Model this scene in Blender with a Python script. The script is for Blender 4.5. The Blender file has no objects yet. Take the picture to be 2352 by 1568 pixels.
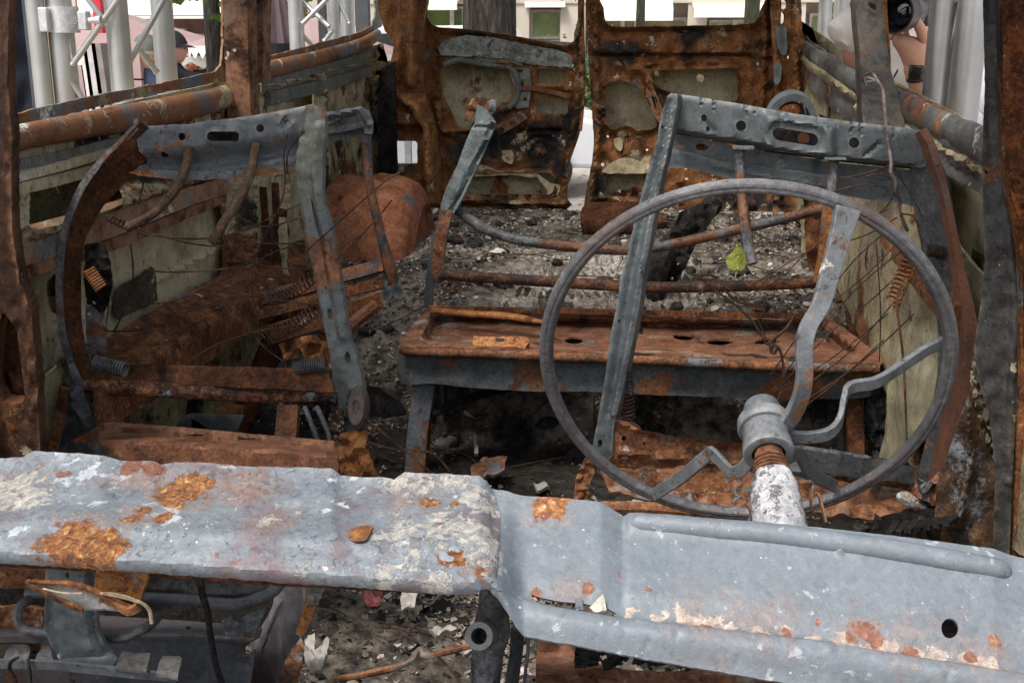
import bpy, bmesh, math, random
from math import sin, cos, tan, pi, radians, atan, sqrt
from mathutils import Vector, Matrix, noise as mnoise
from mathutils.geometry import delaunay_2d_cdt
random.seed(7)
V3 = Vector
S = bpy.context.scene
COL = S.collection

# ---------------------------------------------------------------- camera, light, exposure
# van frame: +Y runs from the windscreen to the rear doors, X across, Z up, pavement at z = 0
PW, PH, FP = 2352.0, 1568.0, 2600.0            # photograph's working pixel frame and focal length in pixels
CAMZ = 1.75
PITCH, YAW = atan(684 / FP), radians(7.0)
cam_d = bpy.data.cameras.new('camera')
cam_d.sensor_width = 36.0
cam_d.lens = FP / PW * 36.0
cam_d.clip_start = 0.02
cam_d.clip_end = 500
cam = bpy.data.objects.new('camera', cam_d)
COL.objects.link(cam)
cam.location = (0, 0, CAMZ)
cam.rotation_euler = (pi / 2 - PITCH, 0, YAW)
S.camera = cam

SUN_EL, SUN_AZ = radians(58), radians(215)     # azimuth: from +Y clockwise towards +X
W = bpy.data.worlds.new('World')
S.world = W
W.use_nodes = True
_nt = W.node_tree
_sky = _nt.nodes.new('ShaderNodeTexSky')
_sky.sky_type = 'NISHITA'
_sky.sun_disc = False
_sky.sun_elevation = SUN_EL
_sky.sun_rotation = SUN_AZ
_sky.air_density = 1.0
_sky.dust_density = 4.0
_sky.ozone_density = 1.0
_bg = _nt.nodes['Background']
_bg.inputs['Strength'].default_value = 0.13
_hs = _nt.nodes.new('ShaderNodeHueSaturation')       # thin overcast: the blue of the sky is washed out
_hs.inputs['Saturation'].default_value = 0.55
_nt.links.new(_sky.outputs[0], _hs.inputs['Color'])
_nt.links.new(_hs.outputs[0], _bg.inputs[0])
sun_d = bpy.data.lights.new('sun', 'SUN')
sun_d.energy = 1.5
sun_d.angle = radians(14)
sun_d.color = (1.0, 0.96, 0.9)
sun = bpy.data.objects.new('sun', sun_d)
COL.objects.link(sun)
_sd = V3((sin(SUN_AZ) * cos(SUN_EL), cos(SUN_AZ) * cos(SUN_EL), sin(SUN_EL)))
sun.location = _sd * 30
sun.rotation_euler = _sd.to_track_quat('Z', 'Y').to_euler()
S.view_settings.view_transform = 'Standard'
S.view_settings.look = 'None'
S.view_settings.exposure = 1.02
S.view_settings.gamma = 1.0
S.view_settings.use_curve_mapping = False
S.render.engine = 'CYCLES'
S.cycles.max_bounces = 8
S.cycles.diffuse_bounces = 4
S.cycles.use_denoising = True

# ---------------------------------------------------------------- placing helpers
_F = V3((-sin(YAW) * cos(PITCH), cos(YAW) * cos(PITCH), -sin(PITCH)))
_R = V3((cos(YAW), sin(YAW), 0))
_U = _R.cross(_F)
CAM = V3((0, 0, CAMZ))


def ray(u, v):
    return _F * FP + _R * (u - PW / 2) - _U * (v - PH / 2)


def P(u, v, s):                                 # on the cross plane y = s
    r = ray(u, v)
    return CAM + r * (s / r.y)


def Q(u, v, x):                                 # on the long plane x = const
    r = ray(u, v)
    return CAM + r * (x / r.x)


def G(u, v, z):                                 # on the level z = const
    r = ray(u, v)
    return CAM + r * ((z - CAMZ) / r.z)


def PP(pts, s):
    return [P(u, v, s) for u, v in pts]


def PS(pts):                                    # (u, v, s) triples
    return [P(u, v, s) for u, v, s in pts]


def lerp(a, b, t):
    return a + (b - a) * t


def sst(a, b, x):
    t = max(0.0, min(1.0, (x - a) / (b - a) if b != a else (1.0 if x > a else 0.0)))
    return t * t * (3 - 2 * t)


def interp(tab, x):
    if x <= tab[0][0]:
        return tab[0][1]
    for (x0, y0), (x1, y1) in zip(tab, tab[1:]):
        if x <= x1:
            return y0 + (y1 - y0) * (x - x0) / (x1 - x0)
    return tab[-1][1]


def cr(pts, n=6, closed=False):                 # Catmull-Rom through points of any dimension
    pts = [V3(p) if len(p) == 3 else V3((p[0], p[1], 0)) for p in pts]
    m = len(pts)
    if m < 3 and not closed:
        return [pts[0].lerp(pts[-1], i / n) for i in range(n + 1)]
    out = []
    rng = range(m) if closed else range(m - 1)
    for i in rng:
        g = lambda k: pts[k % m] if closed else pts[max(0, min(m - 1, k))]
        p0, p1, p2, p3 = g(i - 1), g(i), g(i + 1), g(i + 2)
        for j in range(n):
            t = j / n
            out.append(0.5 * ((2 * p1) + (p2 - p0) * t + (2 * p0 - 5 * p1 + 4 * p2 - p3) * t * t + (3 * p1 - p0 - 3 * p2 + p3) * t ** 3))
    if not closed:
        out.append(pts[-1].copy())
    return out


def cr2(pts, n=5, closed=True):
    return [(p.x, p.y) for p in cr(pts, n, closed)]


def rrect(x0, y0, x1, y1, r, n=4):              # rounded rectangle in pixels
    out = []
    for cx, cy, a in ((x1 - r, y1 - r, 0), (x0 + r, y1 - r, 90), (x0 + r, y0 + r, 180), (x1 - r, y0 + r, 270)):
        for i in range(n + 1):
            t = radians(a + 90 * i / n)
            out.append((cx + r * cos(t), cy + r * sin(t)))
    return out


def circ(cx, cy, rx, ry=None, n=14, rot=0):
    ry = ry or rx
    o = []
    for i in range(n):
        a = 2 * pi * i / n
        x, y = rx * cos(a), ry * sin(a)
        o.append((cx + x * cos(rot) - y * sin(rot), cy + x * sin(rot) + y * cos(rot)))
    return o


def inpoly(x, y, poly):
    c = False
    j = len(poly) - 1
    for i in range(len(poly)):
        xi, yi = poly[i]
        xj, yj = poly[j]
        if (yi > y) != (yj > y) and x < (xj - xi) * (y - yi) / (yj - yi) + xi:
            c = not c
        j = i
    return c


def dseg(x, y, pts, closed=False):              # distance to a polyline
    best = 1e9
    n = len(pts)
    for i in range(n if closed else n - 1):
        ax, ay = pts[i]
        bx, by = pts[(i + 1) % n]
        dx, dy = bx - ax, by - ay
        L = dx * dx + dy * dy
        t = 0 if L == 0 else max(0, min(1, ((x - ax) * dx + (y - ay) * dy) / L))
        d = (x - ax - t * dx) ** 2 + (y - ay - t * dy) ** 2
        if d < best:
            best = d
    return sqrt(best)


def bead(poly, w, h):                           # relief: a rounded rib along a polyline
    def f(u, v):
        d = dseg(u, v, poly)
        return h * (0.5 + 0.5 * cos(pi * d / w)) if d < w else 0.0
    return f


def pocket(poly, w, h):                         # relief: an area pressed in (h < 0) or out, with a slope of width w
    def f(u, v):
        d = dseg(u, v, poly, True)
        if inpoly(u, v, poly):
            return h * sst(-w / 2, w / 2, d)
        return h * sst(-w / 2, w / 2, -d)
    return f


def dents(amp, sc, seed=0):
    def f(u, v):
        return amp * mnoise.noise(V3((u / sc, v / sc, seed * 7.3)))
    return f


def relsum(*fs):
    return lambda u, v: sum(f(u, v) for f in fs)


# ---------------------------------------------------------------- mesh builder
class MB:
    def __init__(self):
        self.v = []
        self.f = []

    def add(self, vs, fs):
        o = len(self.v)
        self.v += [tuple(p) for p in vs]
        self.f += [tuple(i + o for i in f) for f in fs]
        return self

    def tube(self, pts, r, n=8, sm=5, wob=0.0, caps=True, closed=False, flat=None):
        pts = [V3(p) for p in pts]
        m = len(pts)
        path = cr(pts, sm, closed) if sm else pts
        L = len(path)
        if isinstance(r, (int, float)):
            rad = [r] * L
        else:
            rad = [interp([(i / (m - 1), r[i]) for i in range(m)], k / (L - 1)) for k in range(L)]
        up = None
        vs = []
        for k in range(L):
            if closed:
                t = path[(k + 1) % L] - path[k - 1]
            else:
                t = path[min(k + 1, L - 1)] - path[max(k - 1, 0)]
            if t.length < 1e-9:
                t = V3((0, 0, 1))
            t.normalize()
            if up is None:
                a = V3((0, 0, 1)) if abs(t.z) < .9 else V3((1, 0, 0))
                up = (a - t * a.dot(t)).normalized()
            else:
                up = (up - t * up.dot(t))
                up = up.normalized() if up.length > 1e-6 else t.orthogonal().normalized()
            sd = t.cross(up)
            for j in range(n):
                a = 2 * pi * j / n
                rr = rad[k]
                if wob:
                    rr *= 1 + wob * mnoise.noise(path[k] * 35 + V3((j * 3.1, 0, 0)))
                q = path[k] + (up * cos(a) * (flat or 1) + sd * sin(a)) * rr
                vs.append(q)
        fs = []
        for k in range(L if closed else L - 1):
            k2 = (k + 1) % L
            for j in range(n):
                j2 = (j + 1) % n
                fs.append((k * n + j, k * n + j2, k2 * n + j2, k2 * n + j))
        if caps and not closed:
            fs.append(tuple(reversed(range(n))))
            fs.append(tuple((L - 1) * n + j for j in range(n)))
        return self.add(vs, fs)

    def sweep(self, pts, prof, side, sm=4, closed_prof=True, scale=None, wob=0.0):
        """profile points (a, b): a along the side vector, b along the normal (side x tangent)."""
        pts = [V3(p) for p in pts]
        m = len(pts)
        path = cr(pts, sm) if sm else pts
        sides = side if isinstance(side, list) else [side] * m
        L = len(path)
        vs = []
        n = len(prof)
        for k in range(L):
            t = (path[min(k + 1, L - 1)] - path[max(k - 1, 0)]).normalized()
            x = k / (L - 1) * (m - 1)
            i = min(int(x), m - 2) if m > 1 else 0
            sd = V3(sides[i]).lerp(V3(sides[min(i + 1, m - 1)]), x - i)
            sd = (sd - t * sd.dot(t)).normalized()
            nm = sd.cross(t)
            sc = 1.0
            if scale:
                sc = interp([(q / (m - 1), scale[q]) for q in range(m)], k / (L - 1))
            for j, (a, b) in enumerate(prof):
                w = wob * mnoise.noise(path[k] * 30 + V3((j * 1.7, 3, 0))) if wob else 0
                vs.append(path[k] + sd * a * sc + nm * (b * sc + w))
        fs = []
        for k in range(L - 1):
            for j in range(n if closed_prof else n - 1):
                j2 = (j + 1) % n
                fs.append((k * n + j, k * n + j2, (k + 1) * n + j2, (k + 1) * n + j))
        if closed_prof:
            fs.append(tuple(reversed(range(n))))
            fs.append(tuple((L - 1) * n + j for j in range(n)))
        return self.add(vs, fs)

    def bar(self, pts, w, t, side, sm=4, scale=None, wob=0.0):
        return self.sweep(pts, [(-w / 2, -t / 2), (w / 2, -t / 2), (w / 2, t / 2), (-w / 2, t / 2)], side, sm, True, scale, wob)

    def chan(self, pts, w, d, t, side, sm=4, scale=None, wob=0.0):     # a channel opening away from +normal
        pr = [(-w / 2, -d), (-w / 2, 0), (w / 2, 0), (w / 2, -d), (w / 2 - t, -d), (w / 2 - t, -t), (-w / 2 + t, -t), (-w / 2 + t, -d)]
        return self.sweep(pts, pr, side, sm, True, scale, wob)

    def hexa(self, p):                           # 8 corners: 4 of one face then the 4 opposite
        return self.add(p, [(3, 2, 1, 0), (4, 5, 6, 7), (0, 1, 5, 4), (1, 2, 6, 5), (2, 3, 7, 6), (3, 0, 4, 7)])

    def box(self, c, sx, sy, sz, rz=0.0):
        R = Matrix.Rotation(rz, 3, 'Z')
        c = V3(c)
        o = [(-1, -1), (1, -1), (1, 1), (-1, 1)]
        return self.hexa([c + R @ V3((a * sx / 2, b * sy / 2, -sz / 2)) for a, b in o] + [c + R @ V3((a * sx / 2, b * sy / 2, sz / 2)) for a, b in o])

    def lathe(self, p0, p1, prof, n=20, caps=True):   # prof: (distance fraction along p0-p1, radius)
        p0, p1 = V3(p0), V3(p1)
        t = (p1 - p0)
        a = t.normalized().orthogonal().normalized()
        b = t.normalized().cross(a)
        vs = []
        for x, r in prof:
            for j in range(n):
                q = 2 * pi * j / n
                vs.append(p0 + t * x + (a * cos(q) + b * sin(q)) * max(r, 1e-5))
        fs = []
        for k in range(len(prof) - 1):
            for j in range(n):
                fs.append((k * n + j, k * n + (j + 1) % n, (k + 1) * n + (j + 1) % n, (k + 1) * n + j))
        if caps:
            fs.append(tuple(reversed(range(n))))
            fs.append(tuple((len(prof) - 1) * n + j for j in range(n)))
        return self.add(vs, fs)

    def spring(self, p0, p1, R, turns, r, stretch=None, n=5, sag=0.0):
        p0, p1 = V3(p0), V3(p1)
        t = p1 - p0
        a = t.normalized().orthogonal().normalized()
        b = t.normalized().cross(a)
        pts = []
        N = int(turns * 10)
        for k in range(N + 1):
            x = k / N
            xx = stretch(x) if stretch else x
            q = 2 * pi * turns * x
            pts.append(p0 + t * xx + (a * cos(q) + b * sin(q)) * R + V3((0, 0, -sag * 4 * xx * (1 - xx))))
        return self.tube(pts, r, n, 0)

    def panel(self, outline, fmap, nrm, holes=(), step=16.0, relief=None, thick=0.003, rag=0.0, seed=1, back=True):
        rnd = random.Random(seed)
        def dens(poly, rg):
            out = []
            n = len(poly)
            for i in range(n):
                a, b = poly[i], poly[(i + 1) % n]
                L = math.hypot(b[0] - a[0], b[1] - a[1])
                k = max(1, int(L / step + .5))
                for j in range(k):
                    t = j / k
                    x, y = lerp(a[0], b[0], t), lerp(a[1], b[1], t)
                    if rg:
                        x += rg * mnoise.noise(V3((x * .09, y * .09, seed)))
                        y += rg * mnoise.noise(V3((x * .09, y * .09, seed + 5.5)))
                    out.append((x, y))
            return out
        outl = dens(outline, rag)
        hol = [dens(h, rag * .5) for h in holes]
        us = [p[0] for p in outl]
        vs_ = [p[1] for p in outl]
        pts = list(outl)
        edges = [(i, (i + 1) % len(outl)) for i in range(len(outl))]
        for h in hol:
            o = len(pts)
            pts += h
            edges += [(o + i, o + (i + 1) % len(h)) for i in range(len(h))]
        nb = len(pts)
        y = min(vs_) + step * .5
        row = 0
        bd = [(p[0], p[1]) for p in pts]
        cell = {}
        for p in bd:
            cell.setdefault((int(p[0] // step), int(p[1] // step)), []).append(p)
        while y < max(vs_):
            x = min(us) + (step * .5 if row % 2 else 0)
            while x < max(us):
                px, py = x + rnd.uniform(-.15, .15) * step, y + rnd.uniform(-.15, .15) * step
                cx, cy = int(px // step), int(py // step)
                near = False
                for i in (-1, 0, 1):
                    for j in (-1, 0, 1):
                        for q in cell.get((cx + i, cy + j), ()):
                            if (q[0] - px) ** 2 + (q[1] - py) ** 2 < (.5 * step) ** 2:
                                near = True
                                break
                if not near and inpoly(px, py, outl) and not any(inpoly(px, py, h) for h in hol):
                    pts.append((px, py))
                x += step
            y += step * .87
            row += 1
        rv, re, rf, ov, oe, of = delaunay_2d_cdt([Vector((p[0], p[1])) for p in pts], edges, [], 0, 1e-4)
        tris = []
        for f in rf:
            cx = sum(rv[i].x for i in f) / len(f)
            cy = sum(rv[i].y for i in f) / len(f)
            if inpoly(cx, cy, outl) and not any(inpoly(cx, cy, h) for h in hol):
                tris.append(tuple(f))
        nrm = V3(nrm).normalized()
        front = []
        for p in rv:
            q = V3(fmap(p.x, p.y))
            if relief:
                q = q + nrm * relief(p.x, p.y)
            front.append(q)
        # orientation: make the front face along nrm
        if tris:
            s_ = 0
            for f in tris[:40]:
                a, b, c = front[f[0]], front[f[1]], front[f[2]]
                s_ += (b - a).cross(c - a).dot(nrm)
            if s_ < 0:
                tris = [tuple(reversed(f)) for f in tris]
        n = len(front)
        vs = front + [q - nrm * thick for q in front]
        fs = list(tris)
        if back:
            cnt = {}
            for f in tris:
                for i in range(len(f)):
                    e = (f[i], f[(i + 1) % len(f)])
                    cnt[e] = cnt.get(e, 0) + 1
            fs += [tuple(i + n for i in reversed(f)) for f in tris]
            for (a, b) in cnt:
                if (b, a) not in cnt:
                    fs.append((b, a, a + n, b + n))
        else:
            vs = front
        return self.add(vs, fs)

    def build(self, name, mat, parent=None, smooth=32, bevel=0.0):
        me = bpy.data.meshes.new(name)
        vs = [V3(v) for v in self.v]
        base = V3((0, 0, 0))
        if parent is None and vs:
            xs = [v.x for v in vs]; ys = [v.y for v in vs]; zs = [v.z for v in vs]
            base = V3(((min(xs) + max(xs)) / 2, (min(ys) + max(ys)) / 2, min(zs)))
            vs = [v - base for v in vs]
        me.from_pydata(vs, [], self.f)
        me.validate()
        if smooth:
            me.shade_smooth()
            me.set_sharp_from_angle(angle=radians(smooth))
        if mat:
            me.materials.append(mat)
        o = bpy.data.objects.new(name, me)
        COL.objects.link(o)
        o.location = base
        if parent is not None:
            o.parent = parent
            o.location = -V3(ORG.get(parent.name, (0, 0, 0)))   # meshes are built in world coordinates
            ORG[o.name] = (0, 0, 0)
        if bevel:
            b = o.modifiers.new('bevel', 'BEVEL')
            b.width = bevel
            b.segments = 2
            b.limit_method = 'ANGLE'
        return o


ORG = {}


def tag(o, label=None, cat=None, group=None, kind=None):
    if label: o['label'] = label
    if cat: o['category'] = cat
    if group: o['group'] = group
    if kind: o['kind'] = kind
    return o


def thing(name, loc, label, cat, group=None):
    o = bpy.data.objects.new(name, None)
    COL.objects.link(o)
    o.location = loc
    o.empty_display_size = .1
    ORG[o.name] = tuple(loc)
    return tag(o, label, cat, group)


def copy_tree(o, parent=None):
    c = o.copy()
    COL.objects.link(c)
    if parent is not None:
        c.parent = parent
    for ch in list(o.children):
        copy_tree(ch, c)
    return c

# ---------------------------------------------------------------- materials
def lin(r, g, b):
    f = lambda c: (c / 12.92 if c <= .04045 else ((c + .055) / 1.055) ** 2.4)
    return (f(r / 255), f(g / 255), f(b / 255), 1.0)


class NT:
    def __init__(self, name):
        self.m = bpy.data.materials.new(name)
        self.m.use_nodes = True
        self.t = self.m.node_tree
        self.b = self.t.nodes['Principled BSDF']
        tc = self.t.nodes.new('ShaderNodeTexCoord')
        self.co = tc.outputs['Object']

    def n(self, kind, **kw):
        x = self.t.nodes.new(kind)
        for k, v in kw.items():
            setattr(x, k, v)
        return x

    def l(self, a, b):
        self.t.links.new(a, b)

    def setin(self, sock, val):
        if isinstance(val, bpy.types.NodeSocket):
            self.l(val, sock)
        else:
            sock.default_value = val

    def coord(self, stretch=None, off=(0, 0, 0)):
        if stretch is None and off == (0, 0, 0):
            return self.co
        mp = self.n('ShaderNodeMapping')
        mp.inputs['Scale'].default_value = stretch or (1, 1, 1)
        mp.inputs['Location'].default_value = off
        self.l(self.co, mp.inputs['Vector'])
        return mp.outputs[0]

    def noise(self, sc, det=6, rough=.6, dist=0.0, co=None, seed=0.0):
        x = self.n('ShaderNodeTexNoise')
        x.noise_dimensions = '4D'
        x.inputs['W'].default_value = seed
        x.inputs['Scale'].default_value = sc
        x.inputs['Detail'].default_value = det
        x.inputs['Roughness'].default_value = rough
        x.inputs['Distortion'].default_value = dist
        self.l(co or self.co, x.inputs['Vector'])
        return x.outputs['Fac']

    def vor(self, sc, feature='F1', co=None, rnd=1.0, out='Distance'):
        x = self.n('ShaderNodeTexVoronoi')
        x.feature = feature
        x.inputs['Scale'].default_value = sc
        x.inputs['Randomness'].default_value = rnd
        self.l(co or self.co, x.inputs['Vector'])
        return x.outputs[out]

    def step(self, val, a, b, lo=0.0, hi=1.0):
        x = self.n('ShaderNodeMapRange')
        x.interpolation_type = 'SMOOTHSTEP'
        x.inputs['From Min'].default_value = a
        x.inputs['From Max'].default_value = b
        x.inputs['To Min'].default_value = lo
        x.inputs['To Max'].default_value = hi
        self.l(val, x.inputs['Value'])
        return x.outputs[0]

    def spread(self, v, lo=.33, hi=.67):
        x = self.n('ShaderNodeMapRange')
        x.inputs['From Min'].default_value = lo
        x.inputs['From Max'].default_value = hi
        self.l(v, x.inputs['Value'])
        return x.outputs[0]

    def math(self, op, a, b=0.0, c=None):
        x = self.n('ShaderNodeMath')
        x.operation = op
        self.setin(x.inputs[0], a)
        self.setin(x.inputs[1], b)
        if c is not None:
            self.setin(x.inputs[2], c)
        return x.outputs[0]

    def mix(self, fac, a, b):
        x = self.n('ShaderNodeMix')
        x.data_type = 'RGBA'
        self.setin(x.inputs[0], fac)
        self.setin(x.inputs[6], a)
        self.setin(x.inputs[7], b)
        return x.outputs[2]

    def ramp(self, fac, stops):
        x = self.n('ShaderNodeValToRGB')
        cr_ = x.color_ramp
        while len(cr_.elements) < len(stops):
            cr_.elements.new(.5)
        for e, (p, c) in zip(cr_.elements, stops):
            e.position = p
            e.color = c if len(c) == 4 else (*c, 1)
        self.l(fac, x.inputs[0])
        return x.outputs[0]

    def bump(self, h, strength=.4, dist=.003, prev=None):
        x = self.n('ShaderNodeBump')
        x.inputs['Strength'].default_value = strength
        x.inputs['Distance'].default_value = dist
        self.l(h, x.inputs['Height'])
        if prev:
            self.l(prev, x.inputs['Normal'])
        return x.outputs[0]

    def out(self, col, rough=.7, normal=None, metal=0.0, spec=.35):
        self.setin(self.b.inputs['Base Color'], col)
        self.setin(self.b.inputs['Roughness'], rough)
        self.setin(self.b.inputs['Metallic'], metal)
        self.setin(self.b.inputs['Specular IOR Level'], spec)
        if normal:
            self.l(normal, self.b.inputs['Normal'])
        return self.m


def plain(name, col, rough=.6, metal=0.0, spec=.4, var=0.25, sc=12, bump=0.0):
    t = NT(name)
    f = t.noise(sc, 5)
    c = t.ramp(f, [(.3, tuple(x * (1 - var) for x in col[:3])), (.7, tuple(min(1, x * (1 + var)) for x in col[:3]))])
    nm = t.bump(t.noise(sc * 4, 4), bump, .004) if bump else None
    return t.out(c, rough, nm, metal, spec)


G1, G2, G3 = (.070, .082, .088), (.125, .140, .148), (.215, .232, .242)     # grey scale left by the fire
R0, R1, R2, R3 = (.024, .013, .009), (.10, .042, .020), (.215, .088, .036), (.42, .19, .072)   # rust
A1, A2 = (.36, .34, .29), (.66, .63, .56)                                   # ash, burnt paint
O1, O2 = (.22, .185, .10), (.50, .435, .27)                               # old cream paint
K1, K2 = (.008, .007, .007), (.030, .027, .025)                             # soot, char
RUSTRAMP = [(.12, R0), (.40, R1), (.66, R2), (.95, R3)]
GREYRAMP = [(.1, G1), (.5, G2), (.9, G3)]
ASHRAMP = [(.3, A1), (.7, A2)]
OLDRAMP = [(.25, O1), (.7, O2)]
SOOTRAMP = [(.3, K1), (.7, K2)]
_seed = [0.0]


def burnt(name, base, layers, scale=1.0, rough=.68, spec=.3, bump=.5, spots=(), speck=0.0, metal=0.0, grain=1.0, flcol=(.10, .085, .07, 1), wear_glint=0.0, wear_glint_col=(.3, .29, .28, 1), streak=0.0, streakcol=(.02, .013, .01, 1)):
    """base ramp, then patchy layers (ramp, noise scale, coverage 0..1, edge softness, relief)."""
    _seed[0] += 3.7
    t = NT(name)
    sd = _seed[0]
    fine = t.noise(130 * scale, 5, .75, .25, None, sd)
    mid = t.noise(18 * scale, 9, .74, .35, None, sd + 1)
    v0 = t.spread(t.math('ADD', t.math('MULTIPLY', mid, .55), t.math('MULTIPLY', fine, .45)), .36, .64)
    col = t.ramp(v0, base)
    h = t.math('MULTIPLY', fine, .35)
    rg = t.math('MULTIPLY_ADD', mid, .25, rough - .12)
    for i, (rmp, sc, cov, soft, rel, *gate) in enumerate(layers):
        f = t.noise(sc * scale, 9, .62, .35, None, sd + 11.3 + i * 5.1)
        f2 = t.math('ADD', f, t.math('MULTIPLY_ADD', fine, .20, -.10))
        thr = .5 + (.5 - cov) * .46
        if gate:
            f2 = t.math('ADD', f2, t.math('MULTIPLY_ADD', t.noise(gate[0], 3, .5, 0, None, sd + 51 + i), gate[1], -.5 * gate[1]))
        mk = t.step(f2, thr - soft * .55, thr + soft * .55)
        v = t.spread(t.math('ADD', t.math('MULTIPLY', t.noise(sc * 3.1 * scale, 7, .7, .2, None, sd + 31 + i), .6), t.math('MULTIPLY', fine, .4)))
        col = t.mix(mk, col, t.ramp(v, rmp))
        h = t.math('ADD', h, t.math('MULTIPLY', mk, rel))
    for (pts, rmp, edge, rag, *ex) in spots:
        alpha, soft, cells = (list(ex) + [1.0, .05, 0][len(ex):])                # marks with a place of their own: list of (point, radius)
        wv = t.n('ShaderNodeVectorMath'); wv.operation = 'SCALE'
        nz = t.n('ShaderNodeTexNoise'); nz.inputs['Scale'].default_value = 26; nz.inputs['Detail'].default_value = 7
        nz.inputs['Roughness'].default_value = .68
        t.l(t.co, nz.inputs['Vector'])
        sb = t.n('ShaderNodeVectorMath'); sb.operation = 'SUBTRACT'; sb.inputs[1].default_value = (.5, .5, .5)
        t.l(nz.outputs['Color'], sb.inputs[0])
        t.l(sb.outputs[0], wv.inputs[0]); wv.inputs['Scale'].default_value = edge
        ad = t.n('ShaderNodeVectorMath'); ad.operation = 'ADD'
        t.l(t.co, ad.inputs[0]); t.l(wv.outputs[0], ad.inputs[1])
        mk = None
        for p, r in pts:
            d = t.n('ShaderNodeVectorMath'); d.operation = 'DISTANCE'
            t.l(ad.outputs[0], d.inputs[0]); d.inputs[1].default_value = tuple(p)
            q = t.math('SUBTRACT', 1.0, t.math('DIVIDE', d.outputs['Value'], r))
            mk = q if mk is None else t.math('MAXIMUM', mk, q)
        brk = t.noise(60, 8, .72, .4, None, sd + 91)
        mk = t.step(t.math('ADD', t.math('MULTIPLY', mk, .55), t.math('MULTIPLY_ADD', brk, rag, -.5 * rag)), -.02, soft, 0.0, alpha)
        if cells:                                  # rounded islands of bare metal left within the ash
            vd = t.n('ShaderNodeTexVoronoi'); vd.feature = 'SMOOTH_F1'; vd.inputs['Scale'].default_value = cells; vd.inputs['Smoothness'].default_value = .35
            t.l(ad.outputs[0], vd.inputs['Vector'])
            cm = t.math('ADD', vd.outputs['Distance'], t.math('MULTIPLY_ADD', t.noise(24, 5, .7, .3, None, sd + 97), 1.1, -.55))
            mk = t.math('MULTIPLY', mk, t.step(cm, .26, .34))
        v = t.spread(t.math('ADD', t.math('MULTIPLY', t.noise(120, 6, .75, .8, None, sd + 77), .75), t.math('MULTIPLY', fine, .25)), .36, .64)
        col = t.mix(mk, col, t.ramp(v, rmp))
        h = t.math('ADD', h, t.math('MULTIPLY', mk, t.math('MULTIPLY', v, 1.2)))
    if speck:
        vn = t.n('ShaderNodeTexVoronoi'); vn.inputs['Scale'].default_value = 190 * scale
        t.l(t.co, vn.inputs['Vector'])
        sx = t.n('ShaderNodeSeparateColor'); t.l(vn.outputs['Color'], sx.inputs[0])
        rad = t.math('MULTIPLY', t.math('POWER', sx.outputs[0], 7.0), .26 * speck)
        k = t.step(t.math('SUBTRACT', t.math('ADD', vn.outputs['Distance'], t.math('MULTIPLY_ADD', fine, .3, -.15)), rad), .02, -.03)
        k = t.math('MULTIPLY', k, t.step(t.noise(14, 3, .5, 0, None, sd + 60), .40, .62))
        col = t.mix(k, col, t.mix(sx.outputs[1], (.34, .34, .34, 1), (.62, .61, .58, 1)))
    pn = t.noise(105 * scale, 4, .7, .6, None, sd + 71)
    pit = t.math('MULTIPLY', t.step(pn, .585, .63), t.step(mid, .62, .44))
    col = t.mix(t.math('MULTIPLY', pit, .7 * grain), col, (.012, .009, .008, 1))
    fl = t.math('MULTIPLY', t.step(t.noise(120 * scale, 4, .7, .6, None, sd + 75), .595, .635), t.step(mid, .40, .60))
    vm = t.n('ShaderNodeMix'); vm.data_type = 'RGBA'; vm.blend_type = 'ADD'
    t.l(t.math('MULTIPLY', fl, .85 * grain), vm.inputs[0]); t.l(col, vm.inputs[6]); vm.inputs[7].default_value = flcol
    col = vm.outputs[2]
    h = t.math('ADD', h, t.math('MULTIPLY_ADD', fl, .3, t.math('MULTIPLY', pit, -.4)))
    if wear_glint:
        geo = t.n('ShaderNodeNewGeometry')
        eg = t.math('MULTIPLY', t.step(geo.outputs['Pointiness'], .515, .60), t.step(mid, .38, .58))
        col = t.mix(t.math('MULTIPLY', eg, wear_glint), col, wear_glint_col)  # edge wear and edge highlights, both put into the colour of convex edges
    if streak:
        sv = t.noise(1.0, 5, .65, .2, t.coord((38, 38, 3.2)), sd + 83)
        col = t.mix(t.math('MULTIPLY', t.step(sv, .52, .66), streak), col, streakcol)
    nm = t.bump(h, min(1, bump * 1.35), .0042)
    return t.out(col, rg, nm, metal, spec)


M = {}
M['grey'] = burnt('grey burnt metal', [(.1, (.050, .060, .064)), (.5, (.070, .082, .086)), (.9, (.102, .115, .119))],
                  [([(.2, (.05, .055, .058)), (.8, (.075, .08, .082))], 6, .30, .08, .03), ([(.3, (.12, .13, .128)), (.7, (.19, .198, .195))], 9, .20, .06, .04), (RUSTRAMP, 7, .12, .012, .15), ([(.2, (.09, .07, .06)), (.8, (.13, .11, .1))], 14, .16, .05, .02)],
                  rough=.46, spec=.42, bump=.25, wear_glint=.6, wear_glint_col=(.24, .245, .24, 1), streak=.22, streakcol=(.05, .045, .042, 1))
M['greyrust'] = burnt('grey metal breaking into rust', GREYRAMP, [(RUSTRAMP, 6, .50, .02, .25), (ASHRAMP, 22, .10, .03, .2)], rough=.64, bump=.4)
M['olivegrey'] = burnt('olive grey burnt metal', [(.3, (.085, .09, .075)), (.5, (.12, .125, .105)), (.7, (.17, .172, .15))],
                       [(RUSTRAMP, 5, .16, .02, .2), (ASHRAMP, 25, .08, .03, .2)], rough=.6, bump=.3)
M['rust'] = burnt('brown rust', RUSTRAMP, [(GREYRAMP, 5, .24, .03, .2), (SOOTRAMP, 3.5, .30, .08, .1), ([(.3, R2), (.7, R3)], 6, .22, .06, .1), (ASHRAMP, 20, .16, .03, .25)], rough=.8, spec=.15, wear_glint=.5, wear_glint_col=(.34, .2, .13, 1), streak=.35)
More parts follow.
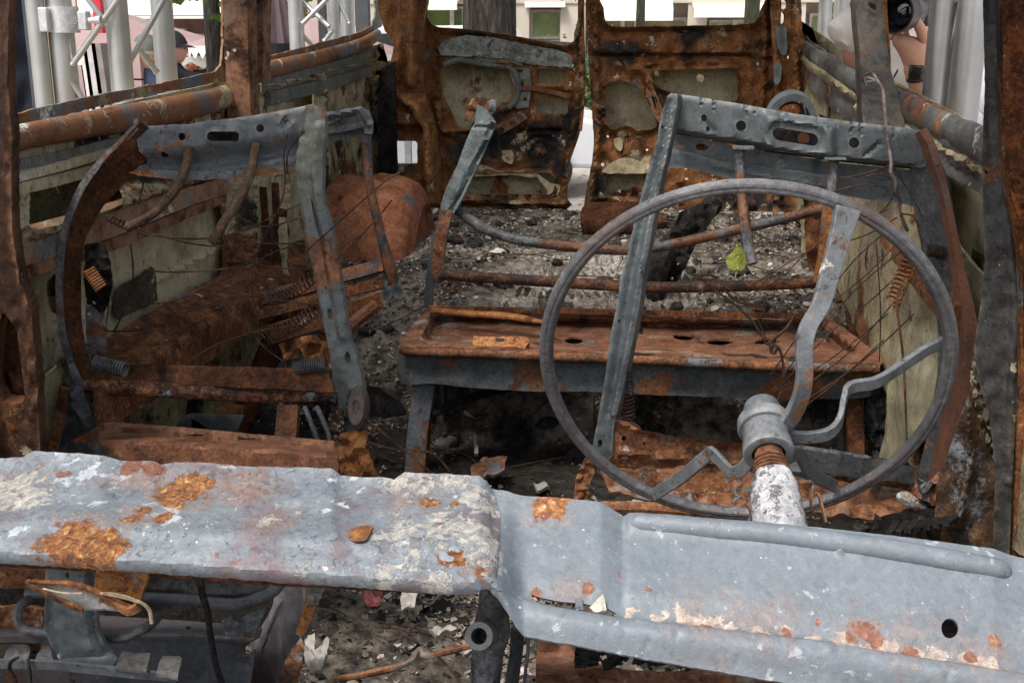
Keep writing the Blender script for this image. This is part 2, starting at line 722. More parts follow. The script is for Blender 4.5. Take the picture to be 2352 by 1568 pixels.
M['rustdark'] = burnt('dark rust', [(.1, (.02, .010, .007)), (.4, (.062, .026, .013)), (.66, (.12, .048, .02)), (.94, (.22, .09, .034))],
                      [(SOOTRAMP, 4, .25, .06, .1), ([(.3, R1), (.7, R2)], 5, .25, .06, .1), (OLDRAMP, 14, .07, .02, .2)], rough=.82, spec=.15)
M['rustorange'] = burnt('orange rust', [(.08, R1), (.38, R2), (.66, R3), (.94, (.48, .25, .09))],
                        [(GREYRAMP, 7, .30, .03, .2), ([(.2, R0), (.8, R1)], 6, .34, .07, .1), (ASHRAMP, 14, .18, .03, .3)], rough=.85, spec=.12, bump=.6)
M['rustgrey'] = burnt('rust with grey scale', RUSTRAMP, [(GREYRAMP, 4.5, .36, .03, .2), (ASHRAMP, 16, .13, .03, .3), (SOOTRAMP, 5, .14, .06, .1)], rough=.74)
M['doorrust'] = burnt('rusted door skin', [(.05, R0), (.34, (.12, .046, .015)), (.62, (.23, .092, .028)), (.92, (.38, .17, .058))],
                      [(GREYRAMP, 6, .22, .03, .15), (SOOTRAMP, 4, .46, .08, .1), ([(.2, (.30, .10, .025)), (.8, (.42, .18, .05))], 5, .2, .05, .1), (OLDRAMP, 5.5, .26, .03, .1), (ASHRAMP, 15, .16, .02, .2)], rough=.72, spec=.25, wear_glint=.7, wear_glint_col=(.42, .22, .09, 1), streak=.45)
M['wallmix'] = burnt('rusted inner wall', RUSTRAMP, [(OLDRAMP, 3.2, .60, .05, .1), (RUSTRAMP, 6, .30, .04, .1), (GREYRAMP, 5, .16, .03, .1), (SOOTRAMP, 4.5, .36, .08, .1), (ASHRAMP, 14, .14, .03, .2)], rough=.8, spec=.15, streak=.45, streakcol=(.10, .045, .02, 1))
M['cream'] = burnt('scorched cream paint', [(.05, (.27, .225, .125)), (.45, (.48, .415, .255)), (.95, (.64, .58, .41))], [([(.2, (.10, .085, .045)), (.8, (.22, .19, .11))], 3.2, .36, .14, .02), (RUSTRAMP, 5, .18, .05, .1), (SOOTRAMP, 6, .16, .09, .05), (ASHRAMP, 9, .16, .03, .1)], rough=.8, spec=.15, streak=.3, streakcol=(.10, .07, .04, 1))
M['creamsoot'] = burnt('sooty cream paint', [(.1, (.13, .105, .06)), (.5, (.28, .238, .145)), (.9, (.44, .385, .26))],
                       [(SOOTRAMP, 7, .28, .05, .05), (RUSTRAMP, 6, .30, .05, .1)], rough=.85, spec=.1)
M['belt'] = burnt('rusted sill with flaking paint', [(.08, R1), (.4, R2), (.66, (.24, .10, .04)), (.92, (.36, .19, .09))],
                  [(GREYRAMP, 4, .40, .06, .1), (OLDRAMP, 6, .32, .05, .2), (RUSTRAMP, 8, .25, .05, .1), (ASHRAMP, 9, .24, .03, .35)], rough=.6, spec=.35, wear_glint=.4, wear_glint_col=(.4, .3, .2, 1))
M['beltgrey'] = burnt('charred grey sill', [(.1, (.045, .045, .042)), (.5, (.088, .088, .083)), (.9, (.15, .15, .143))],
                      [([(.2, (.12, .115, .10)), (.8, (.26, .25, .22))], 6, .34, .07, .1), (RUSTRAMP, 4, .34, .04, .2), (ASHRAMP, 12, .2, .03, .3), (SOOTRAMP, 6, .25, .07, .1)], rough=.5, spec=.45)
M['charmetal'] = burnt('blackened metal', [(.1, (.026, .027, .028)), (.5, (.055, .057, .059)), (.9, (.095, .10, .103))],
                       [(RUSTRAMP, 6, .24, .03, .2), (OLDRAMP, 16, .08, .02, .2)], rough=.62, spec=.35)
M['boxgrey'] = burnt('dark blue grey box metal', [(.1, (.042, .045, .05)), (.5, (.068, .073, .079)), (.9, (.10, .106, .112))], [([(.2, (.075, .06, .062)), (.8, (.12, .10, .1))], 4, .3, .08, .05), (RUSTRAMP, 7, .18, .03, .15), (ASHRAMP, 26, .1, .02, .2)], rough=.5, spec=.42, bump=.25, speck=.5, wear_glint=.5)
M['pillardark'] = burnt('charred pillar', [(.1, (.014, .013, .012)), (.5, (.032, .031, .029)), (.9, (.062, .06, .057))], [(RUSTRAMP, 4, .26, .04, .1), (SOOTRAMP, 5, .25, .06, .1), ([(.2, (.2, .18, .1)), (.8, (.4, .37, .25))], 26, .09, .015, .3, 4, .3)], rough=.6, spec=.35, wear_glint=.5, wear_glint_col=(.16, .13, .1, 1), streak=.07, streakcol=(.28, .25, .15, 1))
M['rustpillar'] = burnt('dark brown pillar', [(.1, (.010, .006, .004)), (.5, (.034, .015, .008)), (.9, (.085, .034, .015))], [([(.2, R1), (.8, R2)], 4, .3, .08, .1), (OLDRAMP, 18, .08, .02, .3, 5, .3)], rough=.8, spec=.2, wear_glint=.5, wear_glint_col=(.22, .11, .06, 1), streak=.3, streakcol=(.09, .04, .02, 1))
M['soot'] = burnt('soot', SOOTRAMP, [(RUSTRAMP, 5, .22, .05, .1)], rough=.9, spec=.1)
M['wire'] = burnt('rusty wire', [(.3, (.02, .012, .01)), (.55, (.06, .03, .02)), (.75, (.12, .06, .035))], [], rough=.75)
M['tube'] = burnt('sooty steel tube', [(.3, (.04, .04, .042)), (.5, (.085, .087, .09)), (.72, (.15, .155, .16))],
                  [(RUSTRAMP, 5, .45, .03, .2), (ASHRAMP, 25, .1, .03, .2)], rough=.58, spec=.4)
M['tuberust'] = burnt('rusted steel tube', RUSTRAMP, [(GREYRAMP, 6, .22, .03, .1), (SOOTRAMP, 7, .2, .04, .1), (ASHRAMP, 25, .12, .03, .2)], rough=.7)
M['pan'] = burnt('rusty pressed seat pan', [(.06, (.07, .035, .022)), (.34, (.135, .06, .034)), (.62, (.225, .104, .06)), (.92, (.36, .21, .14))],
                 [(GREYRAMP, 4.5, .2, .03, .2), ([(.2, (.2, .17, .13)), (.8, (.4, .36, .3))], 6, .28, .08, .2), (SOOTRAMP, 5, .36, .07, .1), (RUSTRAMP, 8, .3, .05, .1)], rough=.8, spec=.15)
M['panfront'] = burnt('grey bench front rusting through', [(.3, (.05, .058, .062)), (.5, (.075, .085, .09)), (.7, (.105, .116, .12))],
                      [(RUSTRAMP, 4.2, .40, .015, .25)], rough=.6, spec=.35, bump=.3)
M['wheelrim'] = burnt('bare steel wheel rim', [(.1, (.045, .044, .046)), (.5, (.078, .076, .079)), (.9, (.15, .147, .15))],
                      [([(.3, (.06, .046, .043)), (.7, (.11, .085, .08))], 8, .35, .06, .05), (SOOTRAMP, 12, .2, .06, .1)], rough=.48, spec=.5, bump=.4, speck=.3)
M['spoke'] = burnt('grey steel spoke', [(.1, (.075, .08, .086)), (.5, (.112, .12, .126)), (.9, (.18, .188, .193))],
                   [([(.3, R1), (.7, R2)], 9, .26, .012, .2), (ASHRAMP, 14, .10, .05, .1), (SOOTRAMP, 8, .2, .08, .05)], rough=.5, spec=.48, bump=.3, wear_glint=.6, wear_glint_col=(.34, .33, .32, 1))
M['alu'] = plain('aluminium tube', (.47, .47, .455), .36, .75, .5, .16, 9)
M['alucast'] = plain('cast aluminium', (.55, .55, .54), .5, .6, .5, .2, 60, .3)
M['whiteash'] = burnt('white ash crust', [(.1, (.16, .16, .17)), (.45, (.33, .33, .335)), (.9, (.58, .58, .58))],
                      [([(.3, (.08, .08, .1)), (.7, (.2, .19, .2))], 75, .34, .02, -.4), ([(.3, (.16, .13, .1)), (.7, (.34, .29, .23))], 9, .3, .05, .3)], rough=.85, bump=.8)

# ---------------------------------------------------------------- the burnt van: body
XL, XR, YR = -1.10, 0.56, 4.50                 # inner faces of the side walls and of the rear doors
van = thing('burnt_van', (-.27, 2.7, 0.45), 'burnt out rusty van shell seen through its missing windscreen, bare steel wheel at the right', 'van')


def part(mb, name, mat, smooth=32, label=None, parent=None, bevel=0.0):
    o = mb.build(name, M[mat] if isinstance(mat, str) else mat, parent or van, smooth, bevel)
    if label:
        o['label'] = label
    return o


def QC(u, v, x, smax=4.47):                     # on a side plane, turning the corner onto the rear plane
    q = Q(u, v, x)
    return q if 0 < q.y < smax else P(u, v, smax)


WL = lambda u, v: QC(u, v, XL)
WR = lambda u, v: QC(u, v, XR)

# --- left side wall: inner skin with its openings, outer skin behind them
op_recess = [(48, 415), (170, 385), (300, 350), (320, 372), (250, 470), (150, 505), (50, 530)]
op_big = cr2([(50, 660), (130, 600), (200, 575), (330, 512), (470, 455), (508, 475), (516, 560), (505, 640), (420, 680), (300, 745), (180, 800), (60, 880)], 4)
op_lower = [(395, 835), (470, 770), (505, 735), (508, 790), (470, 830)]
op_rear = [(678, 200), (722, 180), (722, 250), (706, 300), (690, 335), (672, 268)]
op_corner = [(868, 150), (903, 128), (908, 300), (900, 420), (884, 465), (872, 330)]
bullets_l = [circ(770, 184, 4, 9, 8), circ(753, 318, 4, 7, 8), circ(755, 350, 4, 5, 8), circ(732, 385, 4, 5, 8), circ(716, 330, 3, 4, 7)]
out_l = [(-230, 420), (28, 338), (300, 268), (520, 226), (600, 172), (720, 142), (840, 108), (880, 100), (890, 130), (892, 440), (886, 540), (760, 640), (560, 760), (300, 900), (100, 1020), (-230, 1290)]
rl = relsum(bead([(40, 545), (330, 440), (480, 400)], 34, .035), bead([(600, 200), (720, 172), (850, 135)], 16, .02),
            bead([(560, 250), (552, 420), (548, 640)], 26, .05), bead([(640, 240), (648, 480)], 14, .03), bead([(735, 190), (735, 430)], 12, .03),
            bead([(-100, 460), (170, 392), (330, 345)], 10, .012), dents(.004, 70, 2), dents(.0014, 17, 3))
mb = MB().panel(out_l, WL, (1, 0, 0), [op_recess, op_big, op_lower, op_rear] + bullets_l, 13, rl, .006, 4, 3)
part(mb, 'side_wall', 'wallmix', label='rusted left inner side wall with ragged openings')
WLo = lambda u, v: QC(u, v, XL - .07, 4.62)
mb = MB().panel([(-400, 460), (0, 300), (500, 190), (800, 90), (838, 80), (838, 600), (700, 700), (300, 930), (-400, 1560)], WLo, (1, 0, 0), bullets_l, 26,
                relsum(dents(.012, 90, 5), bead([(230, 720), (400, 640), (520, 590)], 12, .02)), .004, 0, 4)
part(mb, 'outer_skin', 'cream', label='cream painted left outer skin seen through the wall openings')
mb = MB().panel([(40, 405), (330, 335), (330, 390), (240, 490), (40, 545)], lambda u, v: Q(u, v, XL - .035), (1, 0, 0), [], 14, dents(.012, 25, 8), .004, 0, 5)
part(mb, 'recess_panel', burnt('dark speckled board', [(.1, (.018, .017, .009)), (.5, (.05, .046, .024)), (.9, (.11, .10, .055))], [(OLDRAMP, 22, .22, .02, .1), (SOOTRAMP, 8, .3, .05, .1)], rough=.9, streak=.4, streakcol=(.2, .18, .1, 1)))
mb = MB().panel([(40, 610), (200, 550), (400, 460), (540, 420), (540, 640), (420, 690), (200, 810), (40, 900)], lambda u, v: Q(u, v, XL - .030), (1, 0, 0), [cr2([(108, 645), (140, 630), (150, 690), (128, 722), (112, 700)], 2)], 13,
                relsum(bead([(120, 760), (270, 690), (520, 560)], 12, .010), bead([(355, 480), (360, 680)], 9, .008), dents(.004, 60, 9), dents(.001, 15, 2)), .004, 1, 7)
part(mb, 'cream_panel', 'cream', label='pale olive cream panel showing in the large opening of the left wall')
mb = MB().panel([(390, 830), (470, 755), (512, 715), (515, 800), (470, 840)], lambda u, v: Q(u, v, XL - .02), (1, 0, 0), [], 11, dents(.008, 26, 9), .004, 1, 8)
part(mb, 'cream_panel', 'cream')
mb = MB().panel([(268, 668), (300, 646), (352, 612), (358, 618), (362, 690), (300, 720), (270, 735)], lambda u, v: Q(u, v, XL - .012), (1, 0, 0), [], 12, dents(.01, 30, 9), .004, 4, 6)
part(mb, 'burnt_panel', burnt('burnt brown board', [(.1, (.018, .013, .009)), (.5, (.05, .036, .024)), (.9, (.11, .085, .055))], [(OLDRAMP, 9, .2, .05, .1)], rough=.9, streak=.5))

# long pressed ribs and ledges along the left wall
for pts, w, d, mat in (([(-60, 425), (30, 404), (170, 368), (330, 322)], .022, .02, 'cream'), ([(-60, 452), (30, 432), (170, 398), (330, 356)], .030, .016, 'cream'), ([(20, 578), (150, 540), (260, 505), (350, 470), (430, 442), (510, 418)], .070, .022, 'belt'),
                       ([(40, 620), (150, 588), (260, 552), (350, 515), (430, 482), (505, 452)], .035, .02, 'rust'), ([(610, 225), (700, 205), (790, 180), (845, 162)], .05, .016, 'olivegrey'), ([(620, 330), (740, 300), (850, 272)], .03, .012, 'rust')):
    q = [Q(u, v, XL + .004) for u, v in pts]
    mb = MB().sweep(q, [(-w / 2, -.006), (-w / 2 * .75, d), (w / 2 * .6, d * .9), (w / 2, -.006)], (0, .1, 1), 6, True, None, .005)
    # the ribs stand off towards the inside of the van
    if sum(v[0] for v in mb.v) / len(mb.v) < XL + .004:
        mb.v = [(2 * (XL + .004) - x, y, z) for x, y, z in mb.v]
        mb.f = [tuple(reversed(f)) for f in mb.f]
    part(mb, 'pressed_rib', mat, 40)
mb = MB().panel([(44, 410), (66, 404), (70, 545), (62, 606), (42, 610)], lambda u, v: Q(u, v, XL + .012), (1, 0, 0), [], 9, dents(.004, 14, 3), .004, 1, 5)
part(mb, 'recess_frame', 'cream')
# window sills: rounded rail, upright flange, lower band
def sill_left(ctr, lip_t, lip_b, band, r):
    mb = MB().tube([Q(u, v, XL + .006) for u, v in ctr], r, 16, 5, .10, flat=1.0)
    mb.v = [(XL + (x - XL) * .75, y, z) for x, y, z in mb.v]
    o = part(mb, 'window_sill', 'belt', 60)
    f = MB().panel(lip_t + list(reversed(lip_b)), lambda u, v: Q(u, v, XL - .008), (1, 0, 0), [], 9, dents(.004, 14, 1), .006, 2.5, 8)
    part(f, 'window_flange', 'belt')
    if band:
        b = MB().panel(band, lambda u, v: Q(u, v, XL + .016), (1, 0, 0), [], 11, dents(.006, 22, 4), .005, 1.5, 9)
        part(b, 'sill_band', 'olivegrey')
    return o


sill_left([(-190, 384), (28, 321), (100, 306), (200, 288), (300, 270), (420, 248), (556, 214)],
          [(-190, 320), (28, 264), (160, 232), (300, 204), (420, 181), (497, 164), (508, 150), (512, 110), (513, -60), (530, -60)],
          [(-190, 356), (28, 300), (160, 262), (300, 228), (420, 203), (524, 186), (530, 150)], [(30, 372), (180, 338), (330, 300), (330, 326), (170, 372), (34, 408)], [.022, .022, .023, .026, .029, .031, .028])
sill_left([(596, 167), (680, 147), (760, 126), (830, 103), (868, 80)],
          [(596, 134), (680, 114), (770, 90), (838, 70), (853, 60), (862, 40), (866, -60), (884, -60)],
          [(596, 152), (680, 133), (770, 108), (850, 82), (876, 62), (884, 30)], [(600, 184), (700, 160), (820, 128), (872, 108), (872, 130), (800, 160), (720, 182), (640, 205), (600, 212)], [.026, .026, .025, .024, .022])

# door pillars on the left
mb = MB()
mb.chan([P(539, -190, 2.84), P(541, 60, 2.85), P(546, 200, 2.86), P(552, 330, 2.88)], .062, .07, .008, (-1, 0, 0), 6, None, .004)
mb.chan([P(596, -180, 2.95), P(590, 60, 2.95), P(591, 190, 2.96)], .034, .06, .006, (-1, 0, 0), 5, None, .004)
mb.bar([P(571, -180, 2.93), P(573, 180, 2.94)], .022, .008, (1, 0, 0), 4)
part(mb, 'door_pillar', 'rust', label='tall rusty pillar between the two left windows')
mb = MB().panel([(-60, -330), (30, -330), (22, 60), (20, 200), (29, 300), (28, 420), (30, 520), (47, 640), (72, 710), (80, 790), (86, 880), (94, 1060), (-60, 1200)],
                lambda u, v: P(u, v, 1.62 + .0006 * max(0, 30 - u)), (.3, -1, 0), [cr2([(0, 735), (18, 728), (38, 760), (46, 830), (58, 905), (40, 930), (-4, 900)], 3)], 8,
                relsum(bead([(18, 0), (14, 300), (22, 520), (60, 720), (76, 950)], 24, .008), dents(.008, 30, 3)), .05, 2, 10)
part(mb, 'door_pillar', 'rustpillar', label='dark rusty front pillar at the left edge')
mb = MB().panel([(-50, 700), (60, 720), (75, 1000), (-50, 1100)], lambda u, v: P(u, v, 1.70), (0, -1, 0), [], 16, dents(.01, 25, 3), .01)
part(mb, 'pillar_lining', 'rustdark')
mb = MB().tube(PS([(549, 405, 2.92), (546, 520, 2.92), (543, 660, 2.92)]), .013, 8, 4, .08)
part(mb, 'door_post', 'tube')

# rusty step box along the left wall
up_l = cr([(205, 815, 0), (300, 752, 0), (400, 694, 0), (500, 642, 0), (600, 596, 0), (700, 552, 0)], 6)
lo_l = cr([(215, 905, 0), (300, 852, 0), (400, 790, 0), (500, 728, 0), (600, 672, 0), (700, 622, 0)], 6)
gv, gf = [], []
NB = 12
for i, (a_, b_) in enumerate(zip(up_l, lo_l)):
    p0, p1 = Q(a_.x, a_.y, XL + .005), Q(b_.x, b_.y, XL + .11)
    for j in range(NB + 1):
        w_ = j / NB
        p = p0.lerp(p1, min(1, w_ / .8)) + V3((0, 0, -.09 * max(0, (w_ - .8) / .2)))
        n_ = mnoise.noise(p * 14) * .012 + mnoise.noise(p * 40) * .005
        gv.append(p + V3((n_ * .5, 0, n_ + .008 * (.5 + .5 * cos(w_ * 14)))))
for i in range(len(up_l) - 1):
    for j in range(NB):
        q = i * (NB + 1) + j
        gf.append((q, q + 1, q + NB + 2, q + NB + 1))
part(MB().add(gv, gf), 'step_box', 'rust')
mb = MB().panel([(30, 1010), (150, 930), (270, 860), (230, 900), (150, 1010), (60, 1110), (-60, 1160)], lambda u, v: G(u, v, .98), (0, 0, 1), [], 15, dents(.02, 26, 5), .01, 4, 13)
part(mb, 'step_box', 'rustgrey')

# --- right side wall
op_r1 = [(1878, 262), (1905, 272), (1945, 292), (1990, 318), (1992, 362), (1930, 345), (1880, 325)]
op_r2 = cr2([(2145, 392), (2205, 405), (2262, 430), (2300, 520), (2280, 640), (2215, 585), (2172, 500)], 4)
out_r = [(1830, 70), (1850, 96), (1970, 190), (2050, 232), (2150, 296), (2260, 356), (2420, 450), (2520, 900), (2420, 1330), (2200, 1170), (2060, 960), (1960, 740), (1880, 560), (1826, 500), (1828, 300)]
rr = relsum(bead([(1840, 125), (1980, 225), (2120, 310), (2300, 410)], 26, .02), bead([(1995, 250), (2010, 420)], 16, .03), dents(.005, 70, 12), dents(.0015, 18, 13))
mb = MB().panel(out_r, WR, (-1, 0, 0), [op_r1, op_r2], 14, rr, .006, 3, 14)
part(mb, 'side_wall', 'creamsoot', label='sooty right inner side wall behind the steering wheel')
mb = MB().panel([(1826, 40), (1990, 150), (2260, 300), (2600, 480), (2600, 1500), (2200, 1250), (2000, 900), (1800, 500)], lambda u, v: QC(u, v, XR + .07, 4.62), (-1, 0, 0), [], 26, dents(.012, 90, 15), .004, 0, 15)
part(mb, 'outer_skin', 'cream', label='cream painted right outer skin')
mb = MB().panel([(1842, 118), (1900, 150), (1985, 205), (2060, 245), (2160, 300), (2262, 352), (2400, 425), (2400, 530), (2258, 448), (2200, 415), (2130, 375), (2060, 345), (1990, 320), (1940, 270), (1880, 225), (1845, 180)],
                lambda u, v: Q(u, v, XR - .012), (-1, 0, 0), [], 11, relsum(dents(.008, 26, 14), bead([(1900, 205), (2060, 310), (2250, 420)], 8, -.006)), .006, 2, 16)
part(mb, 'sill_band', 'beltgrey')


def sill_right(ctr, lip_t, lip_b, r, mat):
    mb = MB().tube([Q(u, v, XR - .004) for u, v in ctr], r, 16, 5, .16)
    mb.v = [(XR + (x - XR) * .6, y, z) for x, y, z in mb.v]
    part(mb, 'window_sill', mat, 60)
    f = MB().panel(lip_t + list(reversed(lip_b)), lambda u, v: Q(u, v, XR + .008), (-1, 0, 0), [], 9, dents(.004, 14, 1), .006, 2.5, 18)
    part(f, 'window_flange', 'rustgrey')


sill_right([(1826, 92), (1860, 122), (1915, 160), (1980, 196), (2030, 222), (2090, 252), (2170, 292), (2258, 335), (2400, 405)],
           [(1812, -60), (1832, -60), (1832, 40), (1838, 70), (1858, 92), (1905, 128), (1935, 146), (1972, 160), (2050, 196), (2076, 206), (2150, 244), (2250, 296), (2400, 372)],
           [(1812, -20), (1820, 70), (1850, 108), (1905, 144), (1985, 186), (2060, 224), (2150, 268), (2250, 318), (2400, 392)], [.030, .030, .030, .032, .034, .032, .028, .030, .030], 'beltgrey')

# dark post between the right windows
mb = MB()
mb.chan([P(1986, -190, 2.82), P(1994, 0, 2.82), P(2004, 90, 2.80), P(2010, 150, 2.78), P(2018, 200, 2.70), P(2026, 250, 2.62), P(2032, 300, 2.58)], .060, .06, .008, (-1, 0, 0), 6, [1, 1, 1.02, 1.08, 1.25, 1.45, 1.5], .003)
dp = part(mb, 'door_pillar', 'pillardark', label='charred dark post between the two right windows')
mb = MB().bar([P(2024, -180, 2.90), P(2030, 20, 2.90), P(2036, 100, 2.89), P(2039, 178, 2.88)], .012, .02, (1, 0, 0), 5, None, .003)
part(mb, 'pillar_edge', 'rustorange', parent=dp)
mb = MB().lathe(P(1999, 19, 2.818), P(1999, 19, 2.83), [(0, .013), (1, .013)], 12)
part(mb, 'slot', 'soot', parent=dp)

# rear right corner column with slots
holes = [circ(1800, 10, 9, 12, 10), circ(1797, 42, 7, 14, 10), circ(1737, 133, 1, 1, 6), circ(1812, 132, 4, 5, 8)]
mb = MB().panel([(1762, -110), (1838, -110), (1842, 70), (1862, 130), (1868, 300), (1850, 480), (1775, 490), (1786, 300), (1776, 120)], lambda u, v: P(u, v, 4.44), (0, -1, 0), holes, 10,
                relsum(bead([(1822, -100), (1826, 90), (1836, 300)], 12, .03), bead([(1782, -100), (1790, 470)], 9, .02), dents(.012, 20, 6)), .05, 2, 19)
part(mb, 'rear_pillar', 'doorrust', label='rusted rear right corner column with slots')
mb = MB().panel([(1782, 62), (1806, 60), (1808, 105), (1806, 125), (1797, 128), (1785, 108)], lambda u, v: P(u, v, 4.405), (0, -1, 0), [], 7, None, .008, 1, 20)
part(mb, 'patch_plate', 'grey')
mb = MB().panel([(1777, 148), (1790, 144), (1796, 152), (1793, 185), (1786, 196), (1778, 190)], lambda u, v: P(u, v, 4.405), (0, -1, 0), [], 7, None, .008, 1, 21)
part(mb, 'patch_plate', 'grey')
# rear left corner column, with the burnt through lamp opening
lamp = rrect(899, 326, 955, 380, 8)
mb = MB().panel([(858, -110), (992, -110), (975, 40), (968, 150), (975, 215), (1000, 290), (1008, 380), (1012, 470), (985, 490), (900, 500), (880, 430), (872, 330), (880, 200), (906, 110), (884, 70), (868, 20)],
                lambda u, v: P(u, v, 4.43), (0, -1, 0), [lamp, [(876, 160), (904, 140), (908, 260), (888, 300), (874, 260)]], 8,
                relsum(bead([(925, -90), (930, 60), (905, 180)], 24, .03), bead([(955, -90), (952, 120), (946, 190)], 22, .04), bead([(915, 215), (960, 250), (985, 300), (992, 460)], 26, .05), pocket(rrect(885, 290, 975, 405, 8), 20, -.03), dents(.012, 30, 7)), .05, 2, 22)
part(mb, 'rear_pillar', 'doorrust', label='rusted rear left corner column with a square burnt through hole')
mb = MB().panel([(893, 150), (906, 140), (912, 420), (906, 600), (872, 520), (866, 300), (870, 160)], lambda u, v: P(u, v, 4.36), (0, -1, 0), [], 14, dents(.01, 30, 2), .02, 3, 23)
part(mb, 'corner_post', 'soot')

# --- rear doors
M['creampatch'] = burnt('burnt pale paint', [(.1, (.22, .17, .09)), (.5, (.42, .35, .21)), (.9, (.58, .52, .36))], [(RUSTRAMP, 9, .25, .05, .1), (SOOTRAMP, 8, .15, .05, .1)], rough=.85, spec=.1)


def outer_door(outline, holes, label):
    mb = MB().panel(outline, lambda u, v: P(u, v, YR + .085), (0, -1, 0), holes, 16, dents(.012, 60, 8), .004, 0, 24)
    return mb


win_l = cr2([(985, -70), (985, 20), (988, 44), (1002, 60), (1040, 65), (1090, 69), (1200, 86), (1285, 104), (1303, 105), (1316, 96), (1320, 78), (1319, -70)], 3)
dots_l = [circ(1228, 349, 3), circ(1241, 349, 2.6), circ(1253, 350, 3.2), circ(1265, 388, 3.6), circ(1280, 467, 2.6), circ(1286, 465, 2.4), circ(1309, 193, 4, 5), circ(1312, 151, 6, 3.5)]
open_l = cr2([(1013, 158), (1040, 150), (1078, 143), (1110, 152), (1166, 160), (1174, 198), (1170, 232), (1146, 238), (1132, 262), (1096, 270), (1078, 292), (1052, 291), (1036, 258), (1020, 222)], 3)
low_l = rrect(1062, 396, 1274, 446, 16)
side_l = rrect(1232, 158, 1300, 190, 5)
mid_l = rrect(1232, 226, 1304, 262, 5)
out_dl = [(958, -110), (1341, -110), (1340, 100), (1341, 240), (1336, 290), (1322, 335), (1305, 385), (1303, 452), (1314, 470), (1300, 484), (1000, 478), (996, 420), (985, 320), (972, 230), (966, 140), (962, 40)]
rd = relsum(bead(win_l, 14, .04), bead([(1020, 118), (1160, 122), (1320, 150)], 12, -.03), bead([(1010, 135), (1080, 128), (1180, 150), (1190, 220), (1165, 250)], 8, .02),
            bead([(1015, 455), (1160, 462), (1305, 466)], 13, .035), bead([(1000, 240), (1022, 300), (1050, 312)], 12, .035), bead([(1322, 110), (1326, 250), (1306, 340), (1296, 460)], 12, .035),
            bead([(1200, 190), (1310, 205)], 6, .02), bead([(1190, 300), (1285, 300)], 10, -.035), bead([(1110, 320), (1190, 270)], 11, .04), pocket(circ(1242, 340, 34, 30, 16), 12, -.03), bead(circ(1240, 350, 30, 26), 7, .010), bead(rrect(1012, 142, 1180, 300, 20), 9, .03), bead(low_l, 9, .02), dents(.018, 24, 9), dents(.006, 9, 4))
ldoor = thing('rear_door', (-.5, 4.5, 1.1), None, None)
ldoor.parent = van
ldoor.location = V3((-.5, 4.5, 1.1)) - van.location
ORG[ldoor.name] = (-.5, 4.5, 1.1)
ldoor['label'] = 'left rear door, rust brown with a pale grey band under its window'
mb = MB().panel(out_dl, lambda u, v: P(u, v, YR), (0, -1, 0), [win_l, open_l, side_l, mid_l, low_l, circ(969, 130, 8, 12, 10)] + dots_l, 9, rd, .012, 2, 25)
part(mb, 'inner_panel', 'doorrust', parent=ldoor)
mb = MB().panel([(1022, 92), (1060, 82), (1120, 84), (1200, 100), (1290, 118), (1316, 128), (1316, 158), (1240, 150), (1140, 134), (1060, 130), (1012, 128), (1005, 112)], lambda u, v: P(u, v, YR - .014), (0, -1, 0),
                [], 8, relsum(bead([(1010, 116), (1160, 118), (1318, 150)], 7, -.008), dents(.006, 16, 3)), .004, 3, 26)
part(mb, 'pale_band', burnt('pale scaled paint', [(.3, (.13, .14, .12)), (.5, (.24, .25, .215)), (.7, (.36, .37, .32))], [(RUSTRAMP, 7, .30, .015, .15), ([(.3, (.05, .055, .055)), (.7, (.1, .11, .11))], 9, .26, .01, .1)], rough=.7), parent=ldoor)
mb = MB()
mb.tube([P(u, v, YR - .03) for u, v in [(1020, 150), (1050, 138), (1082, 142), (1105, 148), (1150, 152), (1175, 158), (1188, 180), (1187, 225), (1168, 248)]], .011, 7, 4, .2)
mb.tube([P(u, v, YR - .03) for u, v in [(1098, 128), (1110, 140), (1150, 142), (1168, 140), (1200, 150)]], .008, 6, 4, .2)
part(mb, 'latch_rod', 'olivegrey', parent=ldoor)
mb = MB()
mb.bar([P(u, v, YR - .02) for u, v in [(1185, 205), (1230, 203), (1310, 222)]], .018, .012, (0, 0, 1), 4)
mb.bar([P(u, v, YR - .03) for u, v in [(1120, 312), (1170, 285), (1205, 262)]], .04, .012, (.4, 0, 1), 4)
part(mb, 'latch_plate', 'greyrust', parent=ldoor)
mb = MB().panel([(1160, 148), (1190, 150), (1216, 158), (1220, 200), (1214, 246), (1190, 252), (1176, 240), (1180, 200), (1172, 170)], lambda u, v: P(u, v, YR - .016), (0, -1, 0), [circ(1200, 190, 4, 9, 8), [(1186, 160), (1200, 160), (1200, 166), (1186, 166)], circ(1206, 228, 4, 5, 8)], 6, dents(.006, 10, 3), .006, 2, 26)
part(mb, 'latch_panel', burnt('pale green grey latch panel', [(.1, (.10, .11, .09)), (.5, (.19, .2, .17)), (.9, (.3, .31, .27))], [(RUSTRAMP, 9, .25, .03, .1), (SOOTRAMP, 9, .25, .04, .1)], rough=.7), parent=ldoor)
for pts in ([(1055, 412), (1066, 396), (1084, 382), (1112, 378), (1136, 390), (1170, 394), (1200, 391), (1232, 400), (1222, 408), (1180, 402), (1130, 404), (1090, 406)], [(1228, 398), (1240, 402), (1262, 420), (1284, 424), (1287, 436), (1280, 448), (1258, 449), (1256, 436), (1242, 418)], [(1148, 352), (1168, 344), (1180, 356), (1176, 376), (1160, 372)]):
    mb = MB().panel(cr2(pts, 2), lambda u, v: P(u, v, YR - .012), (0, -1, 0), [], 6, dents(.004, 12, 3), .003, 2, 26)
    part(mb, 'paint_patch', 'creampatch', parent=ldoor)
mb = outer_door([(968, 70), (1340, 100), (1340, 250), (1318, 330), (1302, 400), (1302, 480), (1004, 480), (985, 330)], dots_l, '')
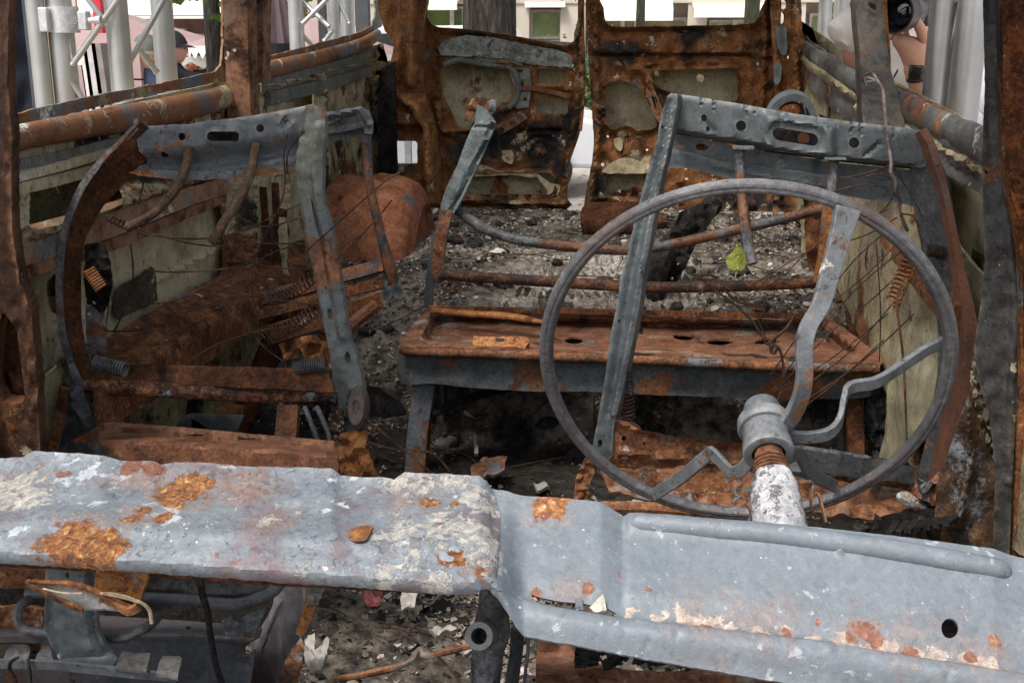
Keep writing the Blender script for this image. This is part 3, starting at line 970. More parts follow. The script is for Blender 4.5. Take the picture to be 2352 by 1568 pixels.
part(mb, 'outer_panel', 'cream', parent=ldoor)
mb = MB().panel([(1062, 398), (1150, 396), (1240, 404), (1262, 418), (1258, 446), (1066, 447)], lambda u, v: P(u, v, YR + .03), (0, -1, 0), [], 12, dents(.008, 30, 3), .004, 3, 5)
part(mb, 'lining_board', 'creamsoot', parent=ldoor)
mb = MB().bar([P(u, v, YR + .02) for u, v in [(1334, -110), (1335, 60), (1337, 200), (1330, 300)]], .022, .05, (1, 0, 0), 6, None, .004)
part(mb, 'door_edge', 'rustorange', parent=ldoor)

win_r = cr2([(1387, -70), (1388, 20), (1391, 46), (1402, 59), (1430, 62), (1575, 60), (1710, 56), (1733, 48), (1743, 26), (1743, -70)], 3)
dots_r = [circ(1508, 169, 5, 6), rrect(1459, 312, 1473, 318, 2, 2), circ(1396, 314, 3), circ(1384, 379, 4.2), circ(1486, 345, 3), circ(1394, 429, 3, 4), circ(1576, 388, 3, 3), circ(1577, 411, 4, 3), circ(1424, 305, 2)]
open_ra = cr2([(1392, 196), (1420, 186), (1452, 190), (1478, 215), (1496, 250), (1508, 290), (1470, 298), (1440, 288), (1402, 296), (1392, 260)], 3)
open_rb = cr2([(1500, 164), (1560, 160), (1640, 158), (1684, 158), (1690, 190), (1688, 232), (1620, 225), (1560, 214), (1518, 204), (1500, 186)], 3)
open_rc = rrect(1392, 400, 1500, 452, 8)
out_dr = [(1343, -110), (1796, -110), (1792, 250), (1790, 486), (1346, 486), (1341, 470), (1350, 420), (1360, 370), (1366, 330), (1360, 260), (1352, 150), (1346, 60)]
rdr = relsum(bead(win_r, 14, .045), bead([(1365, 128), (1500, 132), (1700, 128), (1770, 140)], 10, -.035), bead([(1366, 0), (1370, 160), (1378, 300), (1366, 380), (1356, 470)], 13, .035), bead([(1480, 148), (1690, 142)], 9, .014),
             bead([(1480, 165), (1500, 215), (1520, 262)], 10, .035), bead([(1418, 148), (1470, 160), (1490, 200)], 12, .02), bead([(1755, -60), (1757, 100), (1745, 300)], 12, .035), bead(open_rb, 9, .03), bead(open_ra, 9, .03), dents(.018, 24, 11), dents(.006, 9, 6))
rdoor = thing('rear_door', (.2, 4.5, 1.1), None, None)
rdoor.parent = van
rdoor.location = V3((.2, 4.5, 1.1)) - van.location
rdoor['label'] = 'right rear door, orange brown rust with pierced inner skin'
ORG[rdoor.name] = (.2, 4.5, 1.1)
slots = [[(1418, 136), (1424, 132), (1440, 152), (1436, 158)], circ(1502, 150, 8, 5, 9), circ(1738, 133, 8, 11, 10), circ(1448, 305, 1, 1, 6)]
mb = MB().panel(out_dr, lambda u, v: P(u, v, YR), (0, -1, 0), [win_r, open_ra, open_rb, open_rc] + slots + dots_r, 9, rdr, .012, 2, 27)
part(mb, 'inner_panel', 'doorrust', parent=rdoor)
mb = outer_door([(1360, 62), (1790, 62), (1790, 486), (1348, 486), (1364, 330)], dots_r, '')
part(mb, 'outer_panel', 'cream', parent=rdoor)
mb = MB().panel([(1478, 160), (1490, 158), (1500, 200), (1522, 250), (1518, 290), (1500, 262), (1486, 225)], lambda u, v: P(u, v, YR - .03), (0, -1, 0), [[(1496, 222), (1500, 220), (1508, 246), (1504, 250)]], 7, dents(.006, 12, 3), .012, 1, 28)
part(mb, 'hinge_arm', 'rust', parent=rdoor)
mb = MB().panel(circ(1462, 196, 7, 15, 12, -.5), lambda u, v: P(u, v, YR - .025), (0, -1, 0), [], 6, None, .01, 0, 3)
part(mb, 'latch_plate', 'grey', parent=rdoor)
for pts in ([(1384, 392), (1396, 378), (1420, 366), (1446, 362), (1470, 372), (1496, 380), (1500, 396), (1440, 399), (1388, 398)], [(1410, 320), (1424, 316), (1430, 330), (1426, 348), (1414, 340)], [(1604, 170), (1618, 176), (1612, 190), (1600, 184)]):
    mb = MB().panel(cr2(pts, 2), lambda u, v: P(u, v, YR - .012), (0, -1, 0), [], 6, dents(.004, 12, 3), .003, 2, 26)
    part(mb, 'paint_patch', 'creampatch', parent=rdoor)
mb = MB().panel([(1384, 396), (1520, 396), (1520, 460), (1384, 460)], lambda u, v: P(u, v, YR + .05), (0, -1, 0), [], 14, dents(.006, 20, 3), .004, 2, 5)
part(mb, 'lining_board', 'creamsoot', parent=rdoor)

# lower body sides down to the sill
for x in (XL - .075, XR + .075):
    mb = MB().hexa([(x - .004, .84, .42), (x + .004, .84, .42), (x + .004, 4.6, .42), (x - .004, 4.6, .42), (x - .004, .84, 1.36), (x + .004, .84, 1.36), (x + .004, 4.6, 1.36), (x - .004, 4.6, 1.36)])
    part(mb, 'lower_side', 'wallmix', 0)
# --- roof, floor pans, front panel, windscreen pillars (all outside the picture but shading it)
mb = MB()
N = 9
rv = []
for j in range(14):
    y = 1.30 + j * (4.62 - 1.30) / 13
    for i in range(N):
        x = lerp(XL - .06, XR + .06, i / (N - 1))
        rv.append((x, y, 2.06 + .11 * sin(pi * i / (N - 1)) + .05 * sin(pi * j / 13)))
rf = []
for j in range(13):
    for i in range(N - 1):
        if 1 <= j <= 10 and 1 <= i <= 6 and not (j == 1 and i in (1, 6)) and not (j == 10 and i in (1, 2)) and j not in (4, 8):
            continue                              # unseen opening added between the hoops to let more daylight inside
        rf.append((j * N + i, j * N + i + 1, (j + 1) * N + i + 1, (j + 1) * N + i))
mb.add(rv, rf)
mb.add([(x, y, z - .012) for x, y, z in rv], [tuple(reversed(f)) for f in rf])
part(mb, 'roof', 'rustdark')
mb = MB()
for x, s_ in ((XL - .03, -1), (XR + .03, 1)):
    mb.chan([V3((x, .92, 1.22)), V3((x - s_ * .02, 1.12, 1.65)), V3((x - s_ * .06, 1.32, 2.08))], .06, .05, .008, (0, 1, 0), 6)
part(mb, 'windscreen_pillar', 'rustdark')
mb = MB()
mb.hexa([(XL - .07, .80, .5), (XR + .07, .80, .5), (XR + .07, .84, .5), (XL - .07, .84, .5), (XL - .07, .82, 1.08), (XR + .07, .82, 1.08), (XR + .07, .86, 1.08), (XL - .07, .86, 1.08)])
part(mb, 'front_panel', 'greyrust')


def zfloor(x, y):
    plat = 1.035 + .065 * (y - 3.2) / 1.3
    low = .66
    t = sst(2.96, 3.12, y)
    if x < -.55:
        tl = sst(2.55, 3.75, y)
        w = sst(-.50, -.72, x)
        t = lerp(t, tl, w)
    return lerp(low, plat, t)


fv, ff = [], []
NX, NY = 60, 120
for j in range(NY + 1):
    y = .9 + (4.6 - .9) * j / NY
    for i in range(NX + 1):
        x = lerp(XL - .07, XR + .07, i / NX)
        fv.append((x, y, zfloor(x, y) - .015))
for j in range(NY):
    for i in range(NX):
        a = j * (NX + 1) + i
        ff.append((a, a + 1, a + NX + 2, a + NX + 1))
mb = MB().add(fv, ff)
nv = len(fv)
mb.add([(x, y, z - .05) for x, y, z in fv], [tuple(reversed(f)) for f in ff])
part(mb, 'floor_pan', 'rustdark')

# rear wheel housing
mb = MB()
prof = [(-.06, .31), (.02, .312), (.05, .318), (.08, .314), (.13, .316), (.16, .325), (.19, .317), (.22, .314), (.26, .306), (.30, .287), (.322, .258), (.330, .225), (.338, .205), (.328, .185), (.326, .10), (.326, .0)]
prof = [(x * .94, r * .90) for x, r in prof]
c0 = V3((XL, 3.88, 1.02))
mb.lathe(c0, c0 + V3((1, 0, 0)), prof, 40, False)
mb.v = [tuple(V3(v) + V3((0, 0, (.012 * mnoise.noise(V3(v) * 9) + .004 * mnoise.noise(V3(v) * 31))))) for v in mb.v]
part(mb, 'wheel_arch', burnt('orange rusty wheel arch', [(.05, (.12, .045, .022)), (.38, (.25, .092, .043)), (.65, (.35, .15, .078)), (.95, (.46, .25, .15))], [(GREYRAMP, 5, .2, .05, .1), (SOOTRAMP, 5, .22, .06, .1), (RUSTRAMP, 7, .3, .05, .1)], rough=.8, spec=.15))

# ---------------------------------------------------------------- dashboard
top_l = [(-640, 1046), (-260, 1052), (0, 1052), (52, 1050), (78, 1036), (180, 1040), (238, 1045), (275, 1058), (352, 1059), (374, 1067), (402, 1061), (470, 1062), (545, 1069), (620, 1071), (700, 1072), (762, 1075), (782, 1091), (830, 1096), (880, 1095), (905, 1101), (928, 1084), (1020, 1087), (1100, 1092), (1118, 1104), (1132, 1124), (1160, 1125), (1240, 1130), (1330, 1136), (1380, 1140), (1404, 1156), (1432, 1174), (1446, 1166), (1480, 1168), (1600, 1178), (1760, 1190), (1900, 1204), (2100, 1225), (2290, 1250), (2320, 1262), (2352, 1270), (2560, 1300), (2880, 1352)]
bot_l = [(-640, 1232), (-260, 1260), (0, 1278), (300, 1298), (640, 1322), (900, 1340), (1030, 1351), (1080, 1350), (1092, 1342), (1106, 1336), (1124, 1340), (1140, 1358), (1152, 1380), (1165, 1400), (1182, 1426), (1200, 1440), (1240, 1448), (1400, 1478), (1600, 1510), (1900, 1556), (2000, 1582), (2352, 1650), (2560, 1690), (2880, 1752)]


def dash_s(u, v):
    a, b = interp(top_l, u), interp(bot_l, u)
    t = (v - a) / max(1, b - a)
    sl = 1.12 - .17 * sst(-.15, 1.0, t) * 1.0
    sr = 1.10 - .16 * t
    return lerp(sl, sr, sst(1120, 1210, u))


def dash_rel(u, v):
    a, b = interp(top_l, u), interp(bot_l, u)
    t = (v - a) / max(1, b - a)
    h = .0016 * mnoise.noise(V3((u / 120, v / 70, 1))) + .0004 * mnoise.noise(V3((u / 16, v / 14, 4)))
    wr = sst(1135, 1215, u)
    # left shelf: a fold near the front edge
    h += (1 - wr) * (-.006 * sst(.62, .74, t) + .005 * sst(.86, 1.0, t) - .012 * sst(.93, 1.02, t))
    # step where the two pressings meet
    h -= sst(1148, 1205, u) * .010 * (1 - .3 * t)
    # right pressing: raised rail along the top, fold and rounded lower flange
    d = dseg(u, v, [(1462, 1188), (1620, 1200), (1900, 1222), (2120, 1252), (2300, 1284)])
    h += .003 * sst(34, 10, d)
    gt = interp([(1200, 1352), (1300, 1372), (1420, 1392), (1600, 1412), (1900, 1448), (2352, 1522), (2600, 1560)], u)
    h += wr * (-.007 * sst(-50, 4, v - gt) + .014 * sst(8, 26, v - gt) - .030 * sst(40, 120, v - gt))
    for cx, cy, r, q in ((1906, 1600 * .0 + 1490, 15, .002), (2050, 1515, 14, -.002), (1490, 1467, 14, -.003), (1555, 1455, 12, -.003), (2180, 1545, 15, -.002), (1700, 1500, 13, -.002), (2254, 1433, 20, -.001), (1346, 1350, 14, -.003), (1932, 1257, 13, .006)):
        dd = math.hypot(u - cx, v - cy)
        if dd < r:
            h += q * (0.5 + .5 * cos(pi * dd / r))
    return h


slot = [(1218, 1350), (1245, 1358), (1290, 1366), (1340, 1371), (1395, 1382), (1414, 1392), (1412, 1402), (1385, 1398), (1330, 1388), (1270, 1376), (1226, 1364)]
knob = circ(2186, 1434, 20, 23, 18)
oval = circ(1812, 1455, 22, 5, 12, .1)
dash_fm = lambda u, v: P(u, v, dash_s(u, v))
dn = V3((0, -.62, .78)).normalized()


def D(u, v):
    return dash_fm(u, v) + dn * dash_rel(u, v)


def dash_mat(name, left):
    sp_or = [(D(424, 1122), .027), (D(400, 1150), .014), (D(150, 1240), .028), (D(205, 1258), .028), (D(235, 1262), .02), (D(305, 1190), .012), (D(330, 1172), .009), (D(380, 1190), .012),
             (D(1262, 1150), .020), (D(1245, 1146), .012), (D(1105, 1305), .008), (D(1040, 1280), .012), (D(985, 1152), .010), (D(1042, 1155), .006)]
    sp_rs = [(D(1346, 1346), .009), (D(1988, 1440), .014), (D(2020, 1455), .012), (D(1960, 1450), .008), (D(2290, 1462), .009), (D(2240, 1500), .009), (D(1490, 1352), .004), (D(1420, 1310), .004), (D(1810, 1440), .008), (D(1880, 1415), .006), (D(2020, 1420), .005),
             (D(145, 1092), .007), (D(300, 1075), .014), (D(350, 1075), .012), (D(1230, 1348), .009), (D(1620, 1430), .010), (D(1760, 1448), .009), (D(2100, 1490), .012)]
    sp_wh = [(D(18, 1130), .052), (D(60, 1150), .03), (D(900, 1105), .022), (D(960, 1110), .03), (D(1040, 1100), .03), (D(930, 1215), .026), (D(1020, 1210), .04), (D(1100, 1240), .04), (D(1090, 1150), .034), (D(880, 1235), .016), (D(620, 1190), .014), (D(1000, 1330), .02), (D(880, 1310), .02), (D(940, 1280), .022), (D(690, 1305), .01)]
    sp_cr = [(D(1600, 1422), .018), (D(1680, 1436), .018), (D(1760, 1446), .015), (D(1950, 1470), .018), (D(2040, 1482), .018), (D(2150, 1500), .018), (D(2260, 1515), .018), (D(1560, 1392), .012), (D(1640, 1400), .016)]
    sp_wh = [(p, r * .86) for p, r in sp_wh]
    sp_halo = [(D(420, 1130), .055), (D(180, 1235), .06), (D(310, 1190), .04), (D(630, 1190), .035), (D(30, 1120), .05), (D(330, 1085), .045), (D(560, 1120), .05), (D(960, 1130), .05), (D(1100, 1290), .03), (D(1265, 1155), .035)] if left else [(D(1265, 1155), .035), (D(1990, 1445), .035), (D(1620, 1410), .05), (D(1760, 1430), .05), (D(2100, 1480), .05), (D(2260, 1500), .05), (D(1300, 1345), .03)]
    sp_rs = [(p, r * (1.0 if left else .7)) for p, r in sp_rs]
    sp_cr = [(p, r * .62) for p, r in sp_cr] + [(D(u_, interp([(1420, 1394), (1600, 1416), (1900, 1452), (2352, 1526)], u_)), .008) for u_ in range(1450, 2340, 60)]
    m = burnt(name, ([(.05, (.095, .110, .126)), (.4, (.140, .160, .178)), (.65, (.178, .198, .215)), (.95, (.26, .278, .29))] if left else [(.05, (.110, .129, .146)), (.4, (.136, .158, .176)), (.65, (.156, .179, .198)), (.95, (.205, .227, .243))]),
              ([([(.3, (.10, .085, .095)), (.7, (.17, .135, .14))], 7, .36, .07, .1), ([(.3, (.12, .135, .155)), (.7, (.16, .18, .2))], 22, .34, .05, .1),
                ([(.2, (.24, .27, .29)), (.8, (.42, .44, .45))], 26, .24, .03, .2, 4.5, .30), ([(.3, (.12, .06, .055)), (.7, (.24, .11, .09))], 55, .16, .015, .15, 5.5, .42),
                ([(.2, (.36, .33, .29)), (.8, (.62, .58, .50))], 55, .07, .012, .3, 6.5, .40), ([(.3, R2), (.7, (.36, .15, .07))], 20, .06, .012, .2, 5.1, .40)] if left else
               [([(.3, (.12, .135, .155)), (.7, (.16, .18, .2))], 30, .34, .05, .06), ([(.2, (.22, .25, .27)), (.8, (.36, .38, .39))], 44, .22, .03, .12, 5, .2),
                ([(.3, (.10, .07, .07)), (.7, (.2, .11, .09))], 70, .05, .012, .1, 5.5, .3), ([(.2, (.30, .28, .25)), (.8, (.5, .47, .42))], 70, .02, .012, .2, 6.5, .2)]),
              rough=.5, spec=.6, bump=.5 if left else .28, speck=.9, grain=.5 if left else .16, flcol=(.16, .16, .155, 1),
              spots=[(sp_halo, [(.1, (.12, .075, .06)), (.5, (.26, .15, .105)), (.9, (.42, .26, .18))],   .06, 2.2, .55 if left else .35, .5), (sp_wh, [(.05, (.20, .21, .23)), (.30, (.31, .305, .295)), (.6, (.49, .455, .395)), (.94, (.72, .66, .56))], .05, 2.1, .85, .16, 62), (sp_cr, [(.1, (.22, .21, .21)), (.45, (.36, .27, .21)), (.8, (.52, .48, .42))], .05, 2.4),
                     (sp_or, [(.05, (.055, .022, .010)), (.3, (.15, .05, .014)), (.52, (.27, .095, .022)), (.75, (.42, .2, .055)), (.95, (.62, .44, .22))], .035, 1.1), (sp_rs, [(.1, (.12, .045, .03)), (.5, (.22, .085, .05)), (.9, (.38, .2, .12))], .028, 1.5)])
    nt = m.node_tree
    # round blisters of grey metal showing through the ash
    return m


M['dash'] = dash_mat('scorched dashboard steel', True)
M['dashright'] = dash_mat('blue grey dashboard steel', False)
outline = top_l + list(reversed(bot_l))
ix = [k for k, p in enumerate(top_l) if p[0] <= 1132][-1]
jx = [k for k, p in enumerate(bot_l) if p[0] <= 1124][-1]
out_left = top_l[:ix + 1] + [(1150, 1180), (1146, 1260), (1140, 1310)] + list(reversed(bot_l[:jx + 1]))
out_right = [(1126, 1118)] + top_l[ix + 1:] + list(reversed(bot_l[jx + 1:])) + [(1122, 1340), (1128, 1260), (1132, 1180)]
dash = MB().panel(out_left, dash_fm, dn, [], 8, dash_rel, .0035, 1.6, 31)
dash_o = part(dash, 'dashboard', 'dash', 45, 'pale blue grey scorched dashboard top with orange rust and white ash patches')
dash = MB().panel(out_right, dash_fm, dn, [slot, knob, oval], 7.5, lambda u, v: dash_rel(u, v) - .003 * sst(1160, 1130, u), .0035, 1.2, 31)
part(dash, 'dash_panel', 'dashright', 45, 'smoother blue grey right half of the dashboard with a rusty fold and a round hole', parent=dash_o)
# blistered grey spots standing proud on the ashy end of the left shelf
rb = random.Random(11)
bl = MB()
placed = []
for k in range(900):
    u, v = rb.uniform(760, 1150), rb.uniform(1095, 1345)
    if len(placed) > 60 or not inpoly(u, v, outline):
        continue
    r = rb.choice([3, 3, 4, 4, 5, 6, 7, 9, 12, 15]) * rb.uniform(.7, 1.1)
    if u < 860 and rb.random() < .7:
        continue
    if any(math.hypot(u - a, v - b) < (r + c) * .9 for a, b, c in placed):
        continue
    placed.append((u, v, r))
    n = 11
    ph = rb.uniform(0, 6)
    c = D(u, v) + dn * .0012
    ring = []
    for i in range(n):
        a = 2 * pi * i / n
        rr = r * (1 + .32 * sin(2 * a + ph) + .2 * sin(3 * a + 2 * ph) + .1 * sin(5 * a + ph * 3))
        ring.append(D(u + rr * cos(a) * 1.15, v + rr * sin(a) * .8) + dn * .0004)
    bl.add([c] + ring, [(0, 1 + i, 1 + (i + 1) % n) for i in range(n)])
blo = part(bl, 'blisters', burnt('blister scale', [(.1, (.12, .14, .16)), (.5, (.17, .195, .22)), (.9, (.25, .275, .3))], [([(.3, (.16, .1, .08)), (.7, (.3, .13, .06))], 14, .12, .03, .1)], rough=.5, spec=.45, bump=.3), 60, parent=dash_o)
blo['kind'] = 'stuff'
rail = [(1452, 1187), (1475, 1190), (1620, 1203), (1760, 1216), (1900, 1232), (2050, 1253), (2200, 1278), (2300, 1296), (2318, 1300)]
mb = MB().tube([D(u, v) - dn * .003 for u, v in rail], [.004, .0105, .0115, .0115, .0115, .0115, .0115, .0105, .004], 18, 8, .03)
part(mb, 'dash_rail', 'dashright', 60, parent=dash_o)
# dark backing of the slot, tie strip, and a cream flake stuck in it
mb = MB().bar([D(1328, 1362) + dn * .002, D(1331, 1392) + dn * .001], .007, .0015, (1, 0, 0), 2)
part(mb, 'slot_tie', 'spoke', parent=dash_o)
fl = MB().panel([(1354, 1384), (1366, 1374), (1384, 1362), (1390, 1372), (1392, 1388), (1376, 1393), (1362, 1392)], lambda u, v: D(u, v) + dn * (.002 + .00025 * max(0, 1394 - v)), dn, [], 6, lambda u, v: .003 * mnoise.noise(V3((u / 8, v / 8, 2))), .004, 2, 4)
o = fl.build('paint_flake', plain('cream flake', (.55, .5, .4), .8, 0, .2, .2, 90, .4), None, 30)
tag(o, 'small cream flake lodged in the slot of the dashboard', 'flake')
o = MB().panel(cr2([(800, 1232), (808, 1222), (832, 1213), (856, 1210), (852, 1226), (842, 1244), (815, 1246)], 3), lambda u, v: D(u, v) + dn * .003, dn, [], 6, lambda u, v: .006 * sst(30, 0, math.hypot(u - 828, v - 1228)), .002, 0, 4).build('rust_flake', burnt('brown rust flake', [(.1, (.09, .035, .012)), (.5, (.2, .08, .024)), (.9, (.36, .17, .05))], [(RUSTRAMP, 14, .3, .05, .1)], rough=.75), None)
tag(o, 'curled leaf shaped orange rust flake lying on the pale dashboard', 'flake')

# front skirt under the shelf (out of the light)
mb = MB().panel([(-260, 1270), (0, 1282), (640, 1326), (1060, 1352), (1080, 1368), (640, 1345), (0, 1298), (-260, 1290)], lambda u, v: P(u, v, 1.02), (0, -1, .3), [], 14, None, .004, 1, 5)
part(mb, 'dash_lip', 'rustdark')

# ---------------------------------------------------------------- steering wheel and column
wc = P(1704, 838, 1.42)
pa = radians(71)
wn = V3((.04, sin(pa), cos(pa))).normalized()
wx = V3((1, 0, 0)); wx = (wx - wn * wx.dot(wn)).normalized()
wu = wx.cross(wn) * -1
if wu.z < 0: wu = -wu
RW = .2525
def rimp(deg, r=RW):
    a = radians(deg)
    return wc + (wx * cos(a) + wu * sin(a)) * r
mb = MB()
# ridged section
prof = []
for i in range(16):
    a = 2 * pi * i / 16
    prof.append((.0098 * cos(a) * (1.12 if i % 4 == 0 else .96), .0098 * sin(a) * (1.0)))
ring = []
NR = 96
vs = []
for k in range(NR):
    a = 2 * pi * k / NR
    rad = wx * cos(a) + wu * sin(a)
    for i in range(20):
        b = 2 * pi * i / 20
        rr = .0086 * (1 + .10 * cos(6 * b)) * (1 + .05 * mnoise.noise(V3((cos(a) * 9, sin(a) * 9, b))))
        vs.append(wc + rad * (RW + rr * cos(b)) + wn * (rr * sin(b)))
fs = []
for k in range(NR):
    k2 = (k + 1) % NR
    for i in range(20):
        i2 = (i + 1) % 20
        fs.append((k * 20 + i, k * 20 + i2, k2 * 20 + i2, k2 * 20 + i))
mb.add(vs, fs)
wheel = part(mb, 'steering_wheel', 'wheelrim', 28, 'bare steel steering wheel rim with cranked flat spokes')
def spoke(px, w, t, side, sc=None):
    mb = MB().bar(PS(px), w, t, side, 5, sc)
    return part(mb, 'spoke', 'spoke', 40, parent=wheel, bevel=.0012)
spoke([(1782, 992, 1.29), (1812, 965, 1.285), (1838, 915, 1.275), (1848, 860, 1.268), (1846, 800, 1.27), (1856, 752, 1.28), (1884, 702, 1.30), (1908, 620, 1.318), (1930, 540, 1.33), (1946, 478, 1.338)], .0205, .0095, (1, .25, .1), [1, 1, .95, .92, .92, .98, 1.02, 1.08, 1.18, 1.5])
spoke([(1812, 1002, 1.30), (1860, 1004, 1.30), (1905, 994, 1.30), (1928, 966, 1.31), (1938, 920, 1.325), (1952, 890, 1.335), (2004, 880, 1.35), (2040, 862, 1.37), (2100, 822, 1.395), (2140, 797, 1.41), (2182, 784, 1.425)], .0155, .007, (0, -.25, 1), [1, 1, 1, 1, 1, 1, 1, 1, 1, 1, 1.3])
spoke([(1735, 1038, 1.31), (1712, 1070, 1.325), (1690, 1084, 1.335), (1672, 1078, 1.345), (1638, 1042, 1.365), (1625, 1046, 1.375), (1570, 1092, 1.42), (1530, 1118, 1.45), (1500, 1138, 1.475)], .017, .006, (0, -.2, 1))
spoke([(1812, 1050, 1.31), (1828, 1042, 1.33), (1840, 1048, 1.345), (1856, 1078, 1.37), (1880, 1098, 1.40), (1902, 1108, 1.44), (1918, 1116, 1.475)], .017, .006, (0, -.2, 1))
ax0, ax1 = P(1748, 925, 1.335), P(1792, 1215, 1.155)
mb = MB().lathe(ax0, ax1, [(0, .0), (.004, .011), (.012, .0165), (.03, .0205), (.06, .0225), (.15, .0232), (.156, .0305), (.17, .0318), (.225, .032), (.238, .0305), (.242, .0268), (.33, .0268), (.345, .0285), (.42, .0296), (.438, .0285), (.442, .025), (.44, .0195), (.40, .019)], 28, False)
part(mb, 'hub', 'spoke', 40, parent=wheel)
cl = thing('steering_column', tuple(ax1), None, None)
cl.parent = van; cl.location = ax1 - van.location
mb = MB().lathe(ax0, ax1, [(.38, .0165), (.50, .0165), (.62, .0165), (1.2, .0165)], 22)
part(mb, 'column_tube', 'greyrust', 40, parent=cl)
for k, x in enumerate((.50, .535, .57, .60)):
    r = .0185 + .0012 * k
    mb = MB().lathe(ax0, ax1, [(x - .014, r - .003), (x - .009, r), (x + .009, r + .0006), (x + .014, r - .003)], 26)
    part(mb, 'coil_ring', 'tuberust' if k % 2 == 0 else 'greyrust', 40, parent=cl)
mb = MB()
mb.lathe(ax0, ax1, [(.615, .0215), (.64, .0235), (.70, .0262), (.80, .0278), (.95, .0285), (1.25, .029)], 30)
mb.v = [tuple(V3(v) + (V3(v) - ax0.lerp(ax1, .8)).normalized() * (.0022 * mnoise.noise(V3(v) * 60) + .0016 * mnoise.noise(V3(v) * 150))) for v in mb.v]
part(mb, 'ash_crust', 'whiteash', 40, parent=cl)
for path in ([(1722, 1098, 1.2), (1700, 1110, 1.19), (1688, 1118, 1.19), (1690, 1135, 1.19), (1712, 1140, 1.19), (1726, 1130, 1.2)], [(1686, 1150, 1.19), (1708, 1138, 1.18), (1716, 1158, 1.18), (1668, 1172, 1.18)],
             [(1716, 1158, 1.18), (1726, 1180, 1.17), (1720, 1196, 1.17)], [(1836, 1106, 1.2), (1862, 1104, 1.2), (1866, 1116, 1.2), (1862, 1140, 1.19), (1864, 1165, 1.19)], [(1866, 1130, 1.2), (1880, 1136, 1.19), (1888, 1165, 1.18), (1897, 1200, 1.17)],
             [(1735, 1096, 1.2), (1728, 1088, 1.2), (1716, 1082, 1.2)]):
    mb = MB().bar(PS(path), .006, .002, (.2, -1, .2), 2)
    part(mb, 'clip', 'greyrust', parent=cl)

# ---------------------------------------------------------------- things under the dashboard shelf
# upright grey bracket with a flared foot
mb = MB().panel([(106, 1285), (225, 1290), (222, 1340), (218, 1403), (225, 1449), (238, 1482), (256, 1499), (246, 1512), (218, 1521), (142, 1520), (126, 1506), (112, 1476), (99, 1443), (103, 1370)], lambda u, v: P(u, v, 1.03), (0, -1, .2), [circ(155, 1320, 4, 8, 8)], 7,
                relsum(bead([(208, 1320), (206, 1400), (214, 1460), (240, 1500)], 16, -.010), bead([(112, 1380), (110, 1440), (130, 1500)], 14, -.006), dents(.003, 30, 3)), .006, 1, 33)
part(mb, 'dash_bracket', 'grey')
mb = MB().panel([(225, 1290), (342, 1294), (338, 1330), (331, 1353), (323, 1380), (300, 1378), (262, 1366), (232, 1362), (211, 1352), (220, 1322)], lambda u, v: P(u, v, 1.005), (0, -1, .2), [], 7, dents(.005, 24, 5), .005, 2, 34)
part(mb, 'rusty_bracket', burnt('orange rust over grey plate', [(.05, R0), (.32, (.2, .08, .025)), (.6, (.34, .15, .04)), (.92, (.46, .25, .08))], [([(.2, (.13, .14, .145)), (.8, (.26, .26, .26))], 9, .40, .03, .15), ([(.2, (.12, .035, .015)), (.8, (.22, .07, .03))], 12, .3, .05, .1)], rough=.8, bump=.6))
# tilted shallow frame tray hanging from it
mb = MB().panel([(70, 1340), (165, 1344), (208, 1357), (232, 1367), (298, 1398), (280, 1400), (198, 1397), (186, 1399)], lambda u, v: P(u, v, .957), (0, -.5, .8), [], 7, dents(.002, 30, 4), .003, .5, 35)
part(mb, 'frame_tray', burnt('pale grey tray', [(.1, (.12, .12, .115)), (.5, (.19, .185, .175)), (.9, (.27, .265, .25))], [(RUSTRAMP, 7, .22, .06, .1)], rough=.6))
mb = MB().bar(PS([(62, 1336, .952), (110, 1338, .953), (165, 1341, .954), (208, 1354, .955), (232, 1364, .955), (298, 1395, .955), (320, 1390, .958)]), .0042, .004, (0, -.3, 1), 4, None, .0015)
mb.bar(PS([(62, 1340, .951), (110, 1364, .951), (160, 1388, .951), (190, 1401, .950)]), .006, .003, (0, -.3, 1), 4, None, .0015)
mb.bar(PS([(232, 1372, .951), (262, 1386, .951), (294, 1404, .950), (318, 1392, .952)]), .007, .004, (0, -.3, 1), 4, [1, .8, 1.1, 1.2], .002)
part(mb, 'tray_rim', 'rust')
mb = MB().tube(PS([(99, 1351, .95), (145, 1361, .948), (190, 1362, .948)]), .0010, 6, 4)
for dv in (0, 3, 6):
    mb.tube(PS([(231, 1361 + dv * .4, .95), (262, 1362 + dv, .948), (296, 1370 + dv, .948), (318, 1380 + dv * .7, .95)]), .0009, 5, 4, .3)
mb.tube(PS([(314, 1378, .95), (332, 1388, .952), (344, 1402, .956), (348, 1430, .96)]), .0017, 6, 4, .3)
part(mb, 'frayed_wire', burnt('frayed wire', [(.1, (.16, .10, .05)), (.5, (.32, .25, .17)), (.9, (.5, .46, .38))], [], rough=.7))
# bent handle pipe
mb = MB().tube(PS([(66, 1378, 1.10), (50, 1388, 1.08), (42, 1402, 1.07), (40, 1424, 1.06), (50, 1440, 1.06), (70, 1448, 1.06), (110, 1452, 1.06), (170, 1458, 1.06), (228, 1463, 1.06), (282, 1463, 1.06), (331, 1443, 1.07), (352, 1428, 1.09), (362, 1416, 1.12)]), .0056, 12, 5, .05)
part(mb, 'bent_pipe', burnt('brown grey pipe', [(.3, (.055, .05, .052)), (.5, (.09, .085, .088)), (.7, (.14, .13, .13))], [], rough=.45, spec=.5))
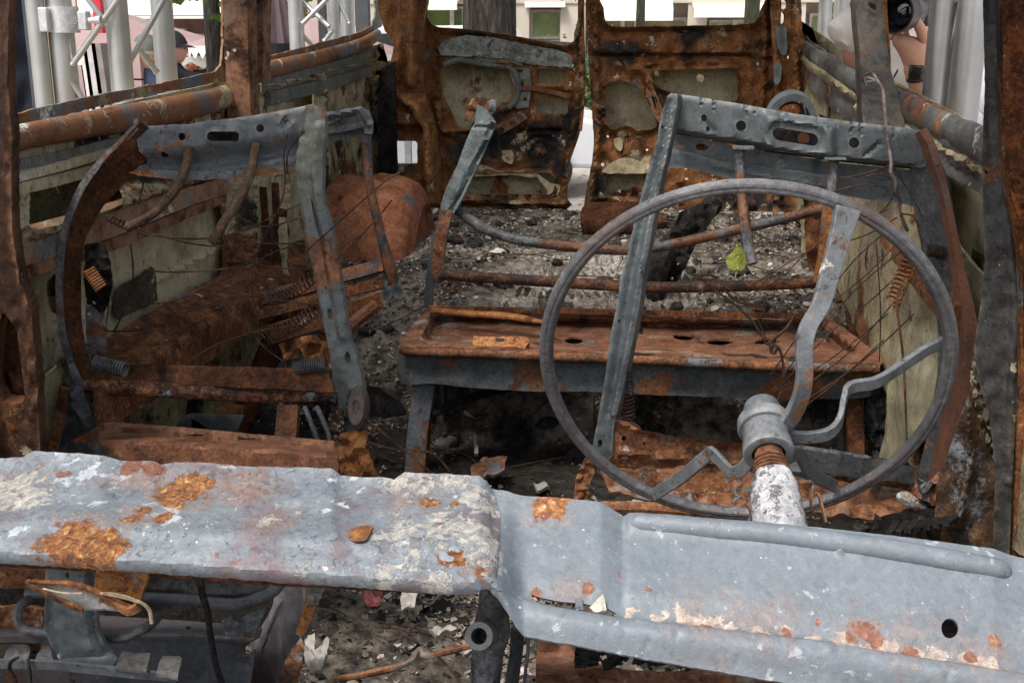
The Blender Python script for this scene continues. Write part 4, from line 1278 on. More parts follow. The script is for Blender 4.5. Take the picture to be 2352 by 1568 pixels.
# toothed rail at the bottom left
mb = MB()
mb.bar(PS([(-40, 1522, 1.0), (60, 1524, 1.0), (142, 1528, 1.0), (284, 1543, 1.0), (406, 1556, 1.0)]), .010, .004, (0, -.1, 1), 3, None, .001)
part(mb, 'toothed_rail', 'boxgrey')
for a_ in ([(4, 1520), (14, 1496), (26, 1479), (62, 1480), (70, 1486), (68, 1500), (62, 1522)], [(78, 1522), (88, 1496), (96, 1483), (116, 1484), (124, 1524)], [(263, 1534), (270, 1514), (281, 1494), (347, 1500), (336, 1540)], [(358, 1546), (364, 1524), (374, 1504), (412, 1505), (418, 1510), (407, 1556)]):
    mb = MB().panel(a_, lambda u, v: P(u, v, 1.0 + (1530 - v) * .0012), (0, -.3, .9), [], 6, dents(.002, 12, 4), .004, 1, 36)
    part(mb, 'rail_tooth', burnt('flaky grey tooth', [(.1, (.06, .058, .055)), (.5, (.11, .108, .10)), (.9, (.18, .175, .165))], [([(.2, (.3, .29, .22)), (.8, (.5, .48, .38))], 20, .26, .02, .3), (RUSTRAMP, 10, .22, .04, .1)], rough=.7))
mb = MB().panel([(122, 1522), (140, 1512), (246, 1506), (262, 1498), (268, 1510), (258, 1534), (240, 1540), (150, 1530)], lambda u, v: P(u, v, 1.012), (0, -.3, .9), [], 8, None, .004, 1, 3)
part(mb, 'bracket_foot', 'grey')
# heater: dark cover with a rolled rim over a flat topped box, and its sloping side
mb = MB().panel([(-60, 1280), (500, 1295), (660, 1320), (640, 1340), (600, 1362), (542, 1376), (470, 1368), (331, 1360), (-60, 1335)], lambda u, v: P(u, v, 1.17), (0, -1, .1), [circ(517, 1322, 15, 12, 12)], 9,
                relsum(dents(.004, 50, 4), pocket([(345, 1290), (620, 1300), (600, 1345), (545, 1360), (350, 1346)], 18, -.010)), .008, 1, 37)
part(mb, 'heater_cover', burnt('dark brown grey cover', [(.1, (.028, .027, .028)), (.5, (.052, .05, .05)), (.9, (.085, .08, .078))], [(RUSTRAMP, 4, .30, .06, .1), ([(.2, (.09, .035, .03)), (.8, (.16, .07, .06))], 5, .2, .08, .05)], rough=.6, spec=.35))
mb = MB().tube(PS([(60, 1362, 1.15), (200, 1366, 1.15), (331, 1371, 1.15), (430, 1377, 1.15), (490, 1385, 1.15), (545, 1387, 1.15), (596, 1373, 1.155), (630, 1354, 1.16), (656, 1322, 1.17)]), [.0055, .006, .0062, .007, .0076, .0078, .0076, .0074, .006], 14, 6, .04)
part(mb, 'cover_rim', 'boxgrey', 60)
mb = MB().panel([(-60, 1300), (110, 1310), (110, 1345), (60, 1352), (-60, 1350)], lambda u, v: P(u, v, 1.14), (0, -1, .1), [], 9, dents(.004, 20, 4), .006, 2, 37)
part(mb, 'rusty_flange', 'rustgrey')
mb = MB().panel([(-60, 1408), (60, 1408), (230, 1412), (420, 1424), (520, 1432), (600, 1440), (594, 1462), (582, 1500), (572, 1580), (560, 1700), (-60, 1700)], lambda u, v: P(u, v, 1.34 - .16 * sst(1400, 1462, v)), (0, -1, .8), [circ(431, 1441, 7, 4, 9), [(562, 1482), (594, 1462), (590, 1486), (572, 1500), (560, 1496)], [(-60, 1476), (40, 1474), (90, 1476), (100, 1520), (-60, 1520)]], 8,
                relsum(dents(.003, 60, 4), bead([(-40, 1458), (230, 1452), (430, 1458), (590, 1474)], 14, .004), bead([(545, 1506), (575, 1508)], 6, .004)), .006, 1, 38)
part(mb, 'heater_box', 'boxgrey')
mb = MB().panel([(-40, 1392), (60, 1394), (100, 1400), (100, 1440), (60, 1452), (-40, 1458)], lambda u, v: P(u, v, 1.22), (0, -1, .2), [], 9, dents(.006, 24, 4), .01, 3, 38)
part(mb, 'burnt_panel', 'wallmix')
mb = MB().panel([(650, 1318), (750, 1322), (738, 1360), (716, 1400), (696, 1456), (670, 1490), (648, 1530), (636, 1580), (610, 1720), (540, 1720), (574, 1580), (580, 1508), (597, 1464), (628, 1408), (640, 1366)], lambda u, v: P(u, v, 1.25 - .0005 * (u - 640)), (.6, -1, .2), [], 8,
                relsum(dents(.003, 40, 4), bead([(640, 1380), (598, 1480), (580, 1600)], 12, .006)), .02, 1.5, 39)
part(mb, 'heater_side', burnt('grey side with pale flakes', [(.1, (.06, .06, .064)), (.5, (.095, .093, .098)), (.9, (.14, .135, .14))], [([(.2, (.08, .06, .06)), (.8, (.14, .11, .11))], 4, .35, .08, .05), (RUSTRAMP, 5, .2, .03, .15)], rough=.55, spec=.4, wear_glint=.5, streak=.45, streakcol=(.48, .43, .34, 1)))
mb = MB().panel([(712, 1322), (752, 1324), (742, 1362), (722, 1404), (704, 1450), (690, 1462), (680, 1455), (700, 1400), (714, 1360)], lambda u, v: P(u, v, 1.19), (.6, -1, .2), [], 7, dents(.006, 16, 4), .004, 2, 40)
part(mb, 'rust_strip', 'rustorange')
mb = MB()
mb.panel([(514, 1428), (530, 1412), (536, 1428), (548, 1432), (560, 1414), (590, 1400), (612, 1392), (606, 1410), (590, 1440), (586, 1464), (540, 1462), (524, 1456)], lambda u, v: P(u, v, 1.16), (0, -1, .3), [], 6, dents(.008, 14, 4), .004, 2, 41)
part(mb, 'torn_bracket', 'greyrust')
mb = MB().panel([(-80, 1290), (700, 1330), (640, 1400), (590, 1470), (-80, 1480)], lambda u, v: P(u, v, 1.42), (0, -1, 0), [], 30, None, .004, 1, 3)
part(mb, 'gap_shade_sheet', 'soot')  # added dark sheet standing in for the shade behind the gaps
# hanging cables
mb = MB().tube(PS([(452, 1300, .99), (460, 1314, .99), (463, 1353, 1.0), (476, 1403, 1.02), (483, 1456, 1.05), (496, 1525, 1.06), (509, 1566, 1.07), (520, 1620, 1.08)]), [.0042, .0048, .0038, .0036, .0034, .0034, .0034, .0034], 8, 5, .15)
part(mb, 'hanging_cable', 'soot')
mb = MB().tube(PS([(44, 1508, .995), (26, 1518, .99), (22, 1536, .99), (34, 1560, .99), (48, 1600, .99)]), .002, 6, 4, .1)
mb.tube(PS([(64, 1512, .995), (68, 1540, .99), (72, 1600, .99)]), .002, 6, 4, .1)
part(mb, 'hanging_cable', 'soot')
# upright steel post in the middle with a threaded boss
pst = thing('dash_post', (-.16, 1.1, .66), None, None)
pst.parent = van; pst.location = V3((-.16, 1.1, .66)) - van.location
mb = MB().tube(PS([(1135, 1345, 1.1), (1133, 1400, 1.1), (1128, 1450, 1.1), (1120, 1500, 1.1), (1112, 1600, 1.1), (1095, 1800, 1.1)]), [.0155, .017, .0215, .0175, .0165, .0165], 18, 6, .03)
part(mb, 'post_tube', 'tube', 60, parent=pst)
mb = MB().lathe(P(1118, 1454, 1.085), P(1100, 1460, 1.045), [(0, .0125), (.2, .0125), (.22, .0145), (1, .0145), (1, .0085), (.3, .008)], 22, False)
part(mb, 'post_boss', 'grey', 40, parent=pst)
mb = MB().tube(PS([(1190, 1440, 1.16), (1186, 1500, 1.16), (1176, 1560, 1.16), (1168, 1640, 1.16)]), .008, 8, 4, .15)
part(mb, 'brake_pipe', 'charmetal')
mb = MB().tube(PS([(1213, 1450, 1.2), (1212, 1500, 1.2), (1205, 1560, 1.2), (1200, 1640, 1.2)]), .0022, 6, 4, .2)
part(mb, 'cable', 'grey')
# rusted box under the right of the dashboard
mb = MB().panel([(1240, 1462), (1262, 1448), (1420, 1478), (1600, 1504), (1820, 1540), (2100, 1590), (2100, 1760), (1220, 1760), (1228, 1600), (1232, 1510)], lambda u, v: P(u, v, 1.30 - .12 * sst(1500, 1545, v)), (0, -1, .6), [cr2([(1318, 1478), (1400, 1490), (1500, 1505), (1590, 1518), (1560, 1540), (1440, 1536), (1340, 1512)], 3)], 12,
                relsum(dents(.01, 34, 4), bead([(1250, 1540), (1320, 1560), (1500, 1575)], 24, .014)), .008, 3, 42)
part(mb, 'rusted_box', 'pan')

# ---------------------------------------------------------------- front seat frames
def seatpart(mb, name, mat, root, smooth=32, label=None, bevel=0.0):
    o = mb.build(name, M[mat] if isinstance(mat, str) else mat, root, smooth, bevel)
    if label: o['label'] = label
    return o


def wires(root, lst, s, r=.0016, mat='wire', name='wire'):
    for pts in lst:
        q = [(p[0], p[1], p[2] if len(p) > 2 else s) for p in pts]
        seatpart(MB().tube(PS(q), r, 5, 5, .25), name, mat, root)


ps = thing('seat_frame', P(470, 1300, 2.0) * 1.0, 'burnt front passenger seat frame with two bent prongs, on the left behind the pale dashboard', 'seat frame', 'bare frames of the two front seats')
tp = [(310, 290), (445, 284), (480, 277), (560, 268), (640, 255), (700, 243), (724, 243)]
def ps_s(u, v): return lerp(1.99, 2.14, (u - 310) / 405)
def ps_rel(u, v):
    d = v - interp(tp, u)
    h = -.030 * sst(54, 92, d) + .018 * sst(96, 112, d) - .004 * sst(0, 8, 8 - d)
    h += .009 * sst(24, 14, dseg(u, v, [(495, 314), (545, 306)])) * 1.0
    h += .006 * (sst(430, 446, u) - sst(470, 486, u)) * sst(70, 50, d)
    h += .003 * mnoise.noise(V3((u / 22, v / 22, 3)))
    for a, b in ((370, 330), (660, 300), (640, 285)):
        q = dseg(u, v, [(a, b), (a + 14, b - 16)])
        if q < 7: h += .004 * (.5 + .5 * cos(pi * q / 7))
    return h
outl = tp[:-1] + [(718, 246), (714, 262), (692, 300), (690, 345), (688, 385), (640, 395), (560, 405), (470, 411), (400, 408), (320, 400), (288, 398), (300, 380), (322, 376), (330, 362), (318, 345)]
mb = MB().panel(outl, lambda u, v: P(u, v, ps_s(u, v)), (0, -1, .15), [circ(417, 314, 9, 9, 14), rrect(479, 303, 553, 325, 10, 4), circ(597, 295, 9, 9.5, 14), circ(372, 356, 9, 7, 10)], 8, ps_rel, .003, 1.3, 51)
seatpart(mb, 'top_rail', burnt('flaking grey rail', [(.1, (.085, .098, .102)), (.5, (.12, .134, .138)), (.9, (.17, .184, .188))], [(RUSTRAMP, 9, .28, .015, .2), ([(.3, (.15, .16, .165)), (.7, (.24, .25, .255))], 12, .3, .03, .15), (SOOTRAMP, 10, .18, .05, .1)], rough=.52, spec=.42, bump=.45, wear_glint=.7), ps)
mb = MB().panel([(345, 300), (480, 290), (700, 256), (690, 335), (560, 350), (350, 362)], lambda u, v: P(u, v, ps_s(u, v) + .055), (0, -1, 0), [], 14, dents(.004, 20, 2), .003, .3, 62)
seatpart(mb, 'rail_back', 'soot', ps)  # back of the box section, coloured near black for the shade behind the holes
mb = MB().panel([(298, 396), (330, 388), (410, 392), (480, 394), (560, 390), (640, 383), (688, 374), (688, 388), (640, 397), (560, 408), (470, 414), (400, 412), (320, 404)], lambda u, v: P(u, v, ps_s(u, v) - .004), (0, -1, .1), [], 7, dents(.004, 14, 5), .004, 1.5, 62)
seatpart(mb, 'rail_lip', burnt('rusty lip', [(.1, R1), (.4, (.2, .085, .03)), (.7, (.3, .14, .045)), (.95, (.4, .22, .09))], [([(.2, (.11, .125, .13)), (.8, (.18, .19, .195))], 7, .42, .015, .1)], rough=.7), ps)
mb = MB().panel([(312, 292), (345, 296), (350, 340), (330, 372), (282, 400), (262, 430), (236, 424), (246, 372), (285, 322)], lambda u, v: P(u, v, 2.05), (0, -1, 0), [], 10, dents(.005, 20, 3), .004, 1, 52)
seatpart(mb, 'gusset', 'rustdark', ps)
lp = [(314, 291, 1.985), (270, 336, 1.975), (222, 384, 1.96), (196, 418, 1.955), (176, 455, 1.95), (155, 510, 1.94), (143, 560, 1.93), (137, 640, 1.92), (138, 720, 1.91), (146, 780, 1.90), (158, 818, 1.90), (170, 850, 1.89), (186, 888, 1.89)]
mb = MB().bar(PS(lp), .012, .007, (1, .2, 0), 5, None, .0015)
sr = seatpart(mb, 'side_rail', burnt('worn pale edge', [(.3, (.07, .065, .066)), (.5, (.13, .125, .127)), (.7, (.22, .21, .21))], [(RUSTRAMP, 8, .35, .04, .1)], rough=.55, spec=.4), ps)
web = [(x + d, y + 10, s + .03) for (x, y, s), d in zip(lp, (40, 46, 46, 40, 33, 27, 24, 26, 27, 26, 25, 24, 20))]
mb = MB().bar(PS(web), .075, .004, (.62, .8, 0), 5, [1, 1.1, 1.0, .85, .7, .6, .5, .5, .5, .5, .5, .5, .5], .003)
seatpart(mb, 'rail_web', 'rustdark', ps)
mb = MB().panel([(196, 560), (240, 560), (258, 640), (252, 690), (236, 720), (200, 700), (192, 640)], lambda u, v: P(u, v, 1.93), (.3, -1, 0), [circ(214, 718 - 20, 5, 6, 8)], 8, dents(.014, 14, 5), .01, 4, 53)
seatpart(mb, 'burnt_clump', 'soot', ps)
mb = MB().panel([(196, 705), (235, 700), (246, 760), (240, 830), (225, 850), (205, 830), (198, 770)], lambda u, v: P(u, v, 1.94), (.3, -1, 0), [circ(204, 722, 4, 5, 8)], 8, dents(.006, 20, 5), .006, 1, 54)
seatpart(mb, 'rail_plate', 'greyrust', ps)
rr_ = [(700, 243), (722, 244), (736, 252), (746, 268), (748, 300), (742, 360), (741, 420), (746, 470), (764, 530), (772, 572), (779, 620), (788, 680), (799, 750), (806, 790), (816, 805), (826, 850), (838, 905), (842, 950), (840, 985), (830, 1030), (836, 1068), (800, 1078), (774, 1040), (768, 990), (778, 950), (774, 905), (764, 870), (759, 810), (748, 755), (736, 705), (726, 650), (713, 590), (700, 540), (691, 490), (684, 440), (679, 400), (682, 350), (688, 318), (702, 285)]
def rr_s(u, v): return lerp(2.13, 2.02, sst(250, 1050, v))
ctr = [(716, 300), (712, 400), (722, 500), (748, 600), (768, 700), (785, 800)]
rrel = relsum(bead([(735, 290), (726, 400), (738, 480), (758, 580), (774, 680), (790, 770)], 18, .011), bead([(699, 330), (695, 440), (710, 540), (741, 680), (761, 800)], 15, .006), bead(circ(822, 935, 20, 46, 20, -.12), 8, .010), pocket(circ(824, 940, 12, 34, 16, -.12), 5, .006), dents(.004, 24, 6))
mb = MB().panel(rr_, lambda u, v: P(u, v, rr_s(u, v)), (-.25, -1, .1), [circ(759, 721, 5, 13, 12, -.15), circ(798, 822, 7, 15, 14, -.1), circ(743, 581, 4, 4, 8), circ(752, 612, 4, 5, 8), circ(750, 660, 2, 5, 6), [(712, 452), (722, 470), (734, 520), (738, 548), (730, 540), (722, 505)]], 7, rrel, .012, 1.2, 55)
seatpart(mb, 'side_rail', burnt('olive grey seat side', [(.1, (.075, .085, .083)), (.5, (.105, .115, .112)), (.9, (.15, .158, .155))], [([(.3, (.10, .11, .085)), (.7, (.15, .155, .125))], 3, .4, .1, 0), (RUSTRAMP, 6, .30, .012, .15), (SOOTRAMP, 5, .2, .06, .1)], rough=.55, spec=.4, bump=.3), ps, label='broad grey side rail with a recliner disc at its foot')
mb = MB().lathe(P(826, 935, 2.02), P(818, 935, 1.985), [(0, .038), (.6, .038), (.8, .035), (1, .030), (1, .012), (.92, .010), (.92, 0)], 26, False)
mb.v = [(v[0], v[1], (v[2] - P(822, 935, 2.0).z) * 1.15 + P(822, 935, 2.0).z) for v in mb.v]
mb.v = [tuple(V3((P(822, 935, 2.0).x + (v[0] - P(822, 935, 2.0).x) * .5, v[1], v[2]))) for v in mb.v]
seatpart(mb, 'recliner_disc', burnt('dull disc', [(.1, (.05, .04, .037)), (.5, (.10, .078, .068)), (.9, (.17, .135, .115))], [(RUSTRAMP, 8, .35, .05, .1)], rough=.65), ps, 30)
mb = MB().panel([(700, 243), (718, 240), (740, 250), (748, 272), (744, 340), (735, 350), (728, 300), (712, 262)], lambda u, v: P(u, v, 2.18), (.6, -1, .1), [], 8, None, .03, 1, 56)
seatpart(mb, 'rail_cap', 'olivegrey', ps)
for pts, r in (([(434, 338, 2.03), (430, 372, 2.02), (416, 412, 2.0), (392, 450, 1.98), (358, 486, 1.965), (328, 505, 1.955), (297, 520, 1.95)], .0086), ([(590, 330, 2.08), (584, 362, 2.07), (574, 402, 2.055), (558, 440, 2.035), (532, 482, 2.0), (512, 515, 1.98), (491, 550, 1.965)], .0092)):
    mb = MB().tube(PS(pts), r, 11, 6, .07)
    e = PS([pts[-1]])[0]
    mb.tube([e + V3((.006, 0, .004)), e, e + V3((-.006, 0, -.005))], [r, r * 1.12, r * .8], 10, 3)
    seatpart(mb, 'headrest_prong', burnt('brown prong', [(.1, (.035, .022, .013)), (.5, (.085, .05, .027)), (.9, (.17, .11, .065))], [(RUSTRAMP, 8, .35, .05, .1), (SOOTRAMP, 9, .2, .05, .1)], rough=.65, spec=.3), ps)
mb = MB().panel([(225, 842), (300, 838), (420, 842), (600, 846), (752, 850), (768, 900), (640, 893), (480, 886), (330, 876), (250, 872)], lambda u, v: P(u, v, 2.0 - .0006 * (v - 840)), (0, -.6, .8), [], 11, relsum(dents(.003, 34, 6), bead([(230, 842), (750, 852)], 14, .005)), .006, 2, 57)
seatpart(mb, 'cross_plate', 'rustdark', ps)
mb = MB().tube(PS([(178, 884, 1.9), (250, 890, 1.92), (330, 892, 1.93), (420, 899, 1.95), (520, 905, 1.98), (620, 908, 2.0), (700, 907, 2.02), (772, 908, 2.04)]), [.011, .0145, .015, .0135, .0135, .0135, .013, .012], 16, 6, .03)
seatpart(mb, 'cross_tube', burnt('paint flaked tube', [(.25, R0), (.45, (.1, .035, .02)), (.6, R2), (.75, R3)], [([(.3, (.2, .23, .24)), (.7, (.34, .38, .39))], 8, .34, .015, .2), (SOOTRAMP, 4, .38, .08, .1)], rough=.65), ps)
mb = MB().panel([(232, 972), (262, 968), (300, 972), (420, 980), (600, 998), (768, 1012), (774, 1030), (778, 1070), (772, 1180), (300, 1180), (244, 1062), (226, 1010)], lambda u, v: P(u, v, 1.80 - .10 * sst(985, 1010, v - (u - 232) * .07)), (0, -1, .4), [rrect(282, 990, 318, 993, 1, 1), rrect(433, 998, 470, 1001, 1, 1), rrect(555, 1006, 590, 1009, 1, 1)], 11,
                relsum(bead([(240, 980), (420, 992), (770, 1024)], 16, .010), dents(.003, 40, 6)), .006, 1, 58)
seatpart(mb, 'seat_pan', burnt('dark red brown pan', [(.05, (.03, .014, .009)), (.35, (.10, .042, .022)), (.65, (.19, .08, .038)), (.95, (.30, .16, .09))], [(SOOTRAMP, 4, .3, .08, .1), (GREYRAMP, 6, .2, .04, .1)], rough=.7, streak=.3), ps)
mb = MB().panel([(120, 1050), (140, 1025), (215, 985), (236, 972), (232, 1010), (246, 1062), (240, 1120), (100, 1120)], lambda u, v: P(u, v, 1.78), (0, -1, .3), [], 11, dents(.008, 26, 3), .006, 1, 59)
seatpart(mb, 'pan_side', 'charmetal', ps)
mb = MB().panel([(152, 880), (185, 888), (200, 930), (214, 955), (232, 975), (212, 995), (165, 1015), (124, 1042), (118, 1038), (136, 960)], lambda u, v: P(u, v, 1.86), (0, -1, .2), [], 10, relsum(bead([(168, 890), (175, 935), (200, 985)], 10, .012), dents(.008, 20, 8)), .006, 1, 60)
seatpart(mb, 'seat_bracket', 'charmetal', ps)
mb = MB().bar(PS([(150, 888, 1.86), (138, 960, 1.85), (122, 1038, 1.84)]), .006, .02, (0, 1, 0), 4, None, .002)
seatpart(mb, 'bracket_edge', 'rustorange', ps)
mb = MB().panel([(772, 1000), (800, 990), (842, 990), (838, 1030), (852, 1060), (868, 1086), (900, 1150), (790, 1150), (782, 1090), (774, 1040)], lambda u, v: P(u, v, 2.0), (0, -1, .2), [], 9, relsum(dents(.02, 20, 8)), .01, 4, 61)
seatpart(mb, 'seat_bracket', 'rustorange', ps)
mb = MB()
for k in range(26):
    u, v = random.uniform(758, 792), random.uniform(945, 1010)
    c = P(u, v, 2.0)
    mb.box(c, random.uniform(.004, .016), random.uniform(.004, .012), random.uniform(.004, .016), random.uniform(0, 3))
seatpart(mb, 'burnt_clump', burnt('crusted lumps', [(.3, K2), (.5, R0), (.6, R1), (.72, A1)], [], rough=.8, bump=.8), ps, 0)
# springs and wires of the left seat
def spr(root, a, b, s, R, turns, r=.0016, mat='wire', sag=0, s2=None):
    seatpart(MB().spring(P(a[0], a[1], s), P(b[0], b[1], s2 or s), R, turns, r, None, 5, sag), 'spring', mat, root)
spr(ps, (202, 618), (232, 662), 1.9, .011, 8, .002, 'rustorange')
spr(ps, (218, 832), (288, 850), 1.9, .013, 11, .0019, 'tube')
spr(ps, (678, 846), (751, 836), 1.98, .0115, 14, .0019, 'charmetal')
spr(ps, (610, 690), (722, 632), 2.2, .013, 13, .0016, 'wire', .012)
spr(ps, (608, 770), (725, 708), 2.15, .014, 14, .0017, 'wire', .010)
spr(ps, (245, 498), (300, 524), 1.98, .007, 6, .0014)
wires(ps, [[(230, 846), (400, 843), (560, 845), (680, 848)], [(335, 300), (346, 345), (332, 410), (318, 470)], [(660, 308), (652, 360), (655, 420), (640, 480), (600, 560), (585, 600), (578, 660), (590, 720)],
           [(300, 530), (380, 545), (470, 548), (560, 530), (640, 490), (690, 470)], [(260, 500), (360, 540), (480, 565), (600, 560), (690, 560)], [(330, 620), (390, 625), (470, 622), (560, 610), (640, 575), (700, 560)],
           [(300, 560), (305, 640), (282, 720), (262, 760)], [(240, 760), (340, 755), (470, 700), (560, 680), (650, 690), (720, 700)], [(420, 840), (500, 790), (600, 760), (700, 745)],
           [(560, 600), (640, 615), (720, 618)], [(590, 700), (572, 740), (600, 790), (650, 830)], [(500, 470), (600, 520), (690, 500)], [(300, 700), (400, 690), (520, 640), (600, 600)], [(250, 700), (240, 800), (260, 860)],
           [(700, 580), (790, 500), (880, 420), (920, 395)], [(770, 600), (850, 520), (900, 460)]], 2.08)
wires(ps, [[(840, 960), (900, 1010), (960, 1060), (1010, 1110)], [(846, 1015), (900, 1030), (960, 1034), (1000, 1045), (1040, 1090)], [(700, 300), (662, 350), (660, 400)], [(770, 925), (730, 900), (700, 890)]], 2.0, .0018)

ds = thing('seat_frame', P(1790, 1300, 2.0) * 1.0, "clean grey driver's seat frame standing behind the steering wheel", 'seat frame', 'bare frames of the two front seats')
td = [(1535, 212), (1600, 222), (1700, 238), (1830, 262), (1960, 280), (2070, 292), (2115, 300), (2145, 310)]
def ds_s(u, v): return lerp(2.10, 2.02, (u - 1540) / 600)
emb = [(1762, 268), (1920, 284), (1912, 352), (1885, 360), (1860, 352), (1775, 340), (1752, 330), (1748, 300)]
def ds_rel(u, v):
    d = v - interp(td, u)
    h = -.004 * sst(10, 0, d) - .028 * sst(80, 100, d) * sst(2150, 2090, u)
    h += .016 * sst(1745, 1768, u) * sst(1928, 1900, u) * sst(6, 22, d) * sst(112, 88, d)
    q = dseg(u, v, [(1790, 309), (1862, 320)])
    h -= .009 * sst(36, 24, q)
    for a, b, c, e in ((1645, 305, 1618, 280), (1990, 355, 2020, 330)):
        q = dseg(u, v, [(a, b), (c, e)])
        if q < 9: h -= .006 * (.5 + .5 * cos(pi * q / 9))
    for x in (1612, 1640, 1714, 1735, 1792, 1812, 1880, 1902, 1958, 1978, 2035, 2055):
        if abs(u - x) < 3 and d < 26: h -= .0035
    h += .0015 * mnoise.noise(V3((u / 30, v / 30, 3)))
    return h
outl = [(1542, 213)] + td[1:-1] + [(2126, 318), (2136, 350), (2142, 372), (2118, 386), (2090, 384), (1990, 374), (1930, 365), (1905, 366), (1884, 368), (1862, 358), (1790, 346), (1766, 348), (1735, 340), (1660, 324), (1600, 314), (1556, 305), (1548, 292), (1556, 262), (1552, 236)]
mb = MB().panel(outl, lambda u, v: P(u, v, ds_s(u, v)), (0, -1, .1), [circ(1702, 289, 12, 12, 16), [(1792 + (x - 1792) * 1, y + (x - 1826) * .165) for x, y in rrect(1774, 300, 1878, 329, 14, 5)], circ(1962, 328, 12.5, 12.5, 16), circ(1617, 271, 7, 8, 10), circ(1626, 296, 5, 6, 8)], 7, ds_rel, .003, .5, 62)
seatpart(mb, 'top_rail', 'grey', ds)
mb = MB().panel([(1556, 236), (1700, 250), (1960, 292), (2100, 312), (2120, 370), (1960, 350), (1860, 340), (1740, 322), (1560, 290)], lambda u, v: P(u, v, ds_s(u, v) + .055), (0, -1, 0), [], 16, dents(.004, 30, 2), .003, .3, 62)
seatpart(mb, 'rail_back', 'soot', ds)  # box back in near black, so the shade inside the rail is in its colour
mb = MB().panel(circ(1846, 318, 14, 13, 10), lambda u, v: P(u, v, ds_s(u, v) + .04), (0, -1, 0), [], 8, None, .004, .3, 62)
seatpart(mb, 'spacer', 'rustorange', ds)
for pts in ([(1545, 303), (1600, 312), (1660, 322), (1735, 338), (1766, 346), (1862, 358), (1905, 366), (1990, 374), (2090, 384), (2118, 386)],):
    q0 = [P(u, v, ds_s(u, v) + .026) for u, v in pts]
    q1 = [p + V3((0, .05, .004)) for p in q0]
    seatpart(MB().add(q0 + q1 + [p - V3((0, 0, .003)) for p in q0 + q1], [(i + 1, i, i + len(pts), i + 1 + len(pts)) for i in range(len(pts) - 1)] + [(2 * len(pts) + i, 2 * len(pts) + i + 1, 3 * len(pts) + i + 1, 3 * len(pts) + i) for i in range(len(pts) - 1)]), 'rail_underside', 'charmetal', ds)
ldn = [(1536, 310), (1545, 306), (1600, 316), (1660, 330), (1740, 346), (1790, 352), (1862, 364), (1905, 372), (1990, 380), (2092, 390), (2118, 392), (2150, 420), (2140, 450), (2108, 480), (2085, 470), (1990, 458), (1920, 446), (1880, 444), (1790, 428), (1745, 420), (1690, 412), (1640, 402), (1591, 390), (1553, 383), (1530, 390), (1520, 396), (1516, 380), (1528, 340)]
seam = [(1520, 338), (1536, 342), (1591, 351), (1630, 364), (1662, 371), (1700, 377), (1743, 380), (1780, 388), (1820, 390), (1880, 400), (1940, 406), (2000, 412), (2060, 416), (2120, 420), (2150, 424)]
up_ = [p for p in ldn if p[1] < interp(seam, p[0]) - 6]
ld_rel = lambda u, v: .0015 * mnoise.noise(V3((u / 30, v / 30, 8))) + .008 * sst(1725, 1755, u) * sst(1890, 1855, u)
mb = MB().panel([(1536, 312), (1545, 306), (1600, 316), (1660, 330), (1740, 346), (1790, 352), (1862, 364), (1905, 372), (1990, 380), (2092, 390), (2118, 392), (2150, 416)] + [(u, v + 5) for u, v in reversed(seam[1:])], lambda u, v: P(u, v, ds_s(u, v) + .058), (0, -1, .1),
                [circ(1565, 333, 6, 6, 9), circ(1612, 338, 15, 8, 12, .1)], 7, ld_rel, .003, .4, 63)
seatpart(mb, 'inner_rail', 'grey', ds)
mb = MB().panel([(u, v) for u, v in seam] + [(2140, 450), (2108, 480), (2085, 470), (1990, 458), (1920, 446), (1880, 444), (1790, 428), (1745, 420), (1690, 412), (1640, 402), (1591, 390), (1553, 383), (1530, 390), (1520, 396), (1514, 380)], lambda u, v: P(u, v, ds_s(u, v) + .048), (0, -1, .1),
                [], 7, relsum(ld_rel, bead([(1640, 380), (1700, 395), (1900, 430)], 8, .003)), .003, .4, 64)
seatpart(mb, 'lower_rail', 'grey', ds)
mb = MB().panel(circ(1612, 337, 20, 11, 12, .05), lambda u, v: P(u, v, 2.18), (0, -1, 0), [], 7, None, .004, 1, 3)
seatpart(mb, 'rust_plate', 'rust', ds)
lr = [(1532, 221), (1542, 213), (1556, 216), (1556, 240), (1550, 270), (1544, 305), (1536, 345), (1524, 396), (1510, 465), (1494, 555), (1478, 640), (1466, 720), (1452, 790), (1437, 865), (1420, 940), (1409, 985), (1406, 1048), (1392, 1062), (1366, 1042), (1360, 1028), (1370, 980), (1381, 920), (1393, 845), (1402, 770), (1412, 720), (1420, 690), (1424, 640), (1440, 590), (1458, 505), (1476, 435), (1496, 365), (1510, 320), (1518, 262)]
def lr_s(u, v): return lerp(2.07, 1.92, sst(220, 1050, v))
lrr = relsum(bead([(1536, 235), (1524, 330), (1492, 440), (1470, 530), (1446, 640), (1430, 740), (1412, 850), (1395, 950)], 14, -.006), bead([(1546, 250), (1530, 350), (1500, 480), (1470, 640), (1442, 800), (1410, 950)], 12, .006), dents(.003, 28, 9))
mb = MB().panel(lr, lambda u, v: P(u, v, lr_s(u, v)), (-.3, -1, .1), [circ(1420, 738, 2.5, 4, 7), circ(1520, 292, 2.5, 5, 7), circ(1378, 1018, 6, 10, 9)], 6, lrr, .028, .6, 64)
seatpart(mb, 'side_rail', 'grey', ds)
rp = [(2114, 300, 2.015), (2132, 336, 2.01), (2144, 372, 2.0), (2162, 430, 1.99), (2176, 490, 1.98), (2190, 560, 1.97), (2202, 630, 1.96), (2212, 700, 1.95), (2217, 770, 1.94), (2212, 850, 1.93), (2200, 930, 1.92), (2184, 1010, 1.91), (2166, 1090, 1.9), (2150, 1180, 1.89)]
mb = MB().bar(PS(rp), .013, .03, (1, .1, 0), 5, [1, 1, 1, .9, .85, .9, 1, 1.5, 1.9, 2.0, 2.0, 2.0, 2.0, 2.0], .001)
